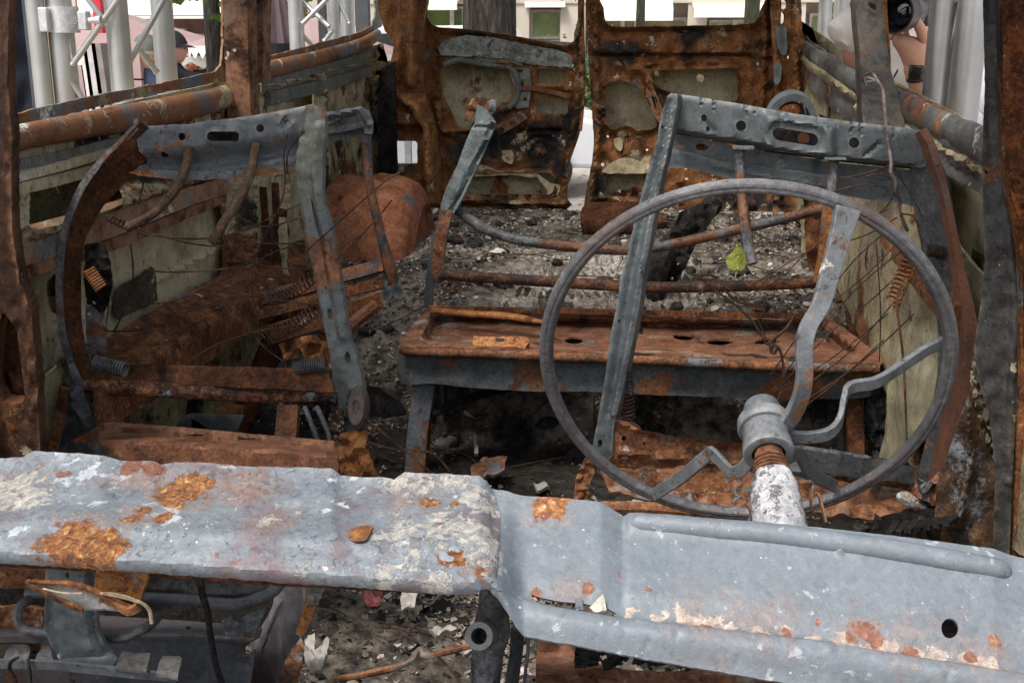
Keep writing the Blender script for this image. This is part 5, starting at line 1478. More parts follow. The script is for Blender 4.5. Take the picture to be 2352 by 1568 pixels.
seatpart(mb, 'side_rail', burnt('blue grey rail going to rust', [(.3, (.12, .13, .145)), (.5, (.16, .17, .185)), (.7, (.2, .21, .225))], [([(.3, (.09, .045, .03)), (.7, (.2, .085, .05))], 2.2, .5, .06, .1)], rough=.55, spec=.4, bump=.25), ds)
web = [(u - d, v + 4, s + .03) for (u, v, s), d in zip(rp, (10, 14, 20, 26, 30, 30, 28, 26, 24, 22, 20, 20, 20, 20))]
mb = MB().bar(PS(web[1:]), .085, .004, (-.55, .83, 0), 5, [.6, .8, 1, 1, 1, .95, .9, .8, .8, .8, .8, .8, .8], .002)
seatpart(mb, 'rail_web', 'charmetal', ds)
for pts, r in (([(1698, 338, 2.06), (1700, 390, 2.05), (1704, 450, 2.04), (1712, 510, 2.02), (1718, 560, 2.005), (1729, 606, 1.99)], .0092), ([(1915, 362, 2.06), (1913, 400, 2.055), (1911, 440, 2.05), (1909, 462, 2.045)], .0095)):
    mb = MB().tube(PS(pts), r, 11, 5, .07)
    seatpart(mb, 'headrest_prong', 'tube', ds)
for x0, x1, y in ((1686, 1728, 338), (1895, 1938, 362)):
    mb = MB().box(P((x0 + x1) / 2, y + 1, 2.05), .036, .03, .004)
    seatpart(mb, 'prong_guide', 'grey', ds)
mb = MB().panel([(1402, 978), (1412, 962), (1442, 968), (1468, 986), (1540, 1000), (1640, 1011), (1740, 1020), (1842, 1022), (1960, 1040), (2080, 1060), (2110, 1080), (2100, 1130), (1960, 1110), (1700, 1085), (1390, 1070)], lambda u, v: P(u, v, 1.93), (0, -1, .3), [circ(1432, 1006, 5, 7, 9), circ(1480, 1018, 3, 4, 7)], 11,
                relsum(bead([(1410, 966), (1468, 988), (1740, 1023), (2080, 1062)], 8, .010), bead([(1420, 1040), (1640, 1062), (2060, 1110)], 12, .012), dents(.008, 30, 6)), .005, 2, 65)
seatpart(mb, 'seat_pan', 'rustgrey', ds)
mb = MB().panel([(1380, 1078), (1420, 1070), (1700, 1084), (2000, 1110), (2130, 1135), (2140, 1165), (2080, 1200), (1900, 1180), (1600, 1160), (1400, 1135)], lambda u, v: P(u, v, 1.90 - .0016 * (v - 1080)), (0, -.5, .8), [], 12,
                relsum(bead([(1400, 1100), (1560, 1085), (1700, 1105)], 14, .015), bead([(1390, 1130), (1700, 1150), (2100, 1180)], 12, .016), dents(.014, 32, 7)), .006, 3, 66)
seatpart(mb, 'front_pan', 'rust', ds)
mb = MB().panel([(1850, 1032), (1900, 1040), (2060, 1062), (2100, 1075), (2100, 1110), (1960, 1096), (1870, 1080)], lambda u, v: P(u, v, 1.9), (0, -1, .2), [], 11, dents(.005, 30, 6), .004, 1, 67)
seatpart(mb, 'pan_plate', 'charmetal', ds)
mb = MB().panel([(1338, 1060), (1352, 1040), (1366, 1046), (1364, 1085), (1352, 1120), (1356, 1160), (1316, 1150), (1322, 1100)], lambda u, v: P(u, v, 1.92), (0, -1, .2), [circ(1344, 1078, 3, 8, 7)], 7, dents(.012, 12, 6), .008, 2, 68)
seatpart(mb, 'seat_bracket', 'rust', ds)
mb = MB().tube(PS([(1380, 1164, 1.7), (1500, 1166, 1.7), (1620, 1176, 1.7), (1740, 1186, 1.7)]), .010, 8, 4, .1)
seatpart(mb, 'slide_rail', 'tuberust', ds)
spr(ds, (1437, 846), (1442, 960), 1.96, .012, 13, .0016, 'wire')
spr(ds, (2095, 585), (2050, 695), 2.0, .013, 11, .0018, 'rustorange', 0, 2.02)
spr(ds, (2130, 575), (2170, 580), 1.99, .010, 8, .0016, 'wire')
wires(ds, [[(1448, 968), (1470, 985), (1462, 1008), (1452, 1000), (1450, 985)], [(2072, 650), (2060, 700), (2075, 830), (2082, 1000), (2086, 1130)]], 1.95, .0022, 'tube')
fan = [[(1800, 880), (1900, 770), (2000, 690), (2095, 600)], [(1792, 870), (1880, 760), (1980, 650), (2080, 570)], [(1830, 900), (1960, 800), (2080, 660)], [(1850, 920), (1980, 830), (2100, 720)], [(1770, 860), (1870, 720), (1960, 600), (2050, 520)],
       [(1900, 700), (1980, 640), (2060, 560)], [(1780, 900), (1900, 830), (2040, 720)], [(1930, 560), (2000, 535), (2060, 500)], [(1720, 660), (1800, 610), (1880, 560), (1940, 500)], [(1716, 680), (1790, 640), (1860, 570)],
       [(1840, 940), (1930, 870), (2030, 780)], [(2012, 560), (2022, 700), (2020, 830)], [(1640, 640), (1720, 700), (1760, 780)]]
wires(ds, fan, 2.12, .0013)
wires(ds, [[(1605, 632), (1612, 642), (1650, 638), (1606, 630), (1640, 665), (1690, 700), (1730, 740), (1752, 775), (1762, 790), (1790, 800), (1800, 850), (1795, 900), (1780, 930)], [(1730, 700), (1690, 690), (1660, 660)], [(1762, 790), (1800, 760), (1830, 720)],
           [(1770, 810), (1780, 780), (1768, 790), (1776, 812), (1786, 800)]], 2.2, .0028)

# the long bent wire hanging from the dark post
hw = MB().tube(PS([(1985, 190, 2.6), (1982, 178, 2.58), (1990, 170, 2.55), (2004, 168, 2.5), (2014, 184, 2.45), (2027, 204, 2.4), (2031, 240, 2.3), (2035, 290, 2.1), (2040, 330, 2.0), (2047, 372, 1.97), (2046, 395, 1.96), (2057, 418, 1.96), (2056, 440, 1.96), (2066, 460, 1.97), (2068, 490, 1.98), (2084, 530, 2.0)]), .0032, 6, 6, .25)
o = hw.build('bent_wire', burnt('dull brown wire', [(.3, (.06, .04, .03)), (.55, (.13, .09, .07)), (.75, (.2, .16, .13))], [], rough=.6), None)
tag(o, "long crooked brown wire hooked on the charred post and hanging over the driver's seat", 'wire')
for pts in ([(1990, 196, 2.6), (1984, 178, 2.57), (2000, 180, 2.55), (2010, 186, 2.55), (1992, 188, 2.56), (1986, 200, 2.6)],):
    tag(MB().tube(PS(pts), .0016, 5, 5).build('frayed_wire', plain('pale frayed wire', (.4, .39, .36), .5), None), 'small tangle of pale frayed wire at the foot of the charred post', 'wire')
wires(ds, [[(2044, 380), (2000, 395), (1960, 405), (1930, 410)], [(2055, 420), (2030, 400), (2000, 402), (1975, 412)], [(2056, 440), (2040, 470), (2020, 490), (2040, 480)], [(2062, 470), (2070, 490), (2100, 500), (2120, 560)], [(2050, 380), (2075, 420), (2105, 470), (2118, 500)], [(1915, 440), (1980, 425), (2040, 430)]], 1.98, .0015, 'wire')

# grab loop of a seat further back, rising behind the driver's rail
lp_ = thing('head_loop', P(1820, 300, 2.3), 'grey arched steel loop rising behind the top rail of the seat behind the wheel', 'loop')
mb = MB().bar(PS([(1768, 262, 2.28), (1780, 240, 2.28), (1800, 224, 2.28), (1826, 219, 2.28), (1848, 228, 2.28), (1862, 248, 2.28), (1870, 272, 2.28), (1874, 300, 2.28)]), .045, .013, (0, 1, .15), 5)
seatpart(mb, 'loop_band', 'grey', lp_, 40)
mb = MB().bar(PS([(1790, 250, 2.3), (1800, 240, 2.3), (1826, 236, 2.3), (1842, 250, 2.3), (1846, 280, 2.3)]), .03, .004, (0, 1, 0), 4)
seatpart(mb, 'loop_web', 'charmetal', lp_, 40)

# ---------------------------------------------------------------- bench pan behind the front seats
bn = thing('bench_seat', P(1450, 1200, 2.8), 'long rusty bench pan with a grey front edge, standing on legs behind the front seats', 'bench')
zb = 1.03
btop = [(984, 712), (1000, 706), (1100, 712), (1300, 716), (1600, 722), (1880, 728), (1912, 733), (1960, 768), (2020, 812), (2030, 830), (2022, 838), (1800, 832), (1500, 818), (1200, 806), (960, 798), (925, 796), (914, 786), (930, 764)]
tub = cr2([(1010, 722), (1120, 728), (1500, 738), (1860, 742), (1890, 752), (1940, 790), (1960, 812), (1800, 818), (1500, 806), (1200, 794), (1010, 788), (978, 778), (990, 745)], 2)
dip = pocket(tub, 22, -.040)
def b_rel(u, v):
    return .006 * mnoise.noise(V3((u / 50, v / 16, 6))) + bead([(930, 794), (1200, 804), (1500, 816), (2020, 836)], 8, .004)(u, v)
bh = [circ(1318, 782, 22, 7, 12), circ(1570, 773, 24, 7, 12), circ(1655, 784, 32, 7, 14), circ(1762, 785, 30, 6, 14), circ(1240, 770, 16, 6, 10)]
sock = [(1440, 742), (1478, 744), (1476, 768), (1438, 764)]
mb = MB().panel(btop, lambda u, v: G(u, v, zb + dip(u, v)), (0, 0, 1), bh[1:4] + [bh[0]] + [sock], 9, b_rel, .005, 1.2, 71)
seatpart(mb, 'bench_pan', 'pan', bn)
fr = [(913, 786), (925, 795), (960, 800), (1200, 808), (1500, 820), (1800, 834), (2022, 840), (2031, 830), (2032, 870), (2022, 904), (2010, 908), (1960, 916), (1780, 916), (1600, 910), (1450, 905), (1330, 898), (1250, 900), (1100, 892), (990, 880), (940, 884), (920, 880), (912, 860)]
def bfs(u, v):
    w = 0 if 935 < u < 2000 else 1
    s0 = G(max(930, min(2005, u)), 800, zb).y
    return s0 + .10 * sst(940, 912, u) + .10 * sst(2005, 2034, u)
mb = MB().panel(fr, lambda u, v: P(u, v, 2.66 + .06 * sst(938, 912, u) + .06 * sst(2000, 2034, u)), (0, -1, .1), [], 10, relsum(dents(.006, 40, 7), lambda u, v: -.010 * sst(24, 0, v - interp([(913, 788), (1200, 806), (1500, 818), (2030, 838)], u))), .006, 1.2, 72)
seatpart(mb, 'front_apron', 'panfront', bn)
mb = MB().tube([G(u, v, zb) + V3((0, .004, -.011)) for u, v in [(922, 792), (960, 797), (1200, 806), (1500, 818), (1800, 832), (2020, 837)]], .0125, 12, 6, .06)
seatpart(mb, 'front_roll', 'rustgrey', bn, 60)
mb = MB().bar(PS([(985, 708, 3.02), (1200, 712, 3.02), (1500, 718, 3.02), (1895, 727, 3.02)]), .014, .010, (0, 0, 1), 5, None, .003)
seatpart(mb, 'back_rim', 'rust', bn)
mb = MB().tube(PS([(992, 714, 2.98), (1080, 720, 2.95), (1160, 725, 2.92), (1215, 734, 2.9), (1245, 740, 2.88), (1278, 750, 2.86)]), [.014, .015, .015, .013, .008, .005], 9, 5, .15, flat=.6)
o = mb.build('rusty_strip', M['rustorange'], None)
tag(o, 'bright orange rusty strip lying along the left rear of the bench pan', 'strip')
tr = thing('rusty_tray', G(1150, 790, zb - .04), 'small shallow rusty tray lying in the left end of the bench pan', 'tray')
mb = MB().panel([(1088, 772), (1212, 774), (1216, 782), (1205, 802), (1092, 795), (1084, 788)], lambda u, v: P(u, v, 2.73 - .0016 * (v - 772)), (0, -.5, .8), [], 8, relsum(bead([(1090, 778), (1212, 782)], 6, -.006), dents(.003, 12, 3)), .016, 1, 73)
seatpart(mb, 'tray_body', 'rustorange', tr)
mb = MB().panel([(1138, 776), (1158, 777), (1158, 788), (1137, 787)], lambda u, v: P(u, v, 2.715), (0, -.5, .8), [], 6, None, .003, .5, 74)
seatpart(mb, 'tray_clip', 'charmetal', tr)
mb = MB().chan(PS([(976, 878, 2.70), (966, 940, 2.69), (958, 1000, 2.68), (950, 1120, 2.67)]), .052, .05, .004, (-1, 0, 0), 5, None, .002)
seatpart(mb, 'leg', 'greyrust', bn, label='grey left bench leg going rusty at its foot')
mb = MB().chan(PS([(1964, 910, 2.72), (1966, 1000, 2.71), (1968, 1120, 2.70)]), .04, .04, .004, (-1, 0, 0), 4)
seatpart(mb, 'leg', 'tuberust', bn)
for x, s in ((1010, 3.0), (1880, 3.0)):
    mb = MB().chan([P(x, 760, s), P(x, 960, s)], .04, .04, .004, (1, 0, 0), 2)
    seatpart(mb, 'leg', 'charmetal', bn)
mb = MB().tube(PS([(990, 952, 2.70), (1040, 928, 2.75), (1100, 908, 2.8), (1190, 885, 2.9)]), .011, 8, 4, .1)
seatpart(mb, 'brace', 'soot', bn)

# ---------------------------------------------------------------- tube frame of the rear seat
rf_ = thing('rear_seat_frame', P(1430, 690, 3.1), 'sagging tube seat frame standing on the ashy rear floor behind the bench', 'seat frame')
mb = MB().panel([(1096, 240), (1108, 248), (1118, 252), (1137, 282), (1132, 300), (1100, 372), (1070, 440), (1050, 478), (1040, 492), (1014, 492), (1012, 470), (1026, 428), (1050, 380), (1072, 320), (1090, 280)], lambda u, v: P(u, v, 3.15 - .0002 * (v - 240)), (0, -1, .1), [], 8,
                relsum(bead([(1132, 290), (1096, 370), (1036, 480)], 8, -.02), bead([(1086, 290), (1132, 292)], 5, -.008), dents(.004, 26, 3)), .03, .6, 75)
seatpart(mb, 'flat_strut', burnt('blue green grey strut', [(.3, (.07, .085, .083)), (.5, (.10, .12, .118)), (.7, (.15, .17, .165))], [(RUSTRAMP, 6, .12, .02, .1)], rough=.55, spec=.4, bump=.2), rf_)
mb = MB().panel([(1084, 228), (1108, 224), (1142, 232), (1136, 258), (1120, 258), (1100, 246), (1080, 276), (1066, 280), (1070, 250)], lambda u, v: P(u, v, 3.2), (0, -1, .1), [], 8, dents(.012, 14, 3), .01, 3, 76)
seatpart(mb, 'torn_plate', 'greyrust', rf_)
mb = MB().bar(PS([(1132, 300, 3.18), (1136, 340, 3.18), (1142, 362, 3.18)]), .03, .02, (1, 0, 0), 4, None, .003)
seatpart(mb, 'stub', 'soot', rf_)
mb = MB().bar(PS([(1026, 484, 3.08), (1016, 530, 3.06), (1008, 580, 3.05), (1006, 620, 3.04), (1016, 645, 3.03)]), .034, .012, (1, 0, 0), 5, None, .003)
seatpart(mb, 'side_upright', 'tuberust', rf_)
mb = MB().bar(PS([(1003, 540, 3.06), (994, 600, 3.05), (988, 650, 3.05), (983, 706, 3.05)]), .024, .012, (1, 0, 0), 5, None, .003)
seatpart(mb, 'leg', 'grey', rf_)
mb = MB().tube(PS([(1034, 470, 3.15), (1058, 488, 3.14), (1090, 512, 3.13), (1130, 532, 3.12), (1180, 549, 3.11), (1250, 560, 3.1), (1340, 569, 3.1), (1430, 575, 3.1), (1510, 568, 3.1), (1600, 549, 3.1), (1700, 526, 3.1), (1800, 502, 3.1), (1900, 476, 3.1)]), .0145, 12, 5, .04)
seatpart(mb, 'sagging_tube', 'tube', rf_)
mb = MB().tube(PS([(1008, 628, 3.03), (1060, 634, 3.03), (1200, 643, 3.03), (1340, 652, 3.03), (1480, 659, 3.03), (1600, 659, 3.03), (1720, 656, 3.03), (1880, 648, 3.03)]), .0155, 12, 5, .06)
seatpart(mb, 'lower_tube', burnt('dark rusty tube', [(.25, K2), (.42, R0), (.56, R1), (.75, R2)], [([(.3, (.13, .11, .11)), (.7, (.25, .22, .21))], 7, .22, .03, .15)], rough=.65, spec=.35), rf_)
mb = MB().bar(PS([(1905, 470, 3.05), (1900, 540, 3.04), (1892, 600, 3.03), (1882, 650, 3.02)]), .034, .02, (1, 0, 0), 5, None, .003)
seatpart(mb, 'side_upright', 'rustorange', rf_)
mb = MB().tube(PS([(1640, 470, 3.5), (1590, 510, 3.4), (1550, 560, 3.3), (1520, 600, 3.2), (1505, 660, 3.15), (1510, 700, 3.15)]), [.03, .035, .04, .04, .03, .02], 9, 5, .2)
seatpart(mb, 'burnt_strap', 'soot', rf_)
mb = MB().panel([(1560, 490), (1620, 466), (1650, 470), (1640, 500), (1600, 560), (1560, 640), (1530, 700), (1500, 700), (1494, 620), (1530, 560)], lambda u, v: P(u, v, 3.2), (0, -1, .2), [circ(1556, 605, 6, 4, 8), circ(1544, 640, 4, 5, 8)], 9, dents(.02, 20, 3), .02, 4, 77)
seatpart(mb, 'burnt_strap', 'soot', rf_)

# ---------------------------------------------------------------- second row frame on the left
sf = thing('second_row_frame', P(760, 760, 3.0), 'narrow seat frame with a looped tube top, standing before the orange wheel arch', 'seat frame')
mb = MB().tube(PS([(842, 300, 2.95), (844, 360, 2.95), (848, 420, 2.94), (858, 470, 2.93), (868, 510, 2.92), (880, 560, 2.91), (894, 606, 2.90), (905, 650, 2.9)]), [.0125, .0125, .0125, .0125, .0125, .014, .016, .013], 10, 5, .05)
seatpart(mb, 'upright_tube', 'tube', sf)
mb = MB().panel([(746, 258), (800, 250), (828, 244), (846, 254), (856, 280), (854, 308), (838, 306), (832, 282), (820, 262), (790, 270), (748, 290)], lambda u, v: P(u, v, 2.93), (0, -1, .2), [], 7, relsum(bead([(750, 270), (826, 252), (850, 290)], 7, .012), dents(.004, 12, 5)), .012, 1, 78)
seatpart(mb, 'top_loop', 'grey', sf)
mb = MB()
mb.bar(PS([(742, 282, 2.96), (790, 276, 2.96), (834, 272, 2.96)]), .03, .006, (0, 0, 1), 4, None, .003)
mb.bar(PS([(744, 300, 2.93), (790, 295, 2.93), (838, 284, 2.93)]), .016, .012, (0, 0, 1), 4, None, .003)
mb.bar(PS([(744, 318, 2.95), (790, 312, 2.95), (836, 300, 2.95)]), .02, .006, (0, 0, 1), 4, None, .003)
seatpart(mb, 'head_bar', 'tube', sf)
mb = MB().panel([(870, 560), (886, 560), (905, 610), (918, 640), (928, 680), (918, 690), (905, 670), (896, 690), (880, 690), (882, 650), (876, 610)], lambda u, v: P(u, v, 2.9), (0, -1, .2), [[(892, 640), (900, 632), (912, 660), (902, 656), (888, 668)]], 7, dents(.006, 14, 5), .01, 1, 79)
seatpart(mb, 'foot_bracket', 'grey', sf)
for pts, w, mat in (([(540, 702, 2.75), (660, 670, 2.8), (780, 636, 2.88), (880, 610, 2.9)], .034, 'tube'), ([(545, 735, 2.72), (680, 700, 2.78), (800, 668, 2.86), (880, 650, 2.9)], .03, 'rust'), ([(620, 768, 2.6), (730, 735, 2.7), (830, 705, 2.8), (872, 690, 2.85)], .045, 'rust')):
    mb = MB().bar(PS(pts), w, .02, (.2, .5, 1), 5, None, .004)
    seatpart(mb, 'cross_rail', mat, sf)
mb = MB().tube(PS([(780, 768, 2.7), (820, 735, 2.75), (862, 700, 2.8)]), .017, 9, 4, .1)
seatpart(mb, 'slide_tube', 'tuberust', sf)
mb = MB().panel([(640, 790), (700, 770), (790, 770), (800, 800), (770, 845), (716, 850), (690, 820), (655, 830)], lambda u, v: P(u, v, 2.55), (0, -1, .4), [[(668, 806), (690, 800), (700, 822), (690, 826)]], 9, dents(.02, 20, 5), .01, 4, 80)
seatpart(mb, 'rust_bracket', 'rustorange', sf)
mb = MB().panel([(600, 690), (680, 672), (740, 655), (770, 690), (720, 730), (640, 750), (600, 735)], lambda u, v: P(u, v, 2.9), (0, -1, .4), [], 10, dents(.02, 22, 5), .01, 4, 81)
seatpart(mb, 'rust_bracket', 'rust', sf)
mb = MB()
for a, b in (([(560, 300, 3.02), (545, 480, 2.98), (540, 660, 2.95)], .03),):
    mb.bar(PS(a), b, .02, (1, 0, 0), 4, None, .004)
seatpart(mb, 'upright_bar', 'rust', sf)
for pts in ([(604, 430, 3.1), (610, 520, 3.1), (618, 650, 3.05)], [(632, 420, 3.1), (636, 540, 3.1), (630, 650, 3.05)], [(652, 480, 3.05), (646, 560, 3.05), (655, 630, 3.05)], [(580, 560, 3.0), (560, 620, 3.0), (545, 690, 2.95)]):
    seatpart(MB().bar(PS(pts), .02, .008, (1, 0, 0), 5, None, .005), 'upright_bar', 'rustdark', sf)
mb = MB().panel([(640, 500), (654, 500), (662, 560), (656, 600), (664, 640), (656, 670), (646, 600), (640, 550)], lambda u, v: P(u, v, 3.0), (0, -1, 0), [], 7, dents(.008, 12, 5), .006, 3, 82)
seatpart(mb, 'torn_strip', 'cream', sf)
# plank, diagonal strut and bars seen under the left seat
o = MB().hexa(PS([(440, 960, 2.3), (530, 925, 2.7), (560, 930, 2.7), (480, 985, 2.3), (440, 985, 2.3), (530, 940, 2.7), (560, 948, 2.7), (480, 1010, 2.3)])).build('rusty_plank', M['rustorange'], None, 0)
tag(o, 'short yellow brown rusty plank slanting on the floor under the left seat', 'plank')
for k, pts in enumerate(([(700, 935, 2.35), (722, 990, 2.3), (736, 1030, 2.28)], [(728, 935, 2.35), (750, 985, 2.3), (760, 1020, 2.28)])):
    seatpart(MB().tube(PS(pts), .006, 7, 3), 'seat_stay', 'tube', ps)
seatpart(MB().bar(PS([(664, 930, 2.4), (660, 980, 2.38), (655, 1030, 2.35)]), .05, .02, (1, 0, 0), 3), 'seat_leg', 'greyrust', ps)
mb = MB().panel([(836, 882), (870, 890), (918, 922), (932, 950), (880, 960), (838, 950)], lambda u, v: P(u, v, 2.5), (0, -1, .4), [], 10, dents(.01, 30, 5), .02, 1, 83)
tag(mb.build('bent_plate', M['soot'], None), 'bent black plate with a rusty edge on the floor left of the bench leg', 'plate')
mb = MB().panel([(400, 985), (420, 955), (440, 948), (560, 952), (545, 985), (500, 990)], lambda u, v: P(u, v, 2.3), (0, -.4, 1), [], 12, None, .005, 1, 84)
tag(mb.build('pale_sheet', M['grey'], None), 'flat pale grey sheet lying on the floor behind the left seat pan', 'sheet')

# canister and lumps in front of the right rear door
cn = thing('rusty_canister', P(1420, 540, 4.0), 'dark rusty cylinder lying on the ashy floor in front of the right rear door', 'canister')
a, b = P(1338, 506, 4.05), P(1500, 504, 4.0)
mb = MB().lathe(a, b, [(0, .001), (.0, .03), (.02, .05), (.07, .062), (.12, .064), (.98, .064), (1, .06), (1, .001)], 22, False)
seatpart(mb, 'canister_body', 'rustdark', cn)
mb = MB().lathe(P(1500, 504, 4.0), P(1530, 504, 4.0), [(0, .02), (1, .02)], 14)
seatpart(mb, 'canister_neck', 'rust', cn)
mb = MB().panel(cr2([(1350, 482), (1362, 462), (1395, 455), (1425, 462), (1440, 480)], 3), lambda u, v: P(u, v, 4.15), (0, -1, .4), [circ(1382, 470, 14, 6, 12)], 7, bead(circ(1385, 470, 28, 12, 14), 8, .02), .03, 1, 85)
tag(mb.build('burnt_hinge_cover', M['rustdark'], None), 'curved rusty ring shaped scrap resting on the cylinder by the right rear door', 'scrap')
mb = MB().panel([(1410, 440), (1470, 430), (1520, 440), (1540, 470), (1500, 478), (1440, 476)], lambda u, v: P(u, v, 4.3), (0, -1, .4), [], 9, dents(.04, 16, 5), .02, 3, 86)
tag(mb.build('rusty_lump', M['rust'], None), 'crumpled orange rusty scrap piled against the right rear door', 'scrap')

# right hand wall side pieces behind the wheel: diagonal brace, uprights, torn sheets near the front pillar
mb = MB().bar([Q(2035, 530, XR - .06), Q(2090, 600, XR - .06), Q(2150, 675, XR - .05), Q(2200, 735, XR - .04)], .05, .02, (0, .6, .8), 5, None, .004)
part(mb, 'wall_brace', 'tuberust')
mb = MB().panel([(1845, 440), (1935, 430), (2000, 500), (2030, 560), (2005, 660), (1980, 740), (1900, 720), (1860, 640), (1850, 560)], lambda u, v: P(u, v, 3.5), (-.2, -1, 0), [], 13, relsum(dents(.03, 34, 5), bead([(1960, 440), (1990, 700)], 16, .03)), .02, 3, 87)
part(mb, 'side_lining', 'rustdark')
mb = MB().panel([(1840, 470), (1900, 455), (1905, 540), (1890, 620), (1840, 610)], lambda u, v: P(u, v, 3.8), (-.2, -1, 0), [circ(1870, 520, 3, 4, 7)], 11, dents(.02, 24, 5), .02, 3, 88)
part(mb, 'side_lining', 'creamsoot')
mb = MB().panel([(2110, 720), (2135, 560), (2160, 640), (2185, 760), (2170, 860), (2110, 1020), (2050, 1090), (2020, 1060), (2040, 880), (2070, 760)], lambda u, v: Q(u, v, XR - .03), (-1, 0, 0), [], 13, dents(.008, 50, 5), .006, 3, 89)
part(mb, 'wall_sheet', 'cream')
mb = MB().panel([(1985, 880), (2010, 800), (2040, 830), (2062, 900), (2080, 960), (2070, 1060), (2010, 1070), (1990, 980)], lambda u, v: P(u, v, 2.75), (0, -1, .3), [], 9, dents(.05, 16, 5), .03, 5, 90)
tag(mb.build('ash_lump', burnt('grey ash lump', [(.3, (.05, .05, .048)), (.5, (.14, .14, .135)), (.7, (.28, .28, .27))], [(SOOTRAMP, 12, .3, .05, -.3)], rough=.95, bump=1.0), None), 'crumpled grey ash mass heaped against the right wall beside the bench', 'ash heap')
# front right pillar and door remains
mb = MB().panel([(2250, -330), (2290, -330), (2302, 120), (2304, 300), (2310, 400), (2328, 470), (2340, 560), (2346, 680), (2345, 850), (2330, 1000), (2318, 1290), (2280, 1290), (2286, 1080), (2272, 950), (2246, 870), (2236, 800), (2252, 700), (2262, 600), (2258, 480), (2254, 380), (2262, 200)], lambda u, v: P(u, v, 1.78 - .0001 * v), (-.3, -1, 0), [circ(2265, 394, 4, 6, 8)], 7,
                relsum(bead([(2290, -100), (2292, 300), (2318, 520), (2334, 700), (2318, 1100)], 22, .008), dents(.005, 34, 5)), .05, 1.0, 91)
part(mb, 'door_pillar', 'pillardark', label='charred right front pillar with flecks of old paint')
mb = MB().bar(PS([(2296, -330, 1.70), (2305, 150, 1.70), (2308, 330, 1.70), (2318, 430, 1.70), (2338, 520, 1.70), (2350, 620, 1.70), (2350, 800, 1.69), (2342, 1000, 1.68), (2330, 1280, 1.67)]), .012, .02, (1, 0, 0), 5, None, .003)
part(mb, 'pillar_edge', 'rust')
mb = MB().panel([(2292, -330), (2480, -330), (2480, 1340), (2320, 1300), (2338, 1000), (2348, 800), (2350, 640), (2338, 510), (2312, 400), (2304, 200)], lambda u, v: P(u, v, 1.68), (-.4, -1, 0), [], 12, relsum(bead([(2345, -100), (2348, 400), (2380, 800)], 30, .01), dents(.006, 60, 5)), .02, 1, 92)
part(mb, 'door_panel', burnt('deep brown rust', [(.25, (.02, .008, .004)), (.5, (.055, .018, .007)), (.75, (.12, .04, .014))], [([(.3, (.12, .035, .01)), (.7, (.22, .075, .02))], 3, .2, .06, .1)], rough=.85, spec=.12))
mb = MB().panel(cr2([(2238, 818), (2262, 810), (2280, 850), (2296, 900), (2290, 1000), (2276, 1060), (2258, 1000), (2240, 930), (2228, 870)], 3), lambda u, v: P(u, v, 1.72), (-.3, -1, 0), [circ(2268, 905, 8, 12, 8), circ(2264, 950, 7, 16, 8)], 8, dents(.02, 14, 5), .01, 2, 93)
part(mb, 'torn_lining', burnt('torn pale lining', [(.3, (.04, .03, .018)), (.5, (.14, .11, .06)), (.7, (.34, .31, .22))], [(SOOTRAMP, 9, .4, .03, .1)], rough=.85, bump=.8))
mb = MB().panel([(2150, 1120), (2185, 1020), (2205, 960), (2225, 900), (2240, 940), (2262, 1010), (2285, 1080), (2310, 1160), (2320, 1300), (2140, 1300)], lambda u, v: P(u, v, 1.70), (-.3, -1, 0), [circ(2168, 1075, 4, 12, 8), circ(2228, 1035, 4, 5, 7)], 10, relsum(bead([(2225, 920), (2230, 1060), (2200, 1200)], 22, .02), dents(.010, 40, 5)), .01, 4, 94)
part(mb, 'torn_panel', burnt('torn rusty panel', [(.1, R0), (.4, (.04, .022, .012)), (.65, (.085, .046, .022)), (.95, (.2, .125, .062))], [(GREYRAMP, 4, .28, .03, .1), (SOOTRAMP, 5, .2, .05, .1)], rough=.75, bump=.6))
mb = MB().panel([(2080, 1230), (2090, 1150), (2110, 1090), (2130, 1110), (2160, 1090), (2180, 1130), (2175, 1180), (2190, 1260), (2160, 1300)], lambda u, v: P(u, v, 1.72), (-.3, -1, 0), [], 9, dents(.03, 16, 5), .008, 4, 95)
part(mb, 'torn_panel', 'rustgrey')
mb = MB()
for k in range(7):
    mb.bar(PS([(2040 + k * 22, 1228 - k * 4, 1.6), (2070 + k * 24, 1188 - k * 2, 1.75)]), .010, .006, (1, 0, 0), 1)
mb.panel([(1990, 1250), (2010, 1180), (2160, 1165), (2230, 1180), (2240, 1260)], lambda u, v: P(u, v, 1.7), (0, -.4, 1), [], 14, dents(.01, 20, 5), .006, 2, 96)
part(mb, 'ribbed_mat', 'soot')
o = MB().tube(PS([(2060, 1138, 1.7), (2075, 1142, 1.7), (2092, 1150, 1.7), (2106, 1150, 1.69)]), [.004, .010, .010, .004], 8, 4, .5).build('ash_flake', M['whiteash'], None)
tag(o, 'white ash flake on the floor at the right beneath the wheel', 'ash flake')

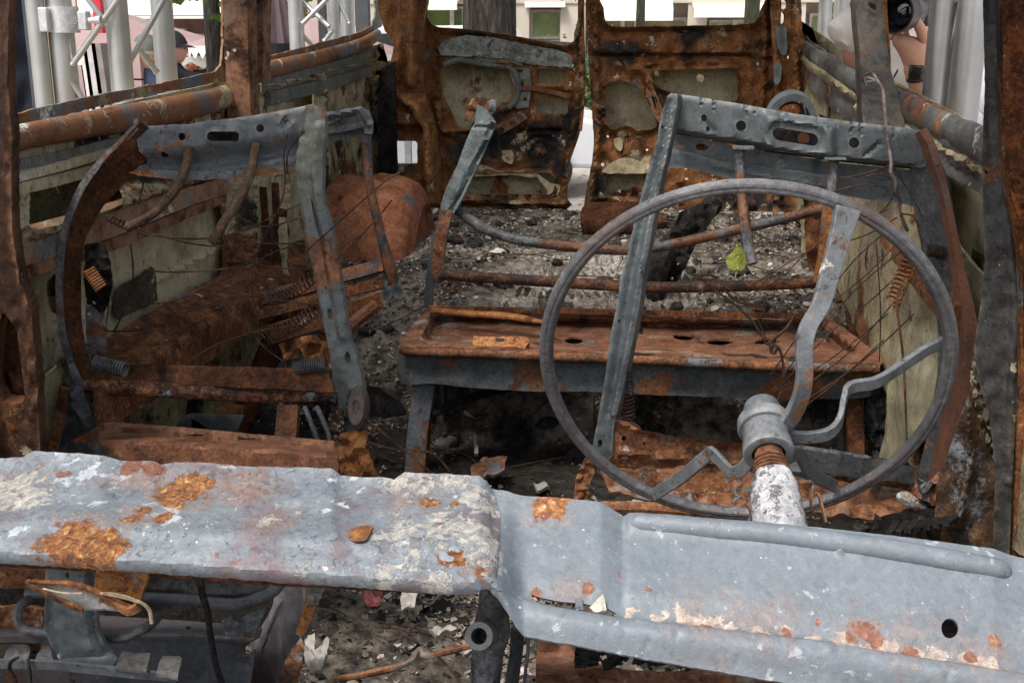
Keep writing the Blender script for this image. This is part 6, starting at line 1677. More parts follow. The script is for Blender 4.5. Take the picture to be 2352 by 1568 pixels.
# ---------------------------------------------------------------- ash and char on the floor
t = NT('ash bed')
a_ = t.noise(28, 8, .7, .2)
b_ = t.noise(5, 4, .6)
v_ = t.math('ADD', t.math('MULTIPLY', a_, .6), t.math('MULTIPLY', b_, .4))
c_ = t.ramp(v_, [(.36, (.012, .011, .010)), (.45, (.05, .044, .038)), (.52, (.15, .13, .105)), (.64, (.28, .25, .205))])
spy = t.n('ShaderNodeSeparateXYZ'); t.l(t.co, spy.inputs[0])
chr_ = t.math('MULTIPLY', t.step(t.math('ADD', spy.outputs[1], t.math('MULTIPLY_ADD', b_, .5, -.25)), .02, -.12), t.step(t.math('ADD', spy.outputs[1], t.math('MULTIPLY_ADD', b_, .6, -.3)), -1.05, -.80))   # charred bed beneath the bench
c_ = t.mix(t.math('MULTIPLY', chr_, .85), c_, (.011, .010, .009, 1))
M['ashbed'] = t.out(c_, .95, t.bump(t.noise(120, 6, .7), .8, .006), 0, .1)
t = NT('chips')
g = t.n('ShaderNodeNewGeometry')
rr0 = g.outputs['Random Per Island']
z_ = t.noise(5.5, 5, .65)
spz = t.n('ShaderNodeSeparateXYZ'); t.l(t.co, spz.inputs[0])
sel = t.math('ADD', t.math('ADD', rr0, t.math('MULTIPLY_ADD', z_, 1.7, -.85)), t.step(spz.outputs[1], -.6, .9, -.12, .16))
c_ = t.ramp(sel, [(.0, (.012, .011, .010)), (.22, (.028, .026, .024)), (.36, (.12, .102, .08)), (.52, (.22, .19, .15)), (.72, (.32, .28, .23)), (.95, (.45, .41, .36))])
c2 = t.ramp(t.noise(9, 3, .6, 0, None, 3.0), [(.60, (1, 1, 1)), (.72, (1.0, .62, .38))])
mx = t.n('ShaderNodeMix'); mx.data_type = 'RGBA'; mx.blend_type = 'MULTIPLY'; mx.inputs[0].default_value = 1
t.l(c_, mx.inputs[6]); t.l(c2, mx.inputs[7])
M['chips'] = t.out(mx.outputs[2], .9, t.bump(t.noise(160, 4), .4, .002), 0, .15)


def zbed(x, y):
    p = V3((x * 6, y * 6, .3))
    n1 = mnoise.noise(p) * .5 + mnoise.noise(p * 2.7) * .3 + mnoise.noise(p * 7) * .22 + mnoise.noise(p * 17) * .12
    return zfloor(x, y) + .012 + .028 * n1 + .05 * max(0, mnoise.noise(V3((x * 2.4, y * 2.4, 8)))) ** 1.3


bx0, bx1, by0, by1, nx, ny = XL + .02, XR - .02, 1.55, 4.48, 150, 230
bv = [(lerp(bx0, bx1, i / nx), lerp(by0, by1, j / ny), zbed(lerp(bx0, bx1, i / nx), lerp(by0, by1, j / ny))) for j in range(ny + 1) for i in range(nx + 1)]
bf = [(j * (nx + 1) + i, j * (nx + 1) + i + 1, (j + 1) * (nx + 1) + i + 1, (j + 1) * (nx + 1) + i) for j in range(ny) for i in range(nx)]
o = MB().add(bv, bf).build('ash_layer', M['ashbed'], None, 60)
tag(o, 'layer of black and grey ash covering the van floor', 'ash', None, 'stuff')
rc = random.Random(5)
cv, cf = [], []
for k in range(76000):
    near = k >= 62000
    y = by0 + (by1 - by0) * rc.random() if not near else rc.uniform(1.58, 2.45)
    x = lerp(bx0, bx1, rc.random()) if not near else rc.uniform(-.95, .1)
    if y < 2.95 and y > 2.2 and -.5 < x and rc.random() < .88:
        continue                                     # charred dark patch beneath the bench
    dn_ = mnoise.noise(V3((x * 3.1, y * 3.1, 4.4))) + .5 * mnoise.noise(V3((x * 9, y * 9, 1.4)))
    if dn_ < -.12 and rc.random() < .85:
        continue
    big = rc.random()
    s = (rc.uniform(.002, .005) if big < .74 else (rc.uniform(.005, .010) if big < .982 else rc.uniform(.010, .020))) * (1.35 if near else 1)
    z = zbed(x, y) + s * rc.uniform(0, .5)
    o_ = len(cv)
    R = Matrix.Rotation(rc.uniform(0, 6.3), 3, 'Z') @ Matrix.Rotation(rc.gauss(0, .45), 3, 'X') @ Matrix.Rotation(rc.gauss(0, .4), 3, 'Y')
    asp = rc.uniform(.35, 1)
    for a in range(5):
        q = a * 1.2566 + rc.uniform(-.4, .4)
        r = s * rc.uniform(.6, 1.1)
        p = R @ V3((r * cos(q), r * sin(q) * asp, rc.uniform(-.1, .15) * s))
        cv.append((x + p.x, y + p.y, z + p.z))
    p = R @ V3((0, 0, -s * rc.uniform(.15, .4)))
    cv.append((x + p.x, y + p.y, z + p.z))
    cf.append((o_, o_ + 1, o_ + 2, o_ + 3, o_ + 4))
    cf += [(o_ + (a + 1) % 5, o_ + a, o_ + 5) for a in range(5)]
o = MB().add(cv, cf).build('ash_chips', M['chips'], None, 0)
tag(o, 'loose chips of ash, glass and flaked paint strewn over the floor', 'debris', None, 'stuff')
rl2 = random.Random(31)
mb = MB()
for k in range(170):
    y = rl2.uniform(1.7, 4.4); x = lerp(bx0, bx1, rl2.random())
    s = rl2.uniform(.012, .035)
    c = V3((x, y, zbed(x, y) + s * .2))
    n0 = len(mb.v)
    for i in range(4):
        for j in range(7):
            a, b = 2 * pi * j / 7, lerp(-.2, 1.4, i / 3)
            d = V3((cos(a) * cos(b), sin(a) * cos(b), sin(b) * .6))
            mb.v.append(tuple(c + d * s * (1 + .5 * mnoise.noise(d * 2.3 + V3((k, 0, 0))))))
    mb.f += [(n0 + i * 7 + j, n0 + i * 7 + (j + 1) % 7, n0 + (i + 1) * 7 + (j + 1) % 7, n0 + (i + 1) * 7 + j) for i in range(3) for j in range(7)]
o = mb.build('char_lumps', burnt('char lumps', [(.1, (.008, .007, .007)), (.5, (.028, .025, .023)), (.9, (.09, .08, .07))], [(ASHRAMP, 12, .2, .05, .2), (RUSTRAMP, 7, .2, .05, .1)], rough=.95, bump=1.0), None, 30)
tag(o, 'rounded lumps of char and melted plastic among the ash', 'char', None, 'stuff')
mb = MB()
for k in range(60):
    y = rl2.uniform(1.7, 4.3); x = lerp(bx0, bx1, rl2.random())
    a = rl2.uniform(0, 6.3); L_ = rl2.uniform(.05, .16)
    q = [V3((x + L_ * (i - 1.5) * cos(a + i * rl2.uniform(-.3, .3)), y + L_ * (i - 1.5) * sin(a + i * rl2.uniform(-.3, .3)), 0)) for i in range(4)]
    mb.tube([V3((min(max(p.x, bx0), bx1), p.y, zbed(p.x, p.y) + rl2.uniform(.004, .03))) for p in q], .0017, 5, 4)
o = mb.build('wire_scraps', M['wire'], None)
tag(o, 'thin burnt wire scraps lying on the ash', 'wire scraps', None, 'stuff')
# pale ribbed remains of the load mat on the rear floor
mb = MB()
gv, gf = [], []
nx, ny = 90, 44
for j in range(ny + 1):
    for i in range(nx + 1):
        u, v = lerp(1060, 1700, i / nx), lerp(585, 702, j / ny)
        p = G(u, v, 1.06)
        gv.append((p.x, p.y, zfloor(p.x, p.y) + .024 + .012 * sin(p.x * 2 * pi / .026) * (0.6 + .4 * sin(p.y * 60)) + .018 * mnoise.noise(V3((p.x * 7, p.y * 7, 2))) - .035 * sst(.55, .95, abs(i / nx - .5) * 2) - .03 * sst(.6, 1, abs(j / ny - .5) * 2)))
for j in range(ny):
    for i in range(nx):
        gf.append((j * (nx + 1) + i + 1, j * (nx + 1) + i, (j + 1) * (nx + 1) + i, (j + 1) * (nx + 1) + i + 1))
o = mb.add(gv, gf).build('ribbed_load_mat', burnt('pale ash mat', [(.3, (.12, .10, .08)), (.5, (.24, .215, .18)), (.7, (.40, .375, .33))], [(SOOTRAMP, 6, .3, .04, .1), ([(.3, R1), (.7, (.3, .16, .09))], 6, .2, .06, .1)], rough=.95, bump=.7), None, 60)
tag(o, 'pale ashy ribbed mat on the rear floor between the tube frame and bench', 'mat')
# larger scraps one can pick out
def scrap(name, pts, s, mat, label, cat='scrap', th=.006, rel=.01, g=None, fz=None, nr=(0, -.4, 1)):
    mb = MB().panel(pts, fz or (lambda u, v: P(u, v, s)), nr, [], 7, dents(rel, 12, len(label)), th, 2.5, len(label))
    return tag(mb.build(name, M[mat] if isinstance(mat, str) else mat, None), label, cat, g)
gl = lambda z: (lambda u, v: G(u, v, z))
pale = plain('pale burnt scrap', (.30, .28, .25), .9, 0, .15, .35, 40, .5)
scrap('folded_scrap', [(630, 1562), (652, 1510), (676, 1466), (690, 1462), (700, 1480), (696, 1510), (684, 1550), (676, 1600), (620, 1640)], 1.5, 'greyrust', 'crumpled grey green metal scrap leaning on the heater side', fz=gl(.95))
scrap('folded_scrap', [(700, 1470), (712, 1452), (724, 1458), (722, 1490), (736, 1480), (748, 1460), (758, 1466), (752, 1500), (742, 1530), (716, 1545), (700, 1520)], 1.5, pale, 'torn pale upright scrap beside the heater side', fz=gl(.95))
scrap('paint_scale', [(930, 1350), (975, 1346), (1000, 1350), (960, 1362), (950, 1396), (924, 1400), (918, 1376)], 1.5, pale, 'large pale flake hanging in the rubble below the middle of the dashboard', fz=gl(.85))
scrap('red_scrap', [(836, 1345), (880, 1350), (872, 1390), (848, 1392), (834, 1375)], 1.5, burnt('dull red scrap', [(.3, (.05, .012, .012)), (.7, (.14, .04, .035))], [], rough=.7), 'dull dark red scrap in the rubble below the dashboard', fz=gl(.9))
scrap('rusty_lump', [(1080, 1075), (1110, 1050), (1165, 1048), (1158, 1080), (1100, 1096), (1085, 1096)], 2.5, 'rust', 'rounded rusty lump on the dark floor in front of the bench legs', fz=gl(.74))
for k, (pts, lab) in enumerate((([(1000, 1010), (1030, 1000), (1048, 1004), (1030, 1020), (1000, 1024)], 'pale curled flake on the black floor right beside the bench leg'), ([(1088, 1004), (1096, 1004), (1098, 1040), (1090, 1046)], 'thin upright pale flake on the black floor under the bench'),
                                ([(1440, 1020 + 130), (1470, 1148), (1476, 1160), (1446, 1166)], 'pale flake on the black floor left of the wheel rim foot'), ([(1225, 1130 - 20), (1250, 1106), (1262, 1116), (1236, 1124)], 'long pale flake on the black floor above the dashboard middle'),
                                ([(985, 1442), (1030, 1432), (1050, 1446), (1000, 1456)], 'ribbed pale flake in the rubble under the dashboard'), ([(1050, 1480), (1085, 1470), (1100, 1484), (1066, 1498)], 'small round pale stone in the rubble under the dashboard'), ([(1180, 1538), (1212, 1530), (1222, 1548), (1190, 1556)], 'pinkish white flake at the bottom of the rubble'))):
    scrap('pale_flake', pts, 2, pale if k < 6 else plain('pink flake', (.5, .38, .42), .7), lab, 'flake', .01, .012, None, gl(.72 if k < 4 else .84))
mb = MB().tube([G(u, v, .86) for u, v in [(764, 1560), (850, 1545), (935, 1523), (955, 1500), (968, 1490), (978, 1506), (1030, 1494), (1090, 1480)]], .005, 7, 5, .3)
tag(mb.build('rusty_rod', M['rust'], None), 'kinked rusty rod lying across the rubble beneath the dashboard', 'rod')
rk = random.Random(21)
mb = MB()
for k in range(60):
    u, v = rk.uniform(1330, 1590), rk.uniform(1490, 1524)
    c = P(u, v, 1.20 - .0008 * (v - 1480))
    mb.box(c, rk.uniform(.005, .018), rk.uniform(.005, .014), rk.uniform(.003, .009), rk.uniform(0, 3))
mb.v = [tuple(V3(v) + V3((1, 1, 1)) * .006 * mnoise.noise(V3(v) * 70)) for v in mb.v]
o = mb.build('charred_lumps', M['soot'], None, 0)
tag(o, 'black charred foam lumps lying in the rusted box under the dashboard', 'char', None, 'stuff')
# yellow green leaf caught on the frame behind the wheel
lf = thing('fallen_leaf', P(1691, 625, 2.9), 'single yellow green leaf caught upright on the tube frame behind the steering wheel', 'leaf')
lm = NT('leaf')
lm.b.inputs['Subsurface Weight'].default_value = 0.0
leafm = lm.out(lm.ramp(lm.noise(60, 4), [(.3, (.30, .36, .06)), (.7, (.44, .48, .13))]), .55, None, 0, .35)
lo = [(1692, 558), (1697, 566), (1707, 574), (1714, 586), (1716, 600), (1711, 614), (1702, 622), (1694, 620), (1690, 614), (1688, 622), (1680, 620), (1670, 612), (1667, 600), (1671, 588), (1680, 580), (1687, 570)]
mb = MB().panel(lo, lambda u, v: P(u, v, 2.9), (0, -1, .1), [], 5, lambda u, v: .012 * sst(24, 0, abs(u - 1692)) - .004 * sst(3, 0, abs(u - 1691)) - .002 * abs(sin((v + abs(u - 1692)) / 4.5)) + .003 * mnoise.noise(V3((u / 9, v / 9, 1))), .0008, .3, 5)
seatpart(mb, 'blade', leafm, lf)
mb = MB().tube(PS([(1692, 615, 2.9), (1691, 626, 2.895), (1689, 636, 2.89)]), .0011, 5, 3)
seatpart(mb, 'stalk', leafm, lf)

# ---------------------------------------------------------------- the place around the van
t = NT('pavement')
brk = t.n('ShaderNodeTexBrick'); brk.inputs['Scale'].default_value = 1.6; brk.inputs['Mortar Size'].default_value = .012
brk.inputs['Color1'].default_value = (.36, .33, .30, 1); brk.inputs['Color2'].default_value = (.44, .40, .37, 1); brk.inputs['Mortar'].default_value = (.22, .2, .18, 1)
t.l(t.co, brk.inputs['Vector'])
nz_ = t.noise(3, 6)
cc = t.mix(t.step(nz_, .4, .65), brk.outputs[0], (.46, .425, .39, 1))
M['pave'] = t.out(cc, .85, t.bump(t.noise(40, 5), .2, .004), 0, .25)
o = MB().add([(-60, -40, 0), (60, -40, 0), (60, 80, 0), (-60, 80, 0)], [(0, 1, 2, 3)]).build('pavement', M['pave'], None, 0)
tag(o, 'pale grey stone pavement around the van', None, None, 'structure')
rl_ = random.Random(3)
lv, lff = [], []
for k in range(1600):
    x, y = rl_.uniform(-5, 4), rl_.uniform(9, 21.5)
    s = rl_.uniform(.03, .07)
    a = rl_.uniform(0, 6.3)
    o_ = len(lv)
    for b in range(4):
        q = a + b * pi / 2
        r = s * (1 if b % 2 == 0 else .55)
        lv.append((x + r * cos(q), y + r * sin(q), .006 + rl_.uniform(0, .02)))
    lff.append((o_, o_ + 1, o_ + 2, o_ + 3))
o = MB().add(lv, lff).build('fallen_leaves', plain('yellow leaves', (.55, .34, .08), .7, 0, .2, .4, 1.5), None, 0)
tag(o, 'yellow fallen leaves scattered on the pavement behind the van', 'leaves', None, 'stuff')

# ---------------------------------------------------------------- truss towers
tube_list = []


def truss(name, label, tubes, braces, s_list, group='aluminium truss legs around the van'):
    """tubes: (u, v, s, radius); braces: ((u, v, s), (u, v, s), r)."""
    u, v, s, r = tubes[0]
    b = P(u, v, s)
    root = thing(name, (b.x, b.y, 0), label, 'truss', group)
    for u, v, s, r in tubes:
        p = P(u, v, s)
        mb = MB().lathe((p.x, p.y, 0), (p.x, p.y, 4.2), [(0, r), (1, r)], 24)
        seatpart(mb, 'main_tube', 'alu', root, 50)
    for a, c, r in braces:
        pa_, pc = PS([a])[0], PS([c])[0]
        mb = MB().lathe(pa_, pc, [(0, r), (1, r)], 14)
        for q, e in ((pa_, pc), (pc, pa_)):
            d = (e - q).normalized()
            mb.lathe(q, q + d * .008, [(0, r * 1.25), (.5, r * 1.15), (1, r)], 14)
        seatpart(mb, 'brace', 'alu', root, 50)
    return root


tl = truss('truss_leg', 'aluminium truss leg with a wide clamp, nearest the left front window', [(146, 130, 3.0, .034), (92, 130, 2.96, .024), (276, 130, 3.05, .031), (380, 130, 3.35, .032)],
           [((312, -60, 3.0), (166, 150, 2.99), .0085), ((180, -30, 3.3), (270, 88, 3.3), .008), ((392, -30, 3.2), (296, 145, 3.1), .0085), ((318, 112, 3.2), (360, 166, 3.25), .0085), ((163, 186, 2.98), (205, 250, 3.0), .0085)], None)
mb = MB()
c = P(146, 46, 3.0)
mb.lathe(c - V3((0, 0, .034)), c + V3((0, 0, .034)), [(0, .041), (1, .041)], 28)
seatpart(mb, 'clamp', 'alucast', tl, 40)
seatpart(MB().box(P(104, 46, 2.96), .030, .035, .064), 'clamp_half', 'alucast', tl, 30, None, .004)
seatpart(MB().box(P(194, 48, 2.99), .026, .03, .05), 'clamp_half', 'alucast', tl, 30, None, .004)
mb = MB().lathe(P(205, 48, 2.95), P(232, 46, 2.95), [(0, .008), (.6, .008), (.61, .011), (1, .011)], 10)
seatpart(mb, 'bolt', 'alu', tl)
f = bpy.data.curves.new('clamp_mark', 'FONT'); f.body = '20'; f.size = .026; f.extrude = .0006
fo = bpy.data.objects.new('clamp_mark', f); COL.objects.link(fo)
fo.data.materials.append(plain('dull stamp', (.2, .2, .2), .6))
dg = bpy.context.evaluated_depsgraph_get()
mm = bpy.data.meshes.new_from_object(fo.evaluated_get(dg)); bpy.data.objects.remove(fo)
fo = bpy.data.objects.new('clamp_mark', mm); COL.objects.link(fo); fo.parent = tl
w_ = P(158, 56, 2.956)
fo.rotation_euler = (pi / 2, 0, radians(-8)); fo.location = w_ - tl.location
mb = MB().box(P(116, 150, 3.12), .022, .02, 1.2)
seatpart(mb, 'wood_batten', plain('yellow wood batten', (.45, .33, .15), .7), tl)

truss('truss_leg', 'aluminium truss leg with crossed braces, seen through the left rear window', [(681, 60, 5.0, .033), (768, 60, 5.1, .031), (800, 60, 5.3, .030)],
      [((670, -20, 5.05), (756, 62, 5.0), .010), ((758, -8, 5.0), (694, 56, 4.95), .010), ((775, -5, 5.1), (802, 55, 5.1), .009), ((694, 80, 5.0), (722, 110, 5.05), .010), ((745, 95, 5.0), (764, 70, 5.0), .010)], None)
tr_ = truss('truss_leg', 'pair of thick aluminium truss tubes with one slanting brace, by the right front window', [(2163, 100, 2.86, .034), (2227, 100, 2.80, .035)], [((2204, 20, 2.84), (2160, 192, 2.84), .0115), ((2180, -90, 2.9), (2206, 8, 2.82), .011)], None)
truss('truss_leg', 'pale truss tubes seen between the rear door frame and the photographer', [(1893, 60, 5.2, .029), (1932, 60, 5.4, .030), (1918, 60, 5.5, .012)], [((1900, 100, 5.2), (1968, 180, 5.2), .012), ((1966, 120, 5.2), (1945, 162, 5.2), .010)], None)
# dark cloth screen at the far left, and its posts
mb = MB().panel([(-120, -200), (64, -200), (84, 130), (100, 320), (-120, 360)], lambda u, v: P(u, v, 3.3), (0, -1, 0), [], 9, lambda u, v: .012 * sin(u / 14) + .012 * mnoise.noise(V3((u / 20, v / 60, 1))), .004, 1, 97)
o = mb.build('dark_screen', plain('dark navy cloth', (.012, .014, .022), .85, 0, .2, .3, 30), None)
tag(o, 'dark navy cloth screen behind the left truss leg', 'screen')
p = P(80, 130, 3.25)
o = MB().box((p.x, p.y, 2.0), .03, .03, 4.0).build('screen_post', plain('dark grey post', (.05, .055, .06), .6), None)
tag(o, 'slim dark grey post at the edge of the cloth screen', 'post')
p = P(834, 60, 5.6)
o = MB().box((p.x, p.y, 2.0), .065, .05, 4.0).build('screen_post', plain('slate post', (.07, .075, .08), .6), None)
tag(o, 'flat slate grey post right of the crossed truss braces', 'post')
p = P(742, 60, 7.5)
o = MB().box((p.x, p.y, 2.0), .05, .05, 4.0).build('screen_post', plain('black post', (.03, .032, .034), .6), None)
tag(o, 'thin blackish post behind the crossed truss braces', 'post')

# ---------------------------------------------------------------- trees
t = NT('bark')
bk = t.coord((9, 9, 1.2))
bv_ = t.noise(3.2, 7, .7, .5, bk)
M['bark'] = t.out(t.ramp(bv_, [(.36, (.012, .010, .008)), (.5, (.05, .044, .037)), (.64, (.115, .102, .088))]), .95, t.bump(bv_, 1.0, .03), 0, .1)
t = NT('bark green')
bv_ = t.noise(4, 6, .7, .5, t.coord((6, 6, 1.5)))
M['barkgreen'] = t.out(t.ramp(bv_, [(.3, (.03, .032, .02)), (.7, (.12, .12, .08))]), .95, t.bump(bv_, .8, .02), 0, .1)
t = NT('foliage')
g = t.n('ShaderNodeNewGeometry')
fc = t.ramp(g.outputs['Random Per Island'], [(0, (.035, .075, .012)), (.5, (.07, .14, .02)), (1, (.14, .22, .035))])
t.setin(t.b.inputs['Base Color'], fc)
t.b.inputs['Roughness'].default_value = .55
tr2 = t.n('ShaderNodeBsdfTranslucent'); t.l(fc, tr2.inputs['Color'])
ms = t.n('ShaderNodeMixShader'); ms.inputs[0].default_value = .35
t.l(t.b.outputs[0], ms.inputs[1]); t.l(tr2.outputs[0], ms.inputs[2])
t.l(ms.outputs[0], t.t.nodes['Material Output'].inputs['Surface'])
M['leaf'] = t.m


def leafquad(mb_v, mb_f, c, s, rnd):
    R = Matrix.Rotation(rnd.uniform(0, 6.3), 3, 'Z') @ Matrix.Rotation(rnd.uniform(-1.2, 1.2), 3, 'X')
    o_ = len(mb_v)
    for p in ((-.5, 0, 0), (-.15, -.38, .05), (.5, 0, -.08), (-.15, .38, .05)):
        mb_v.append(tuple(V3(c) + R @ V3(p) * s))
    mb_f.append((o_, o_ + 1, o_ + 2, o_ + 3))


def tree(label, u, s, r, h, crown_r, zc, nleaf, seed, mat='bark', sprays=(), lean=0.0, ls=.16):
    b = P(u, 40, s)
    root = thing('street_tree', (b.x, b.y, 0), label, 'tree', 'street trees behind the van')
    rnd = random.Random(seed)
    mb = MB()
    segs = []
    nseg, nr = 60, 40
    for k in range(nseg + 1):
        z = h * k / nseg
        for j in range(nr):
            a = 2 * pi * j / nr
            rr = r * (1.35 - .35 * min(1, z / .6)) * (1 - .35 * z / h) * (1 + .09 * mnoise.noise(V3((cos(a) * 2.6, sin(a) * 2.6, z * .5 + seed))) + .07 * abs(mnoise.noise(V3((cos(a) * 9, sin(a) * 9, z * .9 + seed)))))
            segs.append((b.x + lean * z + rr * cos(a), b.y + rr * sin(a), z))
    fs = [(k * nr + j, k * nr + (j + 1) % nr, (k + 1) * nr + (j + 1) % nr, (k + 1) * nr + j) for k in range(nseg) for j in range(nr)]
    mb.add(segs, fs)
    top = V3((b.x + lean * h, b.y, h))
    for k in range(7):
        a = k * .9 + rnd.uniform(0, .5)
        st = V3((b.x + lean * h * .9, b.y, h * rnd.uniform(.7, .98)))
        mb.tube([st, st + V3((cos(a) * crown_r * .4, sin(a) * crown_r * .4, .7)), st + V3((cos(a) * crown_r * .8, sin(a) * crown_r * .8, 1.6 + rnd.uniform(-.6, .8)))], [r * .45, r * .28, r * .1], 8, 4, .15)
    seatpart(mb, 'trunk', mat, root, 60)
    lv, lf = [], []
    cl = [(V3((b.x + rnd.gauss(0, crown_r * .5), b.y + rnd.gauss(0, crown_r * .5), zc + rnd.gauss(0, crown_r * .35))), rnd.uniform(.5, 1.0)) for _ in range(34)]
    for k in range(nleaf):
        c, rr = rnd.choice(cl)
        d = V3((rnd.gauss(0, 1), rnd.gauss(0, 1), rnd.gauss(0, .8)))
        p = c + d * rr * .55
        if p.z < 3.1: p.z = 3.1 + rnd.random() * .8
        leafquad(lv, lf, p, ls * rnd.uniform(.7, 1.3), rnd)
    for (su, sv, ss, n, sp) in sprays:
        c = P(su, sv, ss)
        tw = MB().tube([c + V3((0, 0, 1.3)), c + V3((.05, 0, .6)), c], [.012, .008, .003], 6, 4)
        lv0 = len(lv)
        for k in range(n):
            leafquad(lv, lf, c + V3((rnd.gauss(0, sp), rnd.gauss(0, sp), abs(rnd.gauss(0, sp * 1.6)))), .10 * rnd.uniform(.7, 1.3), rnd)
        seatpart(tw, 'hanging_twig', 'bark', root)
    seatpart(MB().add(lv, lf), 'crown', 'leaf', root, 0)
    return root


tree('thick furrowed tree trunk seen through the left rear door window', 1124, 8.0, .205, 5.0, 2.6, 6.2, 2600, 1, 'bark', [(1322, 4, 8.0, 10, .05), (1206, -14, 7.5, 10, .1)])
tree('slim dark tree trunk seen through the right rear door window', 1471, 12.5, .055, 4.6, 1.8, 5.6, 1500, 2, 'barkgreen')
tree('greenish trunk at the right corner of the right rear door window', 1727, 9.0, .065, 4.6, 1.8, 5.8, 1500, 3, 'barkgreen')
tree('grey trunk with hanging leaves seen through the left front window', 487, 9.0, .075, 4.6, 2.4, 5.4, 2200, 4, 'bark', [(420, -2, 8.4, 26, .11), (452, -6, 8.4, 16, .10), (495, 6, 8.0, 8, .05), (730, -6, 9.5, 30, .16), (736, 40, 9.8, 14, .14), (700, 10, 9.6, 12, .10), (655, -8, 9.5, 14, .12), (405, 10, 8.4, 8, .06), (510, 40, 8.2, 7, .05)])

# ---------------------------------------------------------------- shop building across the pavement
YB = 22.0
stone = plain('cream stone', (.50, .45, .38), .8, 0, .2, .12, 3, .15)
white = plain('white canvas', (.82, .80, .74), .7, 0, .2, .05, 3)
frame_m = plain('pale frame', (.55, .52, .46), .5)
brown = plain('brown facade', (.20, .12, .09), .7)
pinkm = plain('dusty pink canvas', (.36, .25, .24), .8, 0, .15, .12, 3)
t = NT('shop glass')
refl = t.noise(.9, 4, .6)
M['glass'] = t.out(t.ramp(refl, [(.35, (.05, .08, .03)), (.55, (.2, .28, .09)), (.7, (.42, .46, .38))]), .15, None, 0, .6)  # green reflections painted into the pane colour
t = NT('lit interior')
M['warmglass'] = t.out(t.ramp(t.noise(1.5, 4), [(.35, (.10, .08, .03)), (.6, (.22, .19, .08)), (.75, (.4, .36, .22))]), .2, None, 0, .6)


def px(u, v, y=YB):
    return P(u, v, y)


bld = thing('shop_building', (0, YB + 4, 0), 'cream stone shop building with awnings across the pavement behind the van', 'building')
def wallbox(x0, x1, z0, z1, y0, y1, name, mat, parent=None):
    mb = MB().hexa([(x0, y0, z0), (x1, y0, z0), (x1, y1, z0), (x0, y1, z0), (x0, y0, z1), (x1, y0, z1), (x1, y1, z1), (x0, y1, z1)])
    return seatpart(mb, name, mat, parent or bld, 0)
wz = lambda v: P(1400, v, YB).z
wallbox(-24, 24, 0, 10, YB + .5, YB + 6, 'wall', stone)
# piers standing forward of the windows
def pier(u0, u1, name='pier', mat=stone, z1=None):
    a, b = px(u0, 30), px(u1, 30)
    return wallbox(a.x, b.x, 0, z1 or 9.98, YB - .05, YB + .52, name, mat)
for u0, u1 in ((850, 962), (1186, 1216), (1288, 1345), (1580, 1624), (1790, 1850), (1960, 2100)):
    pier(u0, u1)
# stone band above the windows
a = px(850, -4)
wallbox(px(850, 0).x, px(2100, 0).x, P(1400, 8, YB).z, 9.9, YB - .08, YB + .53, 'stone_band', stone)
def window(u0, u1, v0, v1, mat='glass', mull=()):
    a, b = px(u0, v1, YB + .1), px(u1, v0, YB + .1)
    fr_ = wallbox(a.x, b.x, a.z, b.z, YB + .30, YB + .497, 'window', frame_m)
    g_ = wallbox(a.x + .06, b.x - .06, a.z + .06, b.z - .06, YB + .27, YB + .29, 'pane', M[mat] if isinstance(mat, str) else mat, fr_)
    for u in mull:
        q = px(u, 30, YB + .1)
        wallbox(q.x - .04, q.x + .04, a.z, b.z, YB + .22, YB + .26, 'mullion', frame_m, fr_)
    return fr_
window(962, 1064, 14, 200, 'glass', (1035,))
window(1216, 1288, 22, 90, 'glass')
window(1345, 1580, 40, 200, 'warmglass', (1430, 1462))
window(1624, 1790, 46, 200, 'glass', (1690, 1728))
window(1216, 1288, 92, 260, 'warmglass')
window(1850, 1960, 30, 240, 'glass', (1900,))
def awning(u0, u1, v0, v1, d=1.2, label=None):
    a, b = px(u0, v0), px(u1, v0)
    zt = a.z
    fl_ = P((u0 + u1) / 2, v1, YB - d)
    zf = fl_.z
    mb = MB().hexa([(a.x, YB - .06, zt), (b.x, YB - .06, zt), (b.x, YB - .06, zt + .05), (a.x, YB - .06, zt + .05), (a.x, YB - d, zf), (b.x, YB - d, zf), (b.x, YB - d, zf + .05), (a.x, YB - d, zf + .05)])
    aw = seatpart(mb, 'awning', white, bld, 0)
    mb = MB().hexa([(a.x, YB - d - .004, zf - .12), (b.x, YB - d - .004, zf - .12), (b.x, YB - d - .03, zf - .12), (a.x, YB - d - .03, zf - .12), (a.x, YB - d - .004, zf), (b.x, YB - d - .004, zf), (b.x, YB - d - .03, zf), (a.x, YB - d - .03, zf)])
    seatpart(mb, 'valance', white, aw, 0)
awning(1370, 1545, 8, 32)
awning(1590, 1760, 14, 24)
awning(955, 1066, -14, 8, .8)
a, b = px(1208, 6), px(1300, 18)
wallbox(a.x, b.x, b.z, a.z, YB - .22, YB - .082, 'lintel', white)
